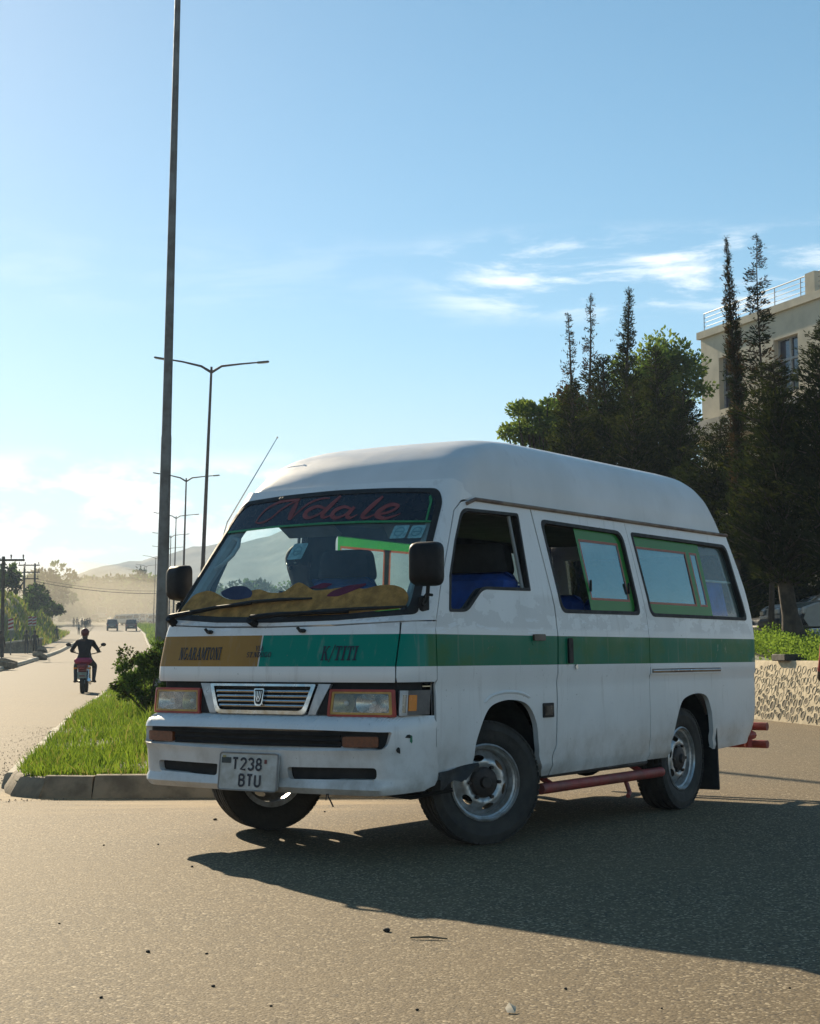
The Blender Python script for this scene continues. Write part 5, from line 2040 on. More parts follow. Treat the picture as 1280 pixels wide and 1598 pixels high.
def broadleaf(name, label, base, h, R, seed, n_clump=40, per=60, card=.2, mats=None, trunk_h=.35, cat='tree', group=None, squash=.8, trunk_r=None):
    rg = random.Random(seed)
    rn = np.random.default_rng(seed)
    T = thing(name, label, cat, base, 0, group)
    mb = MB()
    tr = trunk_r or h * .028
    fork = Vector((rg.uniform(-.05, .05) * h, rg.uniform(-.05, .05) * h, h * trunk_h))
    mb.tube([(0, 0, -.05), fork * .5, fork], [tr * 1.3, tr, tr * .8], 9)
    cc = Vector((fork.x, fork.y, h - R * squash))
    Ps, Ds = [], []
    for i in range(n_clump):
        v = Vector((rg.gauss(0, 1), rg.gauss(0, 1), rg.gauss(0, 1))).normalized()
        rr = R * (.35 + .65 * rg.random() ** .5) * rg.uniform(.75, 1.1)
        c = cc + Vector((v.x * rr, v.y * rr, v.z * rr * squash))
        if c.z < h * trunk_h * .7:
            c.z = h * trunk_h * .7 + rg.random() * .2
        if i < 16:
            mb.tube([fork, fork.lerp(c, .5) + Vector((0, 0, .05 * R)), c], [tr * .5, tr * .28, tr * .08], 6)
        s = R * rg.uniform(.14, .28)
        q = rn.normal(0, 1, (per, 3))
        q /= np.linalg.norm(q, axis=1, keepdims=True)
        q *= s * rn.random((per, 1)) ** .4
        Ps.append(np.array(c) + q * np.array([1, 1, .75]))
        Ds.append(q / s + np.array([v.x, v.y, v.z + .2]) * .5)
    mb.build('trunk', M_BARK, T, 40)
    P, D = np.concatenate(Ps), np.concatenate(Ds)
    V, F = cards(P, D, card, .6, .6, rn)
    mm = mats or [L_GREEN, L_LIGHT]
    mi = np.repeat(rn.integers(0, len(mm), n_clump), per)
    flip = rn.random(len(mi)) < .25
    mi[flip] = rn.integers(0, len(mm), flip.sum())
    link('crown', raw_mesh('crown', V, F, mm, mi), T)
    return T


# raised planting behind the stone wall
def bed_z(x, y):
    return 0.84 + 0.42 * min(1, max(0, (y - 24) / 8)) + 0.05 * math.sin(x * 2 + y)


# wall line in plan: comes forward towards the right
WALL = [(4.2, 33.0), (5.30, 26.3), (5.74, 23.3), (6.1, 20.8), (6.4, 18.5)]


def wall_at(s):
    d = 0
    for a, b in zip(WALL, WALL[1:]):
        L = math.hypot(b[0] - a[0], b[1] - a[1])
        if s <= d + L or b == WALL[-1]:
            q = (s - d) / L
            n = Vector((-(a[1] - b[1]), (a[0] - b[0]), 0)).normalized()
            return Vector((a[0] + (b[0] - a[0]) * q, a[1] + (b[1] - a[1]) * q, 0)), Vector((b[0] - a[0], b[1] - a[1], 0)).normalized()
        d += L


WL_LEN = sum(math.hypot(b[0] - a[0], b[1] - a[1]) for a, b in zip(WALL, WALL[1:]))
rw = thing('retaining_wall', 'low retaining wall of rounded stones in pale mortar behind the minibus tail', 'wall')
M_MORT = mat('pale_mortar', (0.60, 0.50, 0.34), 0.95, var=0.2, scale=6, bump=0.4, bscale=40)
M_ST = [mat('wall_stone_a', (0.30, 0.245, 0.165), 0.9, var=0.35, scale=9, bump=0.5, bscale=40), mat('wall_stone_b', (0.21, 0.175, 0.125), 0.9, var=0.35, scale=9, bump=0.5, bscale=40), mat('wall_stone_c', (0.36, 0.29, 0.19), 0.9, var=0.3, scale=9, bump=0.5, bscale=40)]
mb = MB()
vs, fs = [], []
K = 40
for i in range(K + 1):
    p, d = wall_at(WL_LEN * i / K)
    n = Vector((d.y, -d.x, 0))
    n = n if n.x < 0 else -n
    for (o, z) in ((.10, -.02), (.0, .86), (-.02, .90), (-.34, .90), (-.34, -.02)):
        q = p + n * o
        vs.append((q.x, q.y, z))
for i in range(K):
    for k in range(4):
        fs.append((i * 5 + k, i * 5 + k + 1, i * 5 + 6 + k, i * 5 + 5 + k))
fs += [tuple(range(5)), tuple(K * 5 + k for k in range(5))]
mb.add(vs, fs).build('mortar', M_MORT, rw)
# stones, each set back inside a raised ridge of pointing
stone_me = []
for v_ in range(5):
    nu = 10
    prof = [(1.06, -.1), (.98, .75), (.88, 1.0), (.76, .75), (.68, .06), (.45, .10), (.15, .12)]
    vs, fs, mi_ = [], [], []
    for (r_, z_) in prof:
        for k in range(nu):
            t = 2 * math.pi * k / nu
            w = 1 + .10 * math.sin(2 * t + v_) + .07 * math.sin(3 * t + v_ * 2)
            vs.append((math.cos(t) * r_ * w, math.sin(t) * r_ * w, z_))
    for i in range(len(prof) - 1):
        for k in range(nu):
            fs.append((i * nu + k, i * nu + (k + 1) % nu, (i + 1) * nu + (k + 1) % nu, (i + 1) * nu + k))
            mi_.append(0 if i < 3 else 1)
    fs.append(tuple((len(prof) - 1) * nu + k for k in range(nu)))
    mi_.append(1)
    for m in M_ST:
        stone_me.append(mesh_from('stone', vs, fs, [M_MORT, m], mi_, 60))
rg = random.Random(5)
placed = []
for trial in range(9000):
    hh_ = rg.uniform(.042, .060) * (1.25 if trial < 300 else 1 if trial < 3000 else .7)
    ww_ = hh_ * rg.uniform(1.0, 1.5)
    s, z = rg.uniform(5.6, WL_LEN - 2.6), rg.uniform(.05, .80)
    if any(((s - a) / (ww_ + b + .002)) ** 2 + ((z - c) / (hh_ + d + .002)) ** 2 < 1 for a, c, b, d in placed):
        continue
    placed.append((s, z, ww_, hh_))
    if len(placed) >= 300:
        break
for s, z, ww_, hh_ in placed:
    p, d = wall_at(s)
    n = Vector((d.y, -d.x, 0))
    n = n if n.x < 0 else -n
    c = p + n * (.10 * (1 - z / .86) - .002) + Vector((0, 0, z))
    o = link('stone', rg.choice(stone_me), rw)
    X = d.copy()
    Z = (n + Vector((0, 0, .11))).normalized()
    Y = Z.cross(X).normalized()
    if Y.z < 0:
        Y, X = -Y, -X
    R3 = Matrix((X, Y, Z)).transposed() @ Matrix.Rotation(rad(rg.uniform(15, 40)), 3, 'Z')
    o.matrix_local = Matrix.Translation(c) @ R3.to_4x4() @ Matrix.Diagonal((ww_, hh_, rg.uniform(.006, .010), 1))
# raised ground behind the wall
V, F = [], []
xs_ = np.linspace(0, 1, 30)
ysl = np.arange(18, 75, 1.5)
for y in ysl:
    x0 = np.interp(y, [p[1] for p in WALL[::-1]], [p[0] for p in WALL[::-1]]) + .30
    if y > 33:
        x0 = 4.5 - (y - 33) * .05
    for u in xs_:
        x = x0 + u * u * 45
        V.append((x, y, bed_z(x, y) if y < 60 else bed_z(x, y)))
for i in range(len(ysl) - 1):
    for k in range(29):
        a = i * 30 + k
        F.append((a, a + 1, a + 31, a + 30))
tag(link('terrace', raw_mesh('terrace', np.array(V), np.array(F), mat('terrace_soil', (0.12, 0.10, 0.065), 0.95, var=.3, scale=1.5, bump=.5, bscale=12), smooth=True)), kind='structure')
# ground cover spilling along the top of the wall
pts = []
for i in range(52000):
    y = random.uniform(19, 31)
    x0 = float(np.interp(y, [p[1] for p in WALL[::-1]], [p[0] for p in WALL[::-1]])) + .12
    x = x0 + random.random() ** 1.2 * 4.5
    lump = .5 + .5 * math.sin(x * 3.1 + y * 1.3) * math.sin(y * 2.2 - x)
    pts.append((x, y, bed_z(x, y) + random.random() * (.10 + .26 * lump)))
P = np.array(pts)
V, F = cards(P, np.tile([0, 0, .6], (len(P), 1)), .048, .6, .8)
mi = (np.sin(P[:, 0] * 4) + RNG.normal(0, .6, len(P)) > .4).astype(int)
tag(link('ground_cover', raw_mesh('ground_cover', V, F, [leaf_mat('cover_bright', (.16, .24, .045), .5), leaf_mat('cover_deep', (.08, .14, .03), .45)], mi)), 'bright green leafy ground cover above the stone wall', 'ground cover', kind='stuff')
# a dark block lying on the wall top
mb = MB()
mb.box((5.62, 24.6, .945), (.30, .55, .10), Matrix.Rotation(rad(8), 3, 'Z'), 0, .012)
tag(mb.build('concrete_block', mat('dark_block', (.05, .045, .04), .9)), 'flat dark block lying on top of the stone wall', 'block')

# trees on the right
gx = lambda px, Y: at(px, 1000, Y)[0]
DK = [L_DARK, L_DARK, L_OLIVE]


def rtree(kind, label, px, Y, ptop, R, seed, **kw):
    """conifer whose tip stands at height ptop in the photograph"""
    b = at(px, 1000, Y)
    h = at(px, ptop, Y)[2] - 1.2
    a = dict(nbr=150, leaves=32, mats=DK, shape='cone', low=.12, card=.13, up=.5, cl=.26)
    a.update(kw)
    return conifer(kind, label, (b[0], Y, 1.2), h, R, seed, **a)


rtree('cypress_tree', 'large dark cypress with a leaning bare trunk in front of the parked cars', 1246, 30, 570, 1.6, 11, shape='dome', nbr=230, leaves=44, low=.20, lean=(-.17, 0), trunk_r=.17, up=.35, card=.12, cl=.30)
rtree('cypress_tree', 'thin spire-like cypress rising in front of the beige building', 1152, 33, 376, .20, 12, nbr=260, leaves=26, mats=[L_DARK, L_BRWN], shape='column', low=.2, card=.085, up=1.6, trunk_r=.07, cl=.35)
rtree('cypress_tree', 'ragged tall cypress with a feathery drooping top beside the thin one', 1200, 32.4, 366, .62, 13, nbr=170, leaves=24, mats=[L_DARK, L_DARK, L_BRWN], shape='ragged', low=.2, card=.11, up=.10, gap=.12, trunk_r=.06, cl=.20)
rtree('cypress_tree', 'broad dark cypress at the right edge of the picture', 1296, 29, 505, 1.05, 14, shape='dome', nbr=190, leaves=40, low=.22, card=.12, up=.4, trunk_r=.15, cl=.30)
rtree('cypress_tree', 'low dark cypress between minibus tail and leaning trunk', 1128, 35, 655, 1.25, 15, nbr=170, leaves=40, shape='wide', low=.10, up=.3, trunk_r=.12, cl=.30)
rtree('pine_tree', 'pointed dark pine with a bare leader behind the minibus roof', 986, 47, 452, 2.0, 21, nbr=230, leaves=32, shape='spire', low=.10, up=.75, card=.15, trunk_r=.16, cl=.22)
rtree('pine_tree', 'sparse brown-topped pine left of the pointed one', 922, 48, 462, 1.4, 22, nbr=170, leaves=20, mats=[L_DARK, L_BRWN, L_BRWN], shape='spire', low=.15, card=.14, up=.35, gap=.22, trunk_r=.13, cl=.18)
rtree('pine_tree', 'thin leader of dry brown needles leftmost among the pines', 890, 48.5, 490, 1.45, 23, nbr=160, leaves=18, mats=[L_BRWN, L_DARK], shape='spire', low=.15, card=.14, up=.3, gap=.26, trunk_r=.13, cl=.18)
rtree('pine_tree', 'bushy dark olive conifer behind the middle of the minibus roof', 1032, 44, 548, 2.0, 24, shape='dome', nbr=230, leaves=42, low=.10, card=.15, up=.5, trunk_r=.18, cl=.30)
rtree('pine_tree', 'rounded dark conifer between the brown pine and the bushy one', 952, 43, 560, 1.8, 25, shape='dome', nbr=230, leaves=42, low=.10, card=.15, up=.5, trunk_r=.18, cl=.30)
rtree('pine_tree', 'low dark conifer closest behind the minibus roof', 902, 41, 600, 1.4, 26, shape='dome', nbr=190, leaves=38, low=.10, card=.14, up=.5, trunk_r=.16, cl=.30)
rtree('pine_tree', 'dark conifer beside the corner of the beige building', 1072, 42, 600, 1.2, 27, shape='dome', nbr=200, leaves=38, low=.10, card=.14, up=.5, trunk_r=.14, cl=.30)
rtree('pine_tree', 'olive conifer low between the bushy one and the building corner', 1062, 40, 645, 1.4, 28, shape='dome', nbr=180, leaves=38, low=.10, card=.14, up=.5, trunk_r=.14, cl=.30)
rtree('pine_tree', 'young olive conifer in front of the rounded dark one', 990, 40, 600, 1.5, 29, shape='dome', nbr=180, leaves=38, mats=[L_DARK, L_OLIVE], low=.10, card=.14, up=.5, trunk_r=.14, cl=.30)
broadleaf('leafy_tree', 'light green broad-leaved tree leftmost in the clump behind the minibus', (gx(868, 52), 52, 1.2), 8.0, 1.25, 31, 70, 120, .13, [L_LIGHT, L_LIGHT, L_GREEN], .25)
broadleaf('leafy_tree', 'green leafy tree rising between the pines and the beige building', (gx(1056, 58), 58, 1.2), 10.9, 2.0, 32, 90, 120, .15, [L_GREEN, L_LIGHT], .3)
broadleaf('leafy_tree', 'dull green leafy tree low behind the brown-topped pines', (gx(900, 56), 56, 1.2), 8.9, 1.6, 33, 60, 110, .15, [L_GREEN, L_BRWN], .3)

for i, (px, Y, h_, R_, lb) in enumerate(((1170, 52, 3.4, 1.5, 'dark shrub behind the dark parked car'), (1222, 51, 3.8, 1.6, 'dark shrub behind the leaning cypress trunk'), (1275, 51, 3.6, 1.6, 'dark shrub behind the off-road car'), (1110, 50, 3.0, 1.4, 'dark shrub hidden behind the minibus tail'))):
    broadleaf('dark_shrub', lb, (gx(px, Y), Y, 1.15), h_, R_, 71 + i, 60, 90, .16, [L_DARK, L_DARK, L_OLIVE], .05, 'shrub', None, 1.1, .05)

# leafy bush in the median, left of the minibus nose
broadleaf('leafy_bush', 'dark leafy bush growing on the median beside the minibus headlight', (gx(232, 22.6), 22.6, .14), 1.08, .46, 41, 80, 110, .046, [L_GREEN, L_GREEN, L_OLIVE], .06, 'bush', None, 1.0, .025)

# far trees
for i, (px, Y, h, R) in enumerate(((66, 330, 12.5, 5), (78, 345, 13.5, 5.5), (92, 420, 9.5, 5), (106, 440, 10.5, 5), (120, 450, 11.5, 5.5), (134, 430, 10.5, 5), (148, 455, 13, 6), (160, 440, 12, 6), (174, 450, 13, 6), (188, 430, 12, 6), (202, 445, 14, 6.5), (216, 430, 13, 6), (229, 440, 14.5, 6), (240, 420, 13, 6), (254, 410, 11, 6), (278, 430, 11, 6), (300, 440, 10, 6), (325, 430, 10.5, 6), (345, 440, 9.5, 6), (365, 420, 9.5, 6), (388, 430, 11.5, 6), (408, 425, 11, 6), (430, 430, 10.5, 6), (452, 425, 10, 6), (475, 430, 10, 6), (500, 430, 10, 6))):
    lab = 'hazy roadside tree %s' % ('furthest left of the far tree line', 'with a tall rounded crown above the power poles', 'low in the far tree line over the dust plume', 'standing over the walking group', 'behind the dust over the distant truck', 'just left of the distant truck', 'above the distant truck', 'right of the distant truck', 'above the distant car', 'between the distant car and pickup', 'above the distant pickup', 'right of the distant pickup', 'beside the hazy lamp left of the near pole', 'hidden partly by the near lamp pole', 'just right of the near lamp pole', 'between near pole and second lamp', 'left of the second street lamp', 'seen at the left pillar of the windscreen', 'seen through the left of the windscreen', 'seen through the windscreen under the grab handle', 'seen through the windscreen, tallest there', 'seen through the windscreen left of the driver', 'seen through the windscreen beside the driver', 'behind the driver seen through the glass', 'mostly hidden behind the driver', 'hidden behind the seats of the minibus')[i]
    broadleaf('far_tree', lab, (gx(px, Y), Y, float(gz(Y)) - .3), h, R, 60 + i, 34, 46, .95, [L_GREEN, L_DARK, L_OLIVE], .25, 'tree', 'far tree line', 1.0)
broadleaf('roadside_tree', 'dark tree behind the power pole at the left edge', (gx(-4, 165), 165, 5.5), 5.0, 2.2, 90, 50, 60, .40, [L_DARK, L_GREEN], .2)
broadleaf('bank_shrub', 'dark shrub on top of the grassy bank', (gx(60, 195), 195, 6.6), 3.0, 1.9, 91, 44, 50, .30, [L_GREEN, L_DARK], .1, 'shrub')
broadleaf('bank_shrub', 'low shrub on the bank beside the slanting pole stay', (gx(40, 190), 190, 6.2), 1.9, 1.4, 92, 30, 50, .28, [L_GREEN, L_DARK], .1, 'shrub')
broadleaf('bank_shrub', 'shrub at the shoulder of the bank above the footpath', (gx(80, 205), 205, 5.9), 2.0, 1.3, 93, 30, 50, .28, [L_GREEN, L_DARK], .1, 'shrub')

# ------------------------------------------------------------------ beige building on the right
M_WALL = mat('beige_render', (0.62, 0.55, 0.42), 0.9, var=0.14, scale=0.9, bump=0.15, bscale=20)
M_SLAB = mat('pale_slab', (0.52, 0.50, 0.46), 0.85, var=0.12, scale=1.2)
M_WGLASS = mat('blue_window_glass', (0.015, 0.03, 0.085), 0.08, 0.0, var=0.5, scale=1.5, spec=0.9)
M_WFR = mat('window_frame_grey', (0.34, 0.35, 0.36), 0.5)
bl = thing('building', 'beige three-storey building with blue windows and a roof railing', 'building', (at(1096, 600, 62)[0], 62, 1.0))
# local frame: u along the facade (towards the camera and right), n out of it
fu = Vector((.355, -.935, 0)).normalized()
fn = Vector((-.935, -.355, 0)).normalized()
UZ = Vector((0, 0, 1))


def bp(u, o, z):
    return fu * u + fn * o + UZ * z


def bbox(mb, u0, u1, o0, o1, z0, z1, mi=0):
    vs = [bp(u, o, z) for z in (z0, z1) for o in (o0, o1) for u in (u0, u1)]
    mb.add(vs, [(0, 2, 3, 1), (4, 5, 7, 6), (0, 1, 5, 4), (2, 6, 7, 3), (0, 4, 6, 2), (1, 3, 7, 5)], mi)


S = 1.0
Hz = [(0.0, 4.4), (4.4, 8.6), (8.6, 12.0)]
win = [(1.25, 2.75), (4.9, 6.4), (8.3, 9.9), (11.9, 13.4), (15.4, 16.9), (18.9, 20.4)]
LEN = 24.0
for (z0, z1), (w0, w1) in zip(Hz, ((1.2, 3.4), (5.4, 7.6), (9.1, 11.05))):
    # piers between windows, then lintel and apron bands: real openings
    edges = [0.0] + [e for w in win for e in w] + [LEN]
    for k in range(0, len(edges), 2):
        mb = MB()
        bbox(mb, edges[k], edges[k + 1], -.35, 0, z0, z1)
        mb.build('wall', M_WALL, bl, 0)
    for (a, b) in win:
        for (za, zb) in ((z0, w0), (w1, z1)):
            mb = MB()
            bbox(mb, a, b, -.35, -.003, za, zb)
            mb.build('wall', M_WALL, bl, 0)
        mb = MB()
        bbox(mb, a, b, -.30, -.26, w0, w1)
        wi = mb.build('window', M_WGLASS, bl, 0)
        mb = MB()
        for q in (0, .5, 1):
            uu_ = a + (b - a) * q
            bbox(mb, max(a, uu_ - .05), min(b, uu_ + .05), -.26, -.20, w0, w1)
        for q in (0, .33, .62, 1):
            zz_ = w0 + (w1 - w0) * q
            bbox(mb, a, b, -.255, -.195, max(w0, zz_ - .04), min(w1, zz_ + .04))
        mb.build('window_frame', M_WFR, wi, 0)
# left end wall, roof, parapet, floor slab, canopy
mb = MB()
bbox(mb, -.001, .35, -14, -.36, 0, 12.0)
mb.build('wall', M_WALL, bl, 0)
mb = MB()
bbox(mb, .36, LEN, -14, -.36, 11.5, 11.9)
rf = mb.build('roof', M_SLAB, bl, 0)
mb = MB()
bbox(mb, -.12, LEN, -.40, .12, 11.98, 12.25)
mb.build('cornice', M_WALL, bl, 0)
mb = MB()
bbox(mb, -.9, LEN, -.30, .95, 8.05, 8.6)
mb.build('floor_slab', M_SLAB, bl, 0)
mb = MB()
bbox(mb, -.4, LEN, -.30, 1.3, 4.1, 4.4)
mb.build('floor_slab', M_SLAB, bl, 0)
mb = MB()
bbox(mb, 3.0, LEN, .02, 1.9, 3.3, 3.38)
mb.build('canopy_rail', mat('white_rail', (.7, .7, .68), .5), bl, 0)
for u in (7.0, 17.5):
    mb = MB()
    bbox(mb, u, u + .55, -.45, .06, 12.2, 12.98)
    mb.build('roof_pier', M_WALL, bl, 0)
rail = MB()
for z in (12.45, 12.62, 12.79, 12.96):
    rail.tube([bp(.1, -.1, z), bp(LEN, -.1, z)], .011 if z < 12.9 else .02, 6)
for u in np.arange(.1, LEN, 1.6):
    rail.tube([bp(u, -.1, 12.2), bp(u, -.1, 12.96)], .018, 6)
rail.build('roof_railing', mat('steel_railing', (.32, .33, .34), .4, .6), bl)

# ------------------------------------------------------------------ cars
M_CGLASS = mat('car_glass', (0.02, 0.03, 0.035), 0.08, 0, var=.3, spec=.8)
M_CTRIM = mat('car_black_trim', (0.02, 0.02, 0.02), 0.6)
M_CRED = mat('tail_lamp_red', (0.30, 0.01, 0.01), 0.25)
M_CWHITE = mat('car_lamp_clear', (0.55, 0.56, 0.55), 0.15)


def car(name, label, cat, loc, rotz, prof, glass, length, width, wheels, wr, paint, group=None, rear='tail', rack=False):
    """prof: closed outline (x, z) of the side without wheels, starting bottom front; glass: list of side window polygons"""
    C = thing(name, label, cat, loc, rotz, group)
    Wz = lambda z, top: width / 2 * (1 - .17 * max(0, (z - top * .55) / (top * .45)) ** 1.3)
    top = max(z for x, z in prof)
    body = []
    for i, (x, z) in enumerate(prof):
        body.append((x, z))
    # cut wheel arches into the bottom edge
    bot = min(z for x, z in prof)
    arches = []
    for wx in wheels:
        arches.append([(wx + wr * 1.18 * math.cos(a), max(bot, wr + wr * 1.18 * math.sin(a))) for a in np.linspace(math.pi, 0, 13)])
    xs0, xs1 = prof[0][0], prof[-1][0]
    edge = [prof[-1]]
    seq = sorted(zip(wheels, arches), key=lambda q: q[0])
    if xs1 > xs0:
        seq = seq[::-1]
    full = list(prof)
    for wx, A in seq:
        full += A if xs1 < xs0 else A[::-1]
    full = dens(full, .12)
    vs, fs = cdt(full, [], .16)
    mb = MB()
    for s in (1, -1):
        mb.add([(x, s * Wz(z, top), z) for x, z in vs], [tuple(int(i) for i in f) for f in fs])
    pts = dens(prof, .15, False)
    rows = []
    for (x, z) in pts:
        w = Wz(z, top)
        rows.append([(x, w * u, z + .03 * (1 - u * u) * (1 if z > bot + .1 else 0)) for u in (-1, -.5, 0, .5, 1)])
    v2 = [p for r in rows for p in r]
    f2 = [(i * 5 + k, i * 5 + k + 1, i * 5 + 6 + k, i * 5 + 5 + k) for i in range(len(rows) - 1) for k in range(4)]
    mb.add(v2, f2)
    mb.build('body', paint, C, 40)
    for g in glass:
        for s in (1, -1):
            gv, gf = cdt(dens(g, .12), [], .2)
            m2 = MB()
            m2.add([(x, s * (Wz(z, top) + .006), z) for x, z in gv], [tuple(int(i) for i in f) for f in gf])
            m2.build('side_window', M_CGLASS, C, 0)
    # windscreen and rear window: follow the outline between belt and roof
    roofz = top
    belt = top * .60
    for sgn in (1, -1):
        seg = [(x, z) for x, z in pts if belt < z < roofz - .05 and (x * sgn > (min(p[0] for p in prof) + max(p[0] for p in prof)) / 2 * sgn)]
        if len(seg) >= 2:
            m2 = MB()
            r2 = [[(x + sgn * .012, Wz(z, top) * .86 * u, z + .015 + .03 * (1 - u * u)) for u in (-1, -.33, .33, 1)] for x, z in seg]
            m2.add([p for r in r2 for p in r], [(i * 4 + k, i * 4 + k + 1, i * 4 + 5 + k, i * 4 + 4 + k) for i in range(len(r2) - 1) for k in range(3)])
            m2.build('windscreen' if sgn > 0 else 'rear_window', M_CGLASS, C, 40)
    for wx in wheels:
        for s in (1, -1):
            m2 = MB()
            M4 = Matrix.Translation((wx, s * (width / 2 - .10), wr)) @ Matrix.Rotation(rad(-90 * s), 4, 'X')
            m2.lathe([(wr * .62, -.09), (wr * .9, -.10), (wr, -.07), (wr, .07), (wr * .9, .10), (wr * .62, .09)], 22, M4)
            w_ = m2.build('wheel', M_TYRE, C)
            m2 = MB()
            m2.lathe([(0, .06), (wr * .2, .07), (wr * .45, .045), (wr * .60, .075), (wr * .64, .085)], 18, M4)
            m2.build('rim', M_STEEL, w_)
    x1, x0 = max(p[0] for p in prof), min(p[0] for p in prof)
    for s in (1, -1):
        m2 = MB()
        m2.box((x1 - .05, s * width * .36, top * .46), (.12, width * .2, .16), None, 0, .03)
        m2.build('headlight', M_CWHITE, C)
        m2 = MB()
        m2.box((x0 + .05, s * width * .40, top * .48), (.12, width * .13, .26), None, 0, .03)
        m2.build('tail_light', M_CRED, C)
        m2 = MB()
        m2.box((x1 - (x1 - x0) * .33, s * (width / 2 + .07), belt + .05), (.09, .16, .12), None, 0, .03)
        m2.build('door_mirror', M_CTRIM, C)
    for xx_, nm in ((x1 - .02, 'front_bumper'), (x0 + .02, 'rear_bumper')):
        m2 = MB()
        m2.box((xx_, 0, bot + .14), (.16, width * .98, .22), None, 0, .05)
        m2.build(nm, M_CTRIM, C)
    m2 = MB()
    m2.box((x0 - .055, 0, bot + .26), (.02, .5, .12))
    m2.build('number_plate', mat('car_plate', (.5, .48, .35), .5), C)
    m2 = MB()
    m2.box(((x0 + x1) / 2, 0, bot + .05), ((x1 - x0) * .9, width * .8, .12))
    m2.build('underside', M_DARK, C)
    if rack:
        m2 = MB()
        for s in (1, -1):
            m2.tube([(.6, s * width * .33, top + .07), (-1.6, s * width * .33, top + .07)], .025, 8)
        for x in (.4, -.5, -1.4):
            m2.tube([(x, -width * .33, top + .08), (x, width * .33, top + .08)], .02, 8)
        m2.build('roof_rack', M_CHROME, C)
    return C


SUV = [(2.25, .42), (2.33, .62), (2.28, .92), (2.15, 1.00), (1.05, 1.10), (.30, 1.72), (.05, 1.80), (-1.9, 1.82), (-2.1, 1.74), (-2.28, 1.10), (-2.32, .62), (-2.25, .42)]
SUVG = [[(.85, 1.12), (.26, 1.64), (-.42, 1.68), (-.42, 1.12)], [(-.50, 1.12), (-.50, 1.68), (-1.25, 1.70), (-1.25, 1.12)], [(-1.33, 1.12), (-1.33, 1.70), (-1.88, 1.68), (-2.08, 1.12)]]
SED = [(2.1, .34), (2.2, .50), (2.12, .72), (1.9, .80), (.95, .92), (.30, 1.36), (.05, 1.43), (-.75, 1.43), (-1.0, 1.38), (-1.60, 1.0), (-2.1, .95), (-2.18, .6), (-2.1, .34)]
SEDG = [[(.72, .96), (.26, 1.30), (-.25, 1.34), (-.25, .95)], [(-.32, .95), (-.32, 1.34), (-.75, 1.34), (-1.30, 1.0)]]
BOX = [(2.6, .45), (2.68, .9), (2.5, 1.35), (2.2, 2.0), (2.0, 2.1), (-2.4, 2.12), (-2.55, 2.0), (-2.6, .45)]
BOXG = [[(2.2, 1.25), (2.02, 1.85), (1.2, 1.85), (1.2, 1.25)], [(1.1, 1.25), (1.1, 1.85), (-.6, 1.85), (-.6, 1.25)], [(-.7, 1.25), (-.7, 1.85), (-2.3, 1.85), (-2.3, 1.25)]]
paintm = lambda n, c: mat(n, c, .4, 0, var=.08, spec=.3, coat=.1)
car('parked_suv', 'dark teal off-road car with a roof rack parked behind the leaning trunk', 'car', (gx(1345, 41), 41, 1.2), rad(183), SUV, SUVG, 4.6, 1.85, (1.38, -1.35), .38, paintm('teal_paint', (.02, .045, .048)), rack=True)
car('parked_car', 'dark car parked left of the off-road car, right of the minibus tail', 'car', (gx(1292, 46), 46, 1.2), rad(200), SED, SEDG, 4.3, 1.7, (1.3, -1.3), .31, paintm('charcoal_paint', (.05, .055, .06)))
car('parked_car', 'silver car nosing in at the right edge of the picture', 'car', (gx(1424, 33), 33, 1.2), rad(172), SED, SEDG, 4.3, 1.7, (1.3, -1.3), .31, paintm('silver_paint', (.34, .34, .32)))
car('distant_pickup', 'brown estate car driving away furthest right on the dusty road', 'car', (gx(204, 262), 262, float(gz(262))), rad(99), SUV, SUVG, 4.6, 1.8, (1.38, -1.35), .38, paintm('brown_paint', (.12, .085, .075)))
car('distant_car', 'grey car driving away down the middle of the dusty road', 'car', (gx(174.5, 265), 265, float(gz(265))), rad(99), SUV, SUVG, 4.6, 1.75, (1.38, -1.35), .38, paintm('grey_paint', (.14, .15, .16)))
car('distant_car', 'dim car in the dust left of the distant truck', 'car', (gx(147, 390), 390, float(gz(390))), rad(100), SUV, SUVG, 4.6, 1.8, (1.38, -1.35), .38, paintm('grey_paint', (.14, .15, .16)))
car('distant_bus', 'boxy truck fading into the dust at the far end of the road', 'truck', (gx(158, 400), 400, float(gz(400))), rad(100), [(x * 1.6, z * 1.65) for x, z in BOX], [[(x * 1.6, z * 1.65) for x, z in g] for g in BOXG], 8, 2.5, (2.6, -2.6), .5, paintm('pale_truck_paint', (.30, .32, .34)))
for px, Y, lb in ((188, 330, 'white van parked beyond the distant car'), (199, 345, 'white van parked beyond the distant pickup'), (234, 360, 'white minibus parked by the hazy lamp right of the road'), (240, 340, 'white van parked just left of the near lamp pole')):
    car('parked_van', lb, 'van', (gx(px, Y) + 1.0, Y, float(gz(Y)) + .1), rad(150), BOX, BOXG, 5.2, 1.8, (1.7, -1.6), .36, paintm('van_white_paint', (.62, .62, .60)), 'white vans parked far down the road')

# ------------------------------------------------------------------ power poles and wires, marker signs, headwall
M_WOOD = mat('pole_timber', (0.075, 0.058, 0.045), 0.9, var=.35, scale=4, bump=.3)


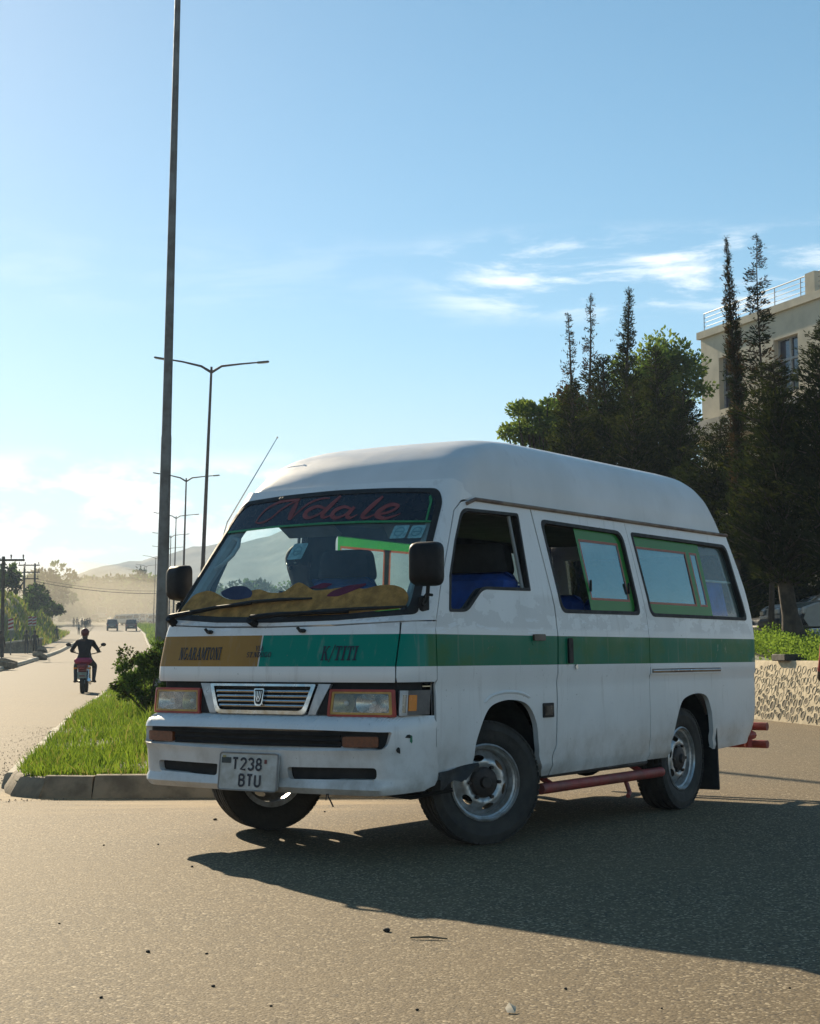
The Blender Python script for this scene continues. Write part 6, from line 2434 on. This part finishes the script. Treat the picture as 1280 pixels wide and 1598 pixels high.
def power_pole(label, x, y, z0, h, arms, lean=0, stay=False, r=.14):
    T = thing('power_pole', label, 'power pole', (x, y, z0), 0, 'timber power poles on the left')
    mb = MB()
    mb.tube([(0, 0, 0), (lean * h, 0, h)], [r, r * .75], 10)
    mb.build('pole', M_WOOD, T)
    for (z, half, off) in arms:
        mb = MB()
        mb.box((off + lean * z, -.16, z), (half * 2, .12, .14), None, 0, .01)
        A = mb.build('cross_arm', M_WOOD, T)
        for q in (-.9, 0 if half < 1 else -.35, .9):
            m2 = MB()
            m2.lathe([(0.0, .30), (.05, .30), (.07, .24), (.04, .20), (.07, .15), (.04, .10), (.03, 0)], 8, Matrix.Translation((off + lean * z + half * q, -.16, z + .07)))
            m2.build('insulator', mat('insulator_brown', (.09, .05, .04), .3), A)
    if stay:
        mb = MB()
        mb.tube([(-3.1, 0, -.3), (-.1, 0, h * .68)], .09, 8)
        mb.build('stay_pole', M_WOOD, T)
    return T


zat = lambda py, Y: at(640, py, Y)[2]
power_pole('tall power pole at the left edge of the picture', gx(2.5, 110), 110, float(gz(110)), zat(866, 110) - float(gz(110)), [(zat(872, 110) - float(gz(110)), .9, .55)])
power_pole('left pole of the twin power poles on the bank, with a slanting stay', gx(35.5, 200), 200, 5.5, zat(878, 200) - 5.5, [(zat(880, 200) - 5.5, 1.3, .6), (zat(891, 200) - 5.5, 1.3, .6)], 0, True, .15)
power_pole('right pole of the twin power poles on the bank', gx(52, 203), 203, 5.5, zat(877, 203) - 5.5, [(zat(901, 203) - 5.5, 1.0, -.5)], 0, False, .15)
power_pole('short far power pole between the twin poles', gx(42.5, 330), 330, 9, zat(900, 330) - 9, [(zat(906, 330) - 9, 1.2, 0), (zat(915, 330) - 9, 1.2, 0)])
power_pole('short thin power pole left of the twin poles', gx(28, 340), 340, 9, zat(920, 340) - 9, [(zat(923, 340) - 9, 1.0, 0)])
for k, (y0, y1, lb) in enumerate(((905, 917, 'lower overhead cable crossing the road from the twin poles'), (901, 913, 'upper overhead cable crossing the road from the twin poles'))):
    mb = MB()
    a = Vector((gx(52, 203), 203, zat(y0, 203)))
    b = Vector((gx(330, 215), 215, zat(y1 + 3, 215)))
    pts = [a.lerp(b, q) - Vector((0, 0, .9 * 4 * q * (1 - q))) for q in np.linspace(0, 1, 20)]
    mb.tube(pts, .035 if k == 0 else .02, 6)
    tag(mb.build('overhead_cable', M_RUB), lb, 'cable', 'overhead cables')
mb = MB()
a = Vector((gx(-60, 108), 108, zat(850, 108)))
b = Vector((gx(2.5, 110), 109.8, zat(868, 110)))
c_ = Vector((gx(36, 200), 200, zat(879, 200)))
mb.tube([a.lerp(b, q) - Vector((0, 0, 2 * q * (1 - q))) for q in np.linspace(0, 1, 8)] + [b.lerp(c_, q) - Vector((0, 0, 5 * q * (1 - q))) for q in np.linspace(.08, 1, 14)], .02, 5)
tag(mb.build('overhead_cable', M_RUB), 'overhead cable running from the left-edge pole to the twin poles', 'cable', 'overhead cables')

M_SRED = mat('sign_red', (.30, .03, .025), .5)
M_SWHT = mat('sign_white', (.55, .54, .50), .5)


def marker_sign(label, px, Y, ytop, ybot):
    x, z0 = gx(px, Y), float(gz(Y)) + .08
    h = zat(ytop, Y) - z0
    T = thing('marker_sign', label, 'road sign', (x, Y, z0), rad(6), 'striped marker signs on the left')
    mb = MB()
    mb.tube([(0, 0, 0), (0, 0, h)], .045, 8)
    mb.build('post', M_GALV, T)
    mb = MB()
    mb.box((0, -.07, h - .42), (.38, .03, .84), None, 0, .005)
    B = mb.build('board', M_SWHT, T)
    for k in range(3):
        mb = MB()
        z = h - .78 + .28 * k
        mb.add([(-.18, -.088, z), (.18, -.088, z + .12), (.18, -.088, z + .26), (-.18, -.088, z + .14)], [(0, 1, 2, 3)])
        mb.build('stripe', M_SRED, B, 0)
    return T


marker_sign('red and white marker sign nearest the left edge, behind the walkers', 16, 118, 963, 1020)
marker_sign('left one of the paired marker signs at the foot of the bank', 46, 150, 960, 985)
marker_sign('right one of the paired marker signs at the foot of the bank', 52.5, 152, 960, 985)
hw = thing('headwall', 'low concrete headwall beside the footpath behind the two walkers', 'wall', (gx(33, 127), 127, float(gz(127)) + .05), rad(30))
mb = MB()
mb.add([(-1.6, -.12, 0), (1.6, -.12, 0), (1.6, -.12, 1.1), (-1.6, -.12, .7), (-1.6, .12, 0), (1.6, .12, 0), (1.6, .12, 1.1), (-1.6, .12, .7)], [(0, 1, 2, 3), (4, 7, 6, 5), (0, 4, 5, 1), (3, 2, 6, 7), (0, 3, 7, 4), (1, 5, 6, 2)])
mb.build('wall_face', M_CONC, hw, 0)
mb = MB()
mb.add([(-1.65, -.17, .70), (1.65, -.17, 1.10), (1.65, -.17, 1.22), (-1.65, -.17, .82), (-1.65, .17, .70), (1.65, .17, 1.10), (1.65, .17, 1.22), (-1.65, .17, .82)], [(0, 1, 2, 3), (4, 7, 6, 5), (0, 4, 5, 1), (3, 2, 6, 7), (0, 3, 7, 4), (1, 5, 6, 2)])
mb.build('coping', M_CONC_P, hw, 0)
for i, (px, Y, lb) in enumerate(((3, 78, 'loose kerb block lying at the left edge of the picture'), (10, 84, 'tilted kerb block on the footpath left of the walkers'), (62, 105, 'loose kerb block beside the road under the lone walker'), (66, 128, 'pile-like kerb block at the road edge left of the motorcycle'))):
    mb = MB()
    mb.box((0, 0, .14), (1.5, .55, .30), Matrix.Rotation(rad(4 + 3 * i), 3, 'Y'), 0, .04)
    o = mb.build('kerb_block', M_CONC)
    o.location = (gx(px, Y), Y, float(gz(Y)) + .12)
    o.rotation_euler = (0, 0, rad(70 + 8 * i))
    tag(o, lb, 'concrete block')

# ------------------------------------------------------------------ people
def person_mesh(J, R, bones, paint, sub=1):
    """skinned body: J joints, R radii, bones = index pairs (parent, child), paint(bone name) -> material index"""
    names = list(J)
    me = bpy.data.meshes.new('body_skeleton')
    me.from_pydata([J[n] for n in names], [(names.index(a), names.index(b)) for a, b in bones], [])
    o = bpy.data.objects.new('body_skeleton', me)
    COL.objects.link(o)
    bm = bmesh.new()
    bm.from_mesh(me)
    sk = bm.verts.layers.skin.verify()
    for v, n in zip(bm.verts, names):
        r = R[n]
        v[sk].radius = r if isinstance(r, tuple) else (r, r)
        v[sk].use_root = (n == 'pelvis')
    bm.to_mesh(me)
    bm.free()
    o.modifiers.new('skin', 'SKIN').use_smooth_shade = True
    s = o.modifiers.new('sub', 'SUBSURF')
    s.levels = s.render_levels = sub
    dg = bpy.context.evaluated_depsgraph_get()
    out = bpy.data.meshes.new_from_object(o.evaluated_get(dg))
    bpy.data.objects.remove(o)
    V = np.empty(len(out.vertices) * 3)
    out.vertices.foreach_get('co', V)
    V = V.reshape(-1, 3)
    A = np.array([J[a] for a, b in bones])
    B = np.array([J[b] for a, b in bones])
    ids = []
    for p in out.polygons:
        c = V[list(p.vertices)].mean(0)
        ab = B - A
        t = np.clip(((c - A) * ab).sum(1) / ((ab * ab).sum(1) + 1e-9), 0, 1)
        d = np.linalg.norm(A + ab * t[:, None] - c, axis=1)
        ids.append(paint(bones[int(d.argmin())]))
    return out, ids


M_SKIN = mat('dark_skin', (0.075, 0.042, 0.028), 0.55, var=.1)
M_HAIR = mat('black_hair', (0.012, 0.010, 0.010), 0.8)
M_SHOE = mat('dark_shoe', (0.02, 0.018, 0.016), 0.7)


def cloth(n, c):
    return mat('cloth_' + n, c, .9, var=.25, scale=14, bump=.3, bscale=60)


def person(label, loc, rotz, shirt, trousers, stride=.25, scale=1.0, cap=None, group=None, pose='walk', parts=True):
    T = thing('person', label, 'person', loc, rotz, group)
    J, R, Bn = {}, {}, []

    def j(n, p, r, par=None):
        J[n] = p
        R[n] = r
        if par:
            Bn.append((par, n))
    if pose == 'walk':
        j('pelvis', (0, 0, .95), (.125, .10))
        j('waist', (.01, 0, 1.10), (.125, .095), 'pelvis')
        j('chest', (.02, 0, 1.30), (.15, .11), 'waist')
        j('neck', (.02, 0, 1.46), .06, 'chest')
        j('jaw', (.04, 0, 1.555), .072, 'neck')
        j('head', (.03, 0, 1.65), .095, 'jaw')
        j('crown', (.02, 0, 1.715), .06, 'head')
        for s, n in ((1, 'l'), (-1, 'r')):
            k = stride * s
            j('sh' + n, (.01, s * .175, 1.40), .06, 'chest')
            j('el' + n, (-.02 - k * .35, s * .235, 1.13), .047, 'sh' + n)
            j('wr' + n, (.06 - k * .55, s * .25, .90), .034, 'el' + n)
            j('hd' + n, (.08 - k * .6, s * .25, .83), .036, 'wr' + n)
            j('fi' + n, (.10 - k * .6, s * .24, .76), .018, 'hd' + n)
            j('th' + n, (.13 - k * .6, s * .225, .82), .013, 'hd' + n)
            j('hp' + n, (0, s * .085, .90), .095, 'pelvis')
            j('kn' + n, (.05 + k * .55, s * .095, .50), .066, 'hp' + n)
            j('an' + n, (-.03 + k * 1.0, s * .10, .085), .042, 'kn' + n)
            j('to' + n, (.13 + k * 1.0, s * .11, .035), .034, 'an' + n)
    elif pose == 'ride':        # astride a motorcycle, hands out to the bars
        j('pelvis', (0, 0, .92), (.15, .13))
        j('waist', (.03, 0, 1.07), (.155, .12), 'pelvis')
        j('chest', (.06, 0, 1.27), (.185, .14), 'waist')
        j('neck', (.08, 0, 1.44), .07, 'chest')
        j('jaw', (.11, 0, 1.52), .08, 'neck')
        j('head', (.10, 0, 1.60), .10, 'jaw')
        j('crown', (.09, 0, 1.66), .07, 'head')
        for s, n in ((1, 'l'), (-1, 'r')):
            j('sh' + n, (.06, s * .20, 1.37), .075, 'chest')
            j('el' + n, (.16, s * .36, 1.14), .055, 'sh' + n)
            j('wr' + n, (.44, s * .36, 1.12), .038, 'el' + n)
            j('hd' + n, (.51, s * .36, 1.12), .036, 'wr' + n)
            j('fi' + n, (.55, s * .33, 1.09), .018, 'hd' + n)
            j('th' + n, (.53, s * .31, 1.11), .014, 'hd' + n)
            j('hp' + n, (.02, s * .12, .88), .11, 'pelvis')
            j('kn' + n, (.40, s * .25, .74), .078, 'hp' + n)
            j('an' + n, (.12, s * .24, .34), .048, 'kn' + n)
            j('to' + n, (.30, s * .27, .30), .040, 'an' + n)
    else:                       # seated at the wheel
        j('pelvis', (0, 0, .0), (.15, .12))
        j('waist', (-.02, 0, .16), (.14, .11), 'pelvis')
        j('chest', (-.02, 0, .36), (.17, .12), 'waist')
        j('neck', (.0, 0, .53), .065, 'chest')
        j('jaw', (.03, 0, .615), .078, 'neck')
        j('head', (.02, 0, .70), .105, 'jaw')
        j('crown', (.01, 0, .765), .07, 'head')
        for s, n in ((1, 'l'), (-1, 'r')):
            j('sh' + n, (-.01, s * .19, .46), .065, 'chest')
            j('el' + n, (.14, s * .27, .22), .05, 'sh' + n)
            j('wr' + n, (.36, s * .19, .30), .036, 'el' + n)
            j('hd' + n, (.42, s * .17, .33), .036, 'wr' + n)
            j('fi' + n, (.45, s * .13, .36), .018, 'hd' + n)
            j('th' + n, (.41, s * .12, .36), .014, 'hd' + n)
            j('hp' + n, (.02, s * .09, -.02), .10, 'pelvis')
            j('kn' + n, (.44, s * .13, .03), .075, 'hp' + n)
            j('an' + n, (.52, s * .13, -.36), .045, 'kn' + n)
            j('to' + n, (.68, s * .13, -.40), .036, 'an' + n)

    def paint(b):
        n = b[1]
        if n in ('jaw', 'head', 'crown', 'neck') or n[:2] in ('hd', 'fi', 'th'):
            return 0
        if n[:2] == 'to':
            return 3
        if n[:2] in ('hp', 'kn', 'an'):
            return 2
        return 1
    me, ids = person_mesh(J, R, Bn, paint)
    me.materials.clear()
    for m in (M_SKIN, shirt, trousers, M_SHOE):
        me.materials.append(m)
    me.polygons.foreach_set('material_index', ids)
    me.shade_smooth()
    b = link('body', me, T)
    hd = Vector(J['head'])
    mb = MB()
    if cap is None:
        vs, fs = [], []
        mb.ball(hd + Vector((-.012, 0, .022)), .108, 14, 9, 0, (1, .92, 1.05))
        h = mb.build('hair', M_HAIR, T, 60)
    else:
        mb.ball(hd + Vector((-.005, 0, .035)), .118, 16, 10, 0, (1.05, .95, .98))
        mb.box(hd + Vector((.135, 0, .03)), (.12, .15, .014), Matrix.Rotation(rad(10), 3, 'Y'), 0, .006)
        h = mb.build('cap', cap, T, 60)
    # face: eyes, nose and ears, set proud of the head
    mb = MB()
    mb.ball(hd + Vector((.098, 0, -.045)), .016, 8, 6, 0, (1.1, .8, 1.2))
    for s in (1, -1):
        mb.ball(hd + Vector((-.005, s * .094, -.035)), .022, 8, 6, 0, (.6, .35, 1.2))
    mb.build('nose_and_ears', M_SKIN, T, 60)
    mb = MB()
    for s in (1, -1):
        mb.ball(hd + Vector((.086, s * .035, -.012)), .012, 8, 6, 0, (.6, 1, .7))
    mb.build('eyes', mat('eye_white', (.45, .42, .38), .3), T, 60)
    T.scale = (scale,) * 3
    return T


def pp(px, Y):
    return (gx(px, Y), Y, float(gz(Y)) + .095)


away = rad(99)
person('walker in an olive jacket beside a second walker on the left path', pp(40.5, 122), away, cloth('olive', (.075, .07, .05)), cloth('grey', (.06, .06, .06)), .18)
person('walker in dark clothes, the right one of the pair on the left path', pp(53.5, 117), away, cloth('navy', (.03, .03, .035)), cloth('black', (.025, .025, .028)), .30)
person('walker cut off by the left edge of the picture', pp(0, 100), away, cloth('maroon', (.05, .035, .03)), cloth('black', (.025, .025, .028)), .22)
person('lone walker in blue on the path beyond the pair', pp(87.5, 190), away, cloth('blue', (.035, .05, .075)), cloth('grey', (.06, .06, .06)), .28)
person('walker in a pale shirt just left of the motorcyclist, further off', pp(122, 228), rad(-81), cloth('pale', (.30, .29, .27)), cloth('grey', (.06, .06, .06)), .25)
FAR_LB = ['leftmost figure of the far crowd on the path', 'second figure from the left in the far crowd', 'third figure from the left in the far crowd', 'middle figure of the far crowd above the motorcyclist', 'figure right of the middle in the far crowd', 'second figure from the right in the far crowd', 'rightmost figure of the far crowd, nearest the road']
for i, (px, Y, c) in enumerate(((114, 300, 'olive'), (119, 310, 'navy'), (127, 285, 'navy'), (131, 270, 'black'), (133.5, 275, 'olive'), (136, 290, 'maroon'), (139, 300, 'blue'))):
    p = pp(px, Y)
    person(FAR_LB[i], p, away if i % 2 else rad(-80), MATS['cloth_' + c], MATS['cloth_grey'], .2 + .05 * (i % 3), 1.0, None, 'far crowd on the left path')
p_ = person('person in a red top at the right edge beside the stone wall', (gx(1303, 21.2), 21.2, .004), rad(100), cloth('red', (.40, .05, .04)), cloth('black', (.025, .025, .028)), .05, .85)

# driver at the wheel (in the bus frame, then into the world)
vm = Matrix.Translation(van.location) @ Matrix.Rotation(van.rotation_euler.z, 4, 'Z')
dp = vm @ Vector((-.20, -.52, .985))
drv = person('driver in dark clothes at the wheel of the minibus', dp, van.rotation_euler.z, cloth('navy', (.03, .03, .035)), cloth('black', (.025, .025, .028)), pose='sit', scale=.80)
drv.rotation_euler = (rad(8), 0, van.rotation_euler.z)

# ------------------------------------------------------------------ motorcycle and rider
mx, my = gx(132, 43.8), 43.8
mz = float(gz(43.8))
bike = thing('motorcycle', 'motorcycle with a pink seat cover riding away down the road', 'motorcycle', (mx, my, mz), rad(97))
M_PINK = mat('pink_seat_cover', (.42, .035, .10), .7, bump=.2)
M_BRED = mat('bike_red', (.22, .02, .02), .35, var=.15)


def bwheel(x, r, w):
    M4 = Matrix.Translation((x, 0, r)) @ Matrix.Rotation(rad(90), 4, 'X')
    mb = MB()
    mb.lathe([(r * .80, -w / 2), (r * .95, -w / 2), (r, -w / 4), (r, w / 4), (r * .95, w / 2), (r * .80, w / 2)], 28, M4, closed=True)
    W_ = mb.build('wheel', M_TYRE, bike)
    mb = MB()
    mb.lathe([(r * .82, -w * .3), (r * .78, 0), (r * .82, w * .3)], 28, M4)
    for k in range(10):
        a = 2 * math.pi * k / 10
        mb.tube([(x, 0, r), (x + r * .8 * math.cos(a), 0, r + r * .8 * math.sin(a))], .008, 5)
    mb.tube([(x, -.06, r), (x, .06, r)], .05, 12)
    mb.build('rim', M_STEEL, W_)


bwheel(-.62, .30, .11)
bwheel(.66, .30, .085)
mb = MB()
mb.tube([(-.62, .09, .30), (-.15, .10, .36)], .025, 8)
mb.tube([(-.62, -.09, .30), (-.15, -.10, .36)], .025, 8)
mb.tube([(-.15, 0, .40), (.1, 0, .72), (.42, 0, .86)], .03, 8)
mb.tube([(-.15, 0, .40), (.25, 0, .32), (.42, 0, .80)], .028, 8)
mb.tube([(-.60, 0, .72), (.1, 0, .74)], .03, 8)
mb.build('frame', M_CTRIM, bike)
mb = MB()
mb.box((.08, 0, .42), (.30, .26, .28), None, 0, .05)
mb.box((.06, 0, .60), (.18, .20, .14), Matrix.Rotation(rad(-15), 3, 'Y'), 0, .02)
mb.build('engine', M_GALV, bike)
mb = MB()
mb.ball((.22, 0, .86), .17, 16, 10, 0, (1.5, .85, .75))
mb.build('fuel_tank', M_BRED, bike)
mb = MB()
mb.box((-.28, 0, .80), (.72, .28, .10), Matrix.Rotation(rad(4), 3, 'Y'), 0, .04)
mb.box((-.58, 0, .85), (.22, .46, .16), None, 0, .05)
mb.build('seat', M_PINK, bike)
mb = MB()
vs, fs = [], []
for k in range(10):
    a = rad(35 + 120 * k / 9)
    for y in (-.07, .07):
        vs.append((-.62 + .345 * math.cos(a), y, .30 + .345 * math.sin(a)))
mb.add(vs, [(2 * k, 2 * k + 1, 2 * k + 3, 2 * k + 2) for k in range(9)])
mb.box((-.86, 0, .62), (.05, .22, .12), None, 0, .02)
mb.box((-.72, 0, .70), (.30, .26, .14), None, 0, .04)
mb.build('tail_fairing', M_BRED, bike)
mb = MB()
mb.box((-.905, 0, .66), (.04, .16, .07), None, 0, .015)
mb.build('tail_light', M_CRED, bike)
for s in (1, -1):
    mb = MB()
    mb.tube([(-.84, s * .12, .66), (-.86, s * .22, .66)], [.012, .03], 8)
    mb.build('turn_signal', M_AMBER, bike)
    mb = MB()
    mb.tube([(-.55, s * .12, .38), (-.40, s * .12, .72)], .028, 8)
    mb.build('shock_absorber', M_CHROME, bike)
    mb = MB()
    mb.tube([(.66, s * .09, .30), (.44, s * .09, .98)], .026, 8)
    mb.build('fork_leg', M_CHROME, bike)
    mb = MB()
    mb.tube([(.12, s * .1, .30), (.12, s * .30, .30)], .02, 8)
    mb.build('foot_peg', M_CTRIM, bike)
    mb = MB()
    mb.tube([(.42, s * .28, 1.08), (.40, s * .34, 1.18), (.38, s * .42, 1.25)], .009, 6)
    mb.ball((.37, s * .46, 1.28), .06, 12, 8, 0, (.3, 1.2, .8))
    mb.build('rear_view_mirror', M_CTRIM, bike)
mb = MB()
mb.tube([(.50, -.40, 1.09), (.46, -.2, 1.04), (.44, 0, 1.00), (.46, .2, 1.04), (.50, .40, 1.09)], .014, 8)
mb.build('handlebar', M_CTRIM, bike)
mb = MB()
mb.tube([(.10, -.14, .34), (-.10, -.16, .25), (-.75, -.17, .36)], [.022, .03, .045], 10)
mb.build('exhaust', M_CHROME, bike)
mb = MB()
mb.box((-.91, 0, .48), (.012, .24, .16), Matrix.Rotation(rad(-10), 3, 'Y'), 0, .004)
np_ = mb.build('number_plate', mat('bike_plate', (.30, .36, .33), .5, var=.2), bike)
mb = MB()
mb.ball((.60, 0, .86), .09, 12, 8, 0, (.7, 1, 1))
mb.build('headlight', M_CWHITE, bike)
bm_ = Matrix.Translation((mx, my, mz)) @ Matrix.Rotation(rad(97), 4, 'Z')
rider = person('motorcyclist in a dark jacket and dark red cap riding away', bm_ @ Vector((-.12, 0, .0)), rad(97), cloth('jacket', (.022, .020, .026)), cloth('jeans', (.05, .055, .07)), pose='ride', cap=mat('dark_red_cap', (.13, .018, .022), .6), scale=.98)

# ------------------------------------------------------------------ litter and stones on the road
M_PEB = mat('dark_pebble', (.045, .038, .030), .9, var=.3)


def gpt(px, py):
    c, s = math.cos(rad(5.0)), math.sin(rad(5.0))
    u = -(py - 799) / 2566.0
    dy, dz = c - u * s, s + u * c
    t = -CAM_H / dz
    return Vector(((px - 640) / 2566.0 * t, dy * t, 0))


peb = [(229, 1485, 10, 'dark pebble at the lower left of the road'), (320, 1488, 6, 'small pebble right of the lower-left dark one'), (330, 1539, 8, 'pebble low in the picture left of centre'), (155, 1556, 8, 'pebble near the bottom left corner'), (648, 1577, 8, 'pebble near the bottom edge, centre'), (880, 1545, 8, 'pebble on the sunlit road at lower right'), (602, 1454, 16, 'flat dark stone on the sunlit road just below the shadow edge'), (298, 1352, 6, 'small stone just left of the shadow tip'), (334, 1279, 8, 'stone left of the right front tyre'), (245, 1317, 5, 'tiny stone left below the front bumper'), (505, 1267, 5, 'tiny stone under the front bumper between the wheels'), (160, 1318, 5, 'tiny stone in front of the kerb corner'), (1030, 1576, 6, 'pebble near the bottom edge right of centre'), (1230, 1545, 6, 'pebble near the bottom right corner'), (420, 1570, 6, 'pebble near the bottom edge left of centre'), (90, 1440, 5, 'small pebble at the far left of the road')]
for i, (px, py, w, lb) in enumerate(peb):
    p = gpt(px, py)
    sz = w / 2566.0 * p.y * .40
    rg = random.Random(i)
    mb = MB()
    mb.ball((0, 0, 0), 1, 9, 6)
    mb.v = [(x * (1 + .25 * math.sin(3 * y + i)) * sz, y * (1 + .2 * math.sin(4 * x + i)) * sz * .8, z * sz * .55) for x, y, z in mb.v]
    o = mb.build('pebble', M_PEB, None, 60, (p.x, p.y, sz * .42))
    o.rotation_euler = (0, 0, rg.uniform(0, 3))
    tag(o, lb, 'stone', 'loose stones on the road')
p0, p1 = gpt(638, 1466), gpt(696, 1468)
mb = MB()
mb.tube([p0 + Vector((0, 0, .006)), p0.lerp(p1, .5) + Vector((0, .004, .010)), p1 + Vector((0, 0, .006))], [.003, .0045, .003], 6)
tag(mb.build('stick', mat('dry_stick', (.20, .15, .09), .9)), 'thin dry stick lying below the shadow edge', 'stick')
p0 = gpt(795, 1581)
mb = MB()
mb.add([p0 + Vector(v) for v in ((-.012, -.02, .004), (.010, -.024, .004), (.016, .02, .012), (-.004, .028, .022), (-.016, .012, .010), (.002, .002, .016))], [(0, 1, 5), (1, 2, 5), (2, 3, 5), (3, 4, 5), (4, 0, 5)])
tag(mb.build('litter_scrap', mat('pale_paper', (.55, .48, .36), .8)), 'crumpled pale scrap near the bottom of the road', 'litter')
# gravel washed against the kerb
n = 700
pp_ = []
for i in range(n):
    y = 11.6 + random.random() ** 1.5 * 12
    x = float(med_l(max(12.0, y))) - abs(random.gauss(0, .28)) - .02
    if y < 12.1:
        x = random.uniform(-3.6, -2.4)
        y = 11.6 - abs(random.gauss(0, .12))
    pp_.append((x, y, .004))
P = np.array(pp_)
s = RNG.uniform(.003, .010, n)
base = np.array([(1, 0, 0), (0, 1, 0), (-1, 0, 0), (0, -1, 0), (0, 0, 1)])
V = (P[:, None, :] + base[None] * s[:, None, None] * RNG.uniform(.6, 1.2, (n, 5, 1))).reshape(-1, 3)
F = (np.arange(n)[:, None, None] * 5 + np.array([[0, 1, 4], [1, 2, 4], [2, 3, 4], [3, 0, 4]])[None]).reshape(-1, 3)
tag(link('gravel', raw_mesh('gravel', V, F, M_PEB)), 'fine dark gravel washed along the median kerb', 'gravel', kind='stuff')

# ------------------------------------------------------------------ air
def vol(name, x0, x1, y0, y1, z0, z1, dens_, col, aniso):
    mb = MB()
    mb.box(((x0 + x1) / 2, (y0 + y1) / 2, (z0 + z1) / 2), (x1 - x0, y1 - y0, z1 - z0))
    t = NT(name)
    p = t.n('ShaderNodeVolumePrincipled')
    p.inputs['Color'].default_value = (*col, 1)
    p.inputs['Density'].default_value = dens_
    p.inputs['Anisotropy'].default_value = aniso
    t.l(p.outputs[0], t.out.inputs['Volume'])
    return tag(mb.build(name, t.m, None, 0), kind='stuff')


vol('haze', -1400, 1400, -45, 1560, -2.0, 122.0, 0.00042, (0.64, 0.81, 1.0), 0.15)


# dust hanging over the road in the distance
def dust_cloud(label, c, r, dens_, col):
    mb = MB()
    mb.ball((0, 0, 0), 1.0, 28, 18)
    t = NT('dust_air')
    p = t.n('ShaderNodeVolumePrincipled')
    p.inputs['Color'].default_value = (*col, 1)
    p.inputs['Density'].default_value = dens_
    p.inputs['Anisotropy'].default_value = 0.2
    t.l(p.outputs[0], t.out.inputs['Volume'])
    o = mb.build('dust_cloud', t.m, None, 60, c)
    o.scale = r
    return tag(o, label, 'dust', None, 'stuff')


dust_cloud('warm plume of road dust drifting left of the distant traffic', (gx(95, 330), 330, 12), (26, 60, 8), .0060, (1.0, .86, .60))
dust_cloud('pale dust stirred up around the distant traffic', (gx(165, 370), 370, 11), (30, 70, 7), .0022, (.93, .93, .92))
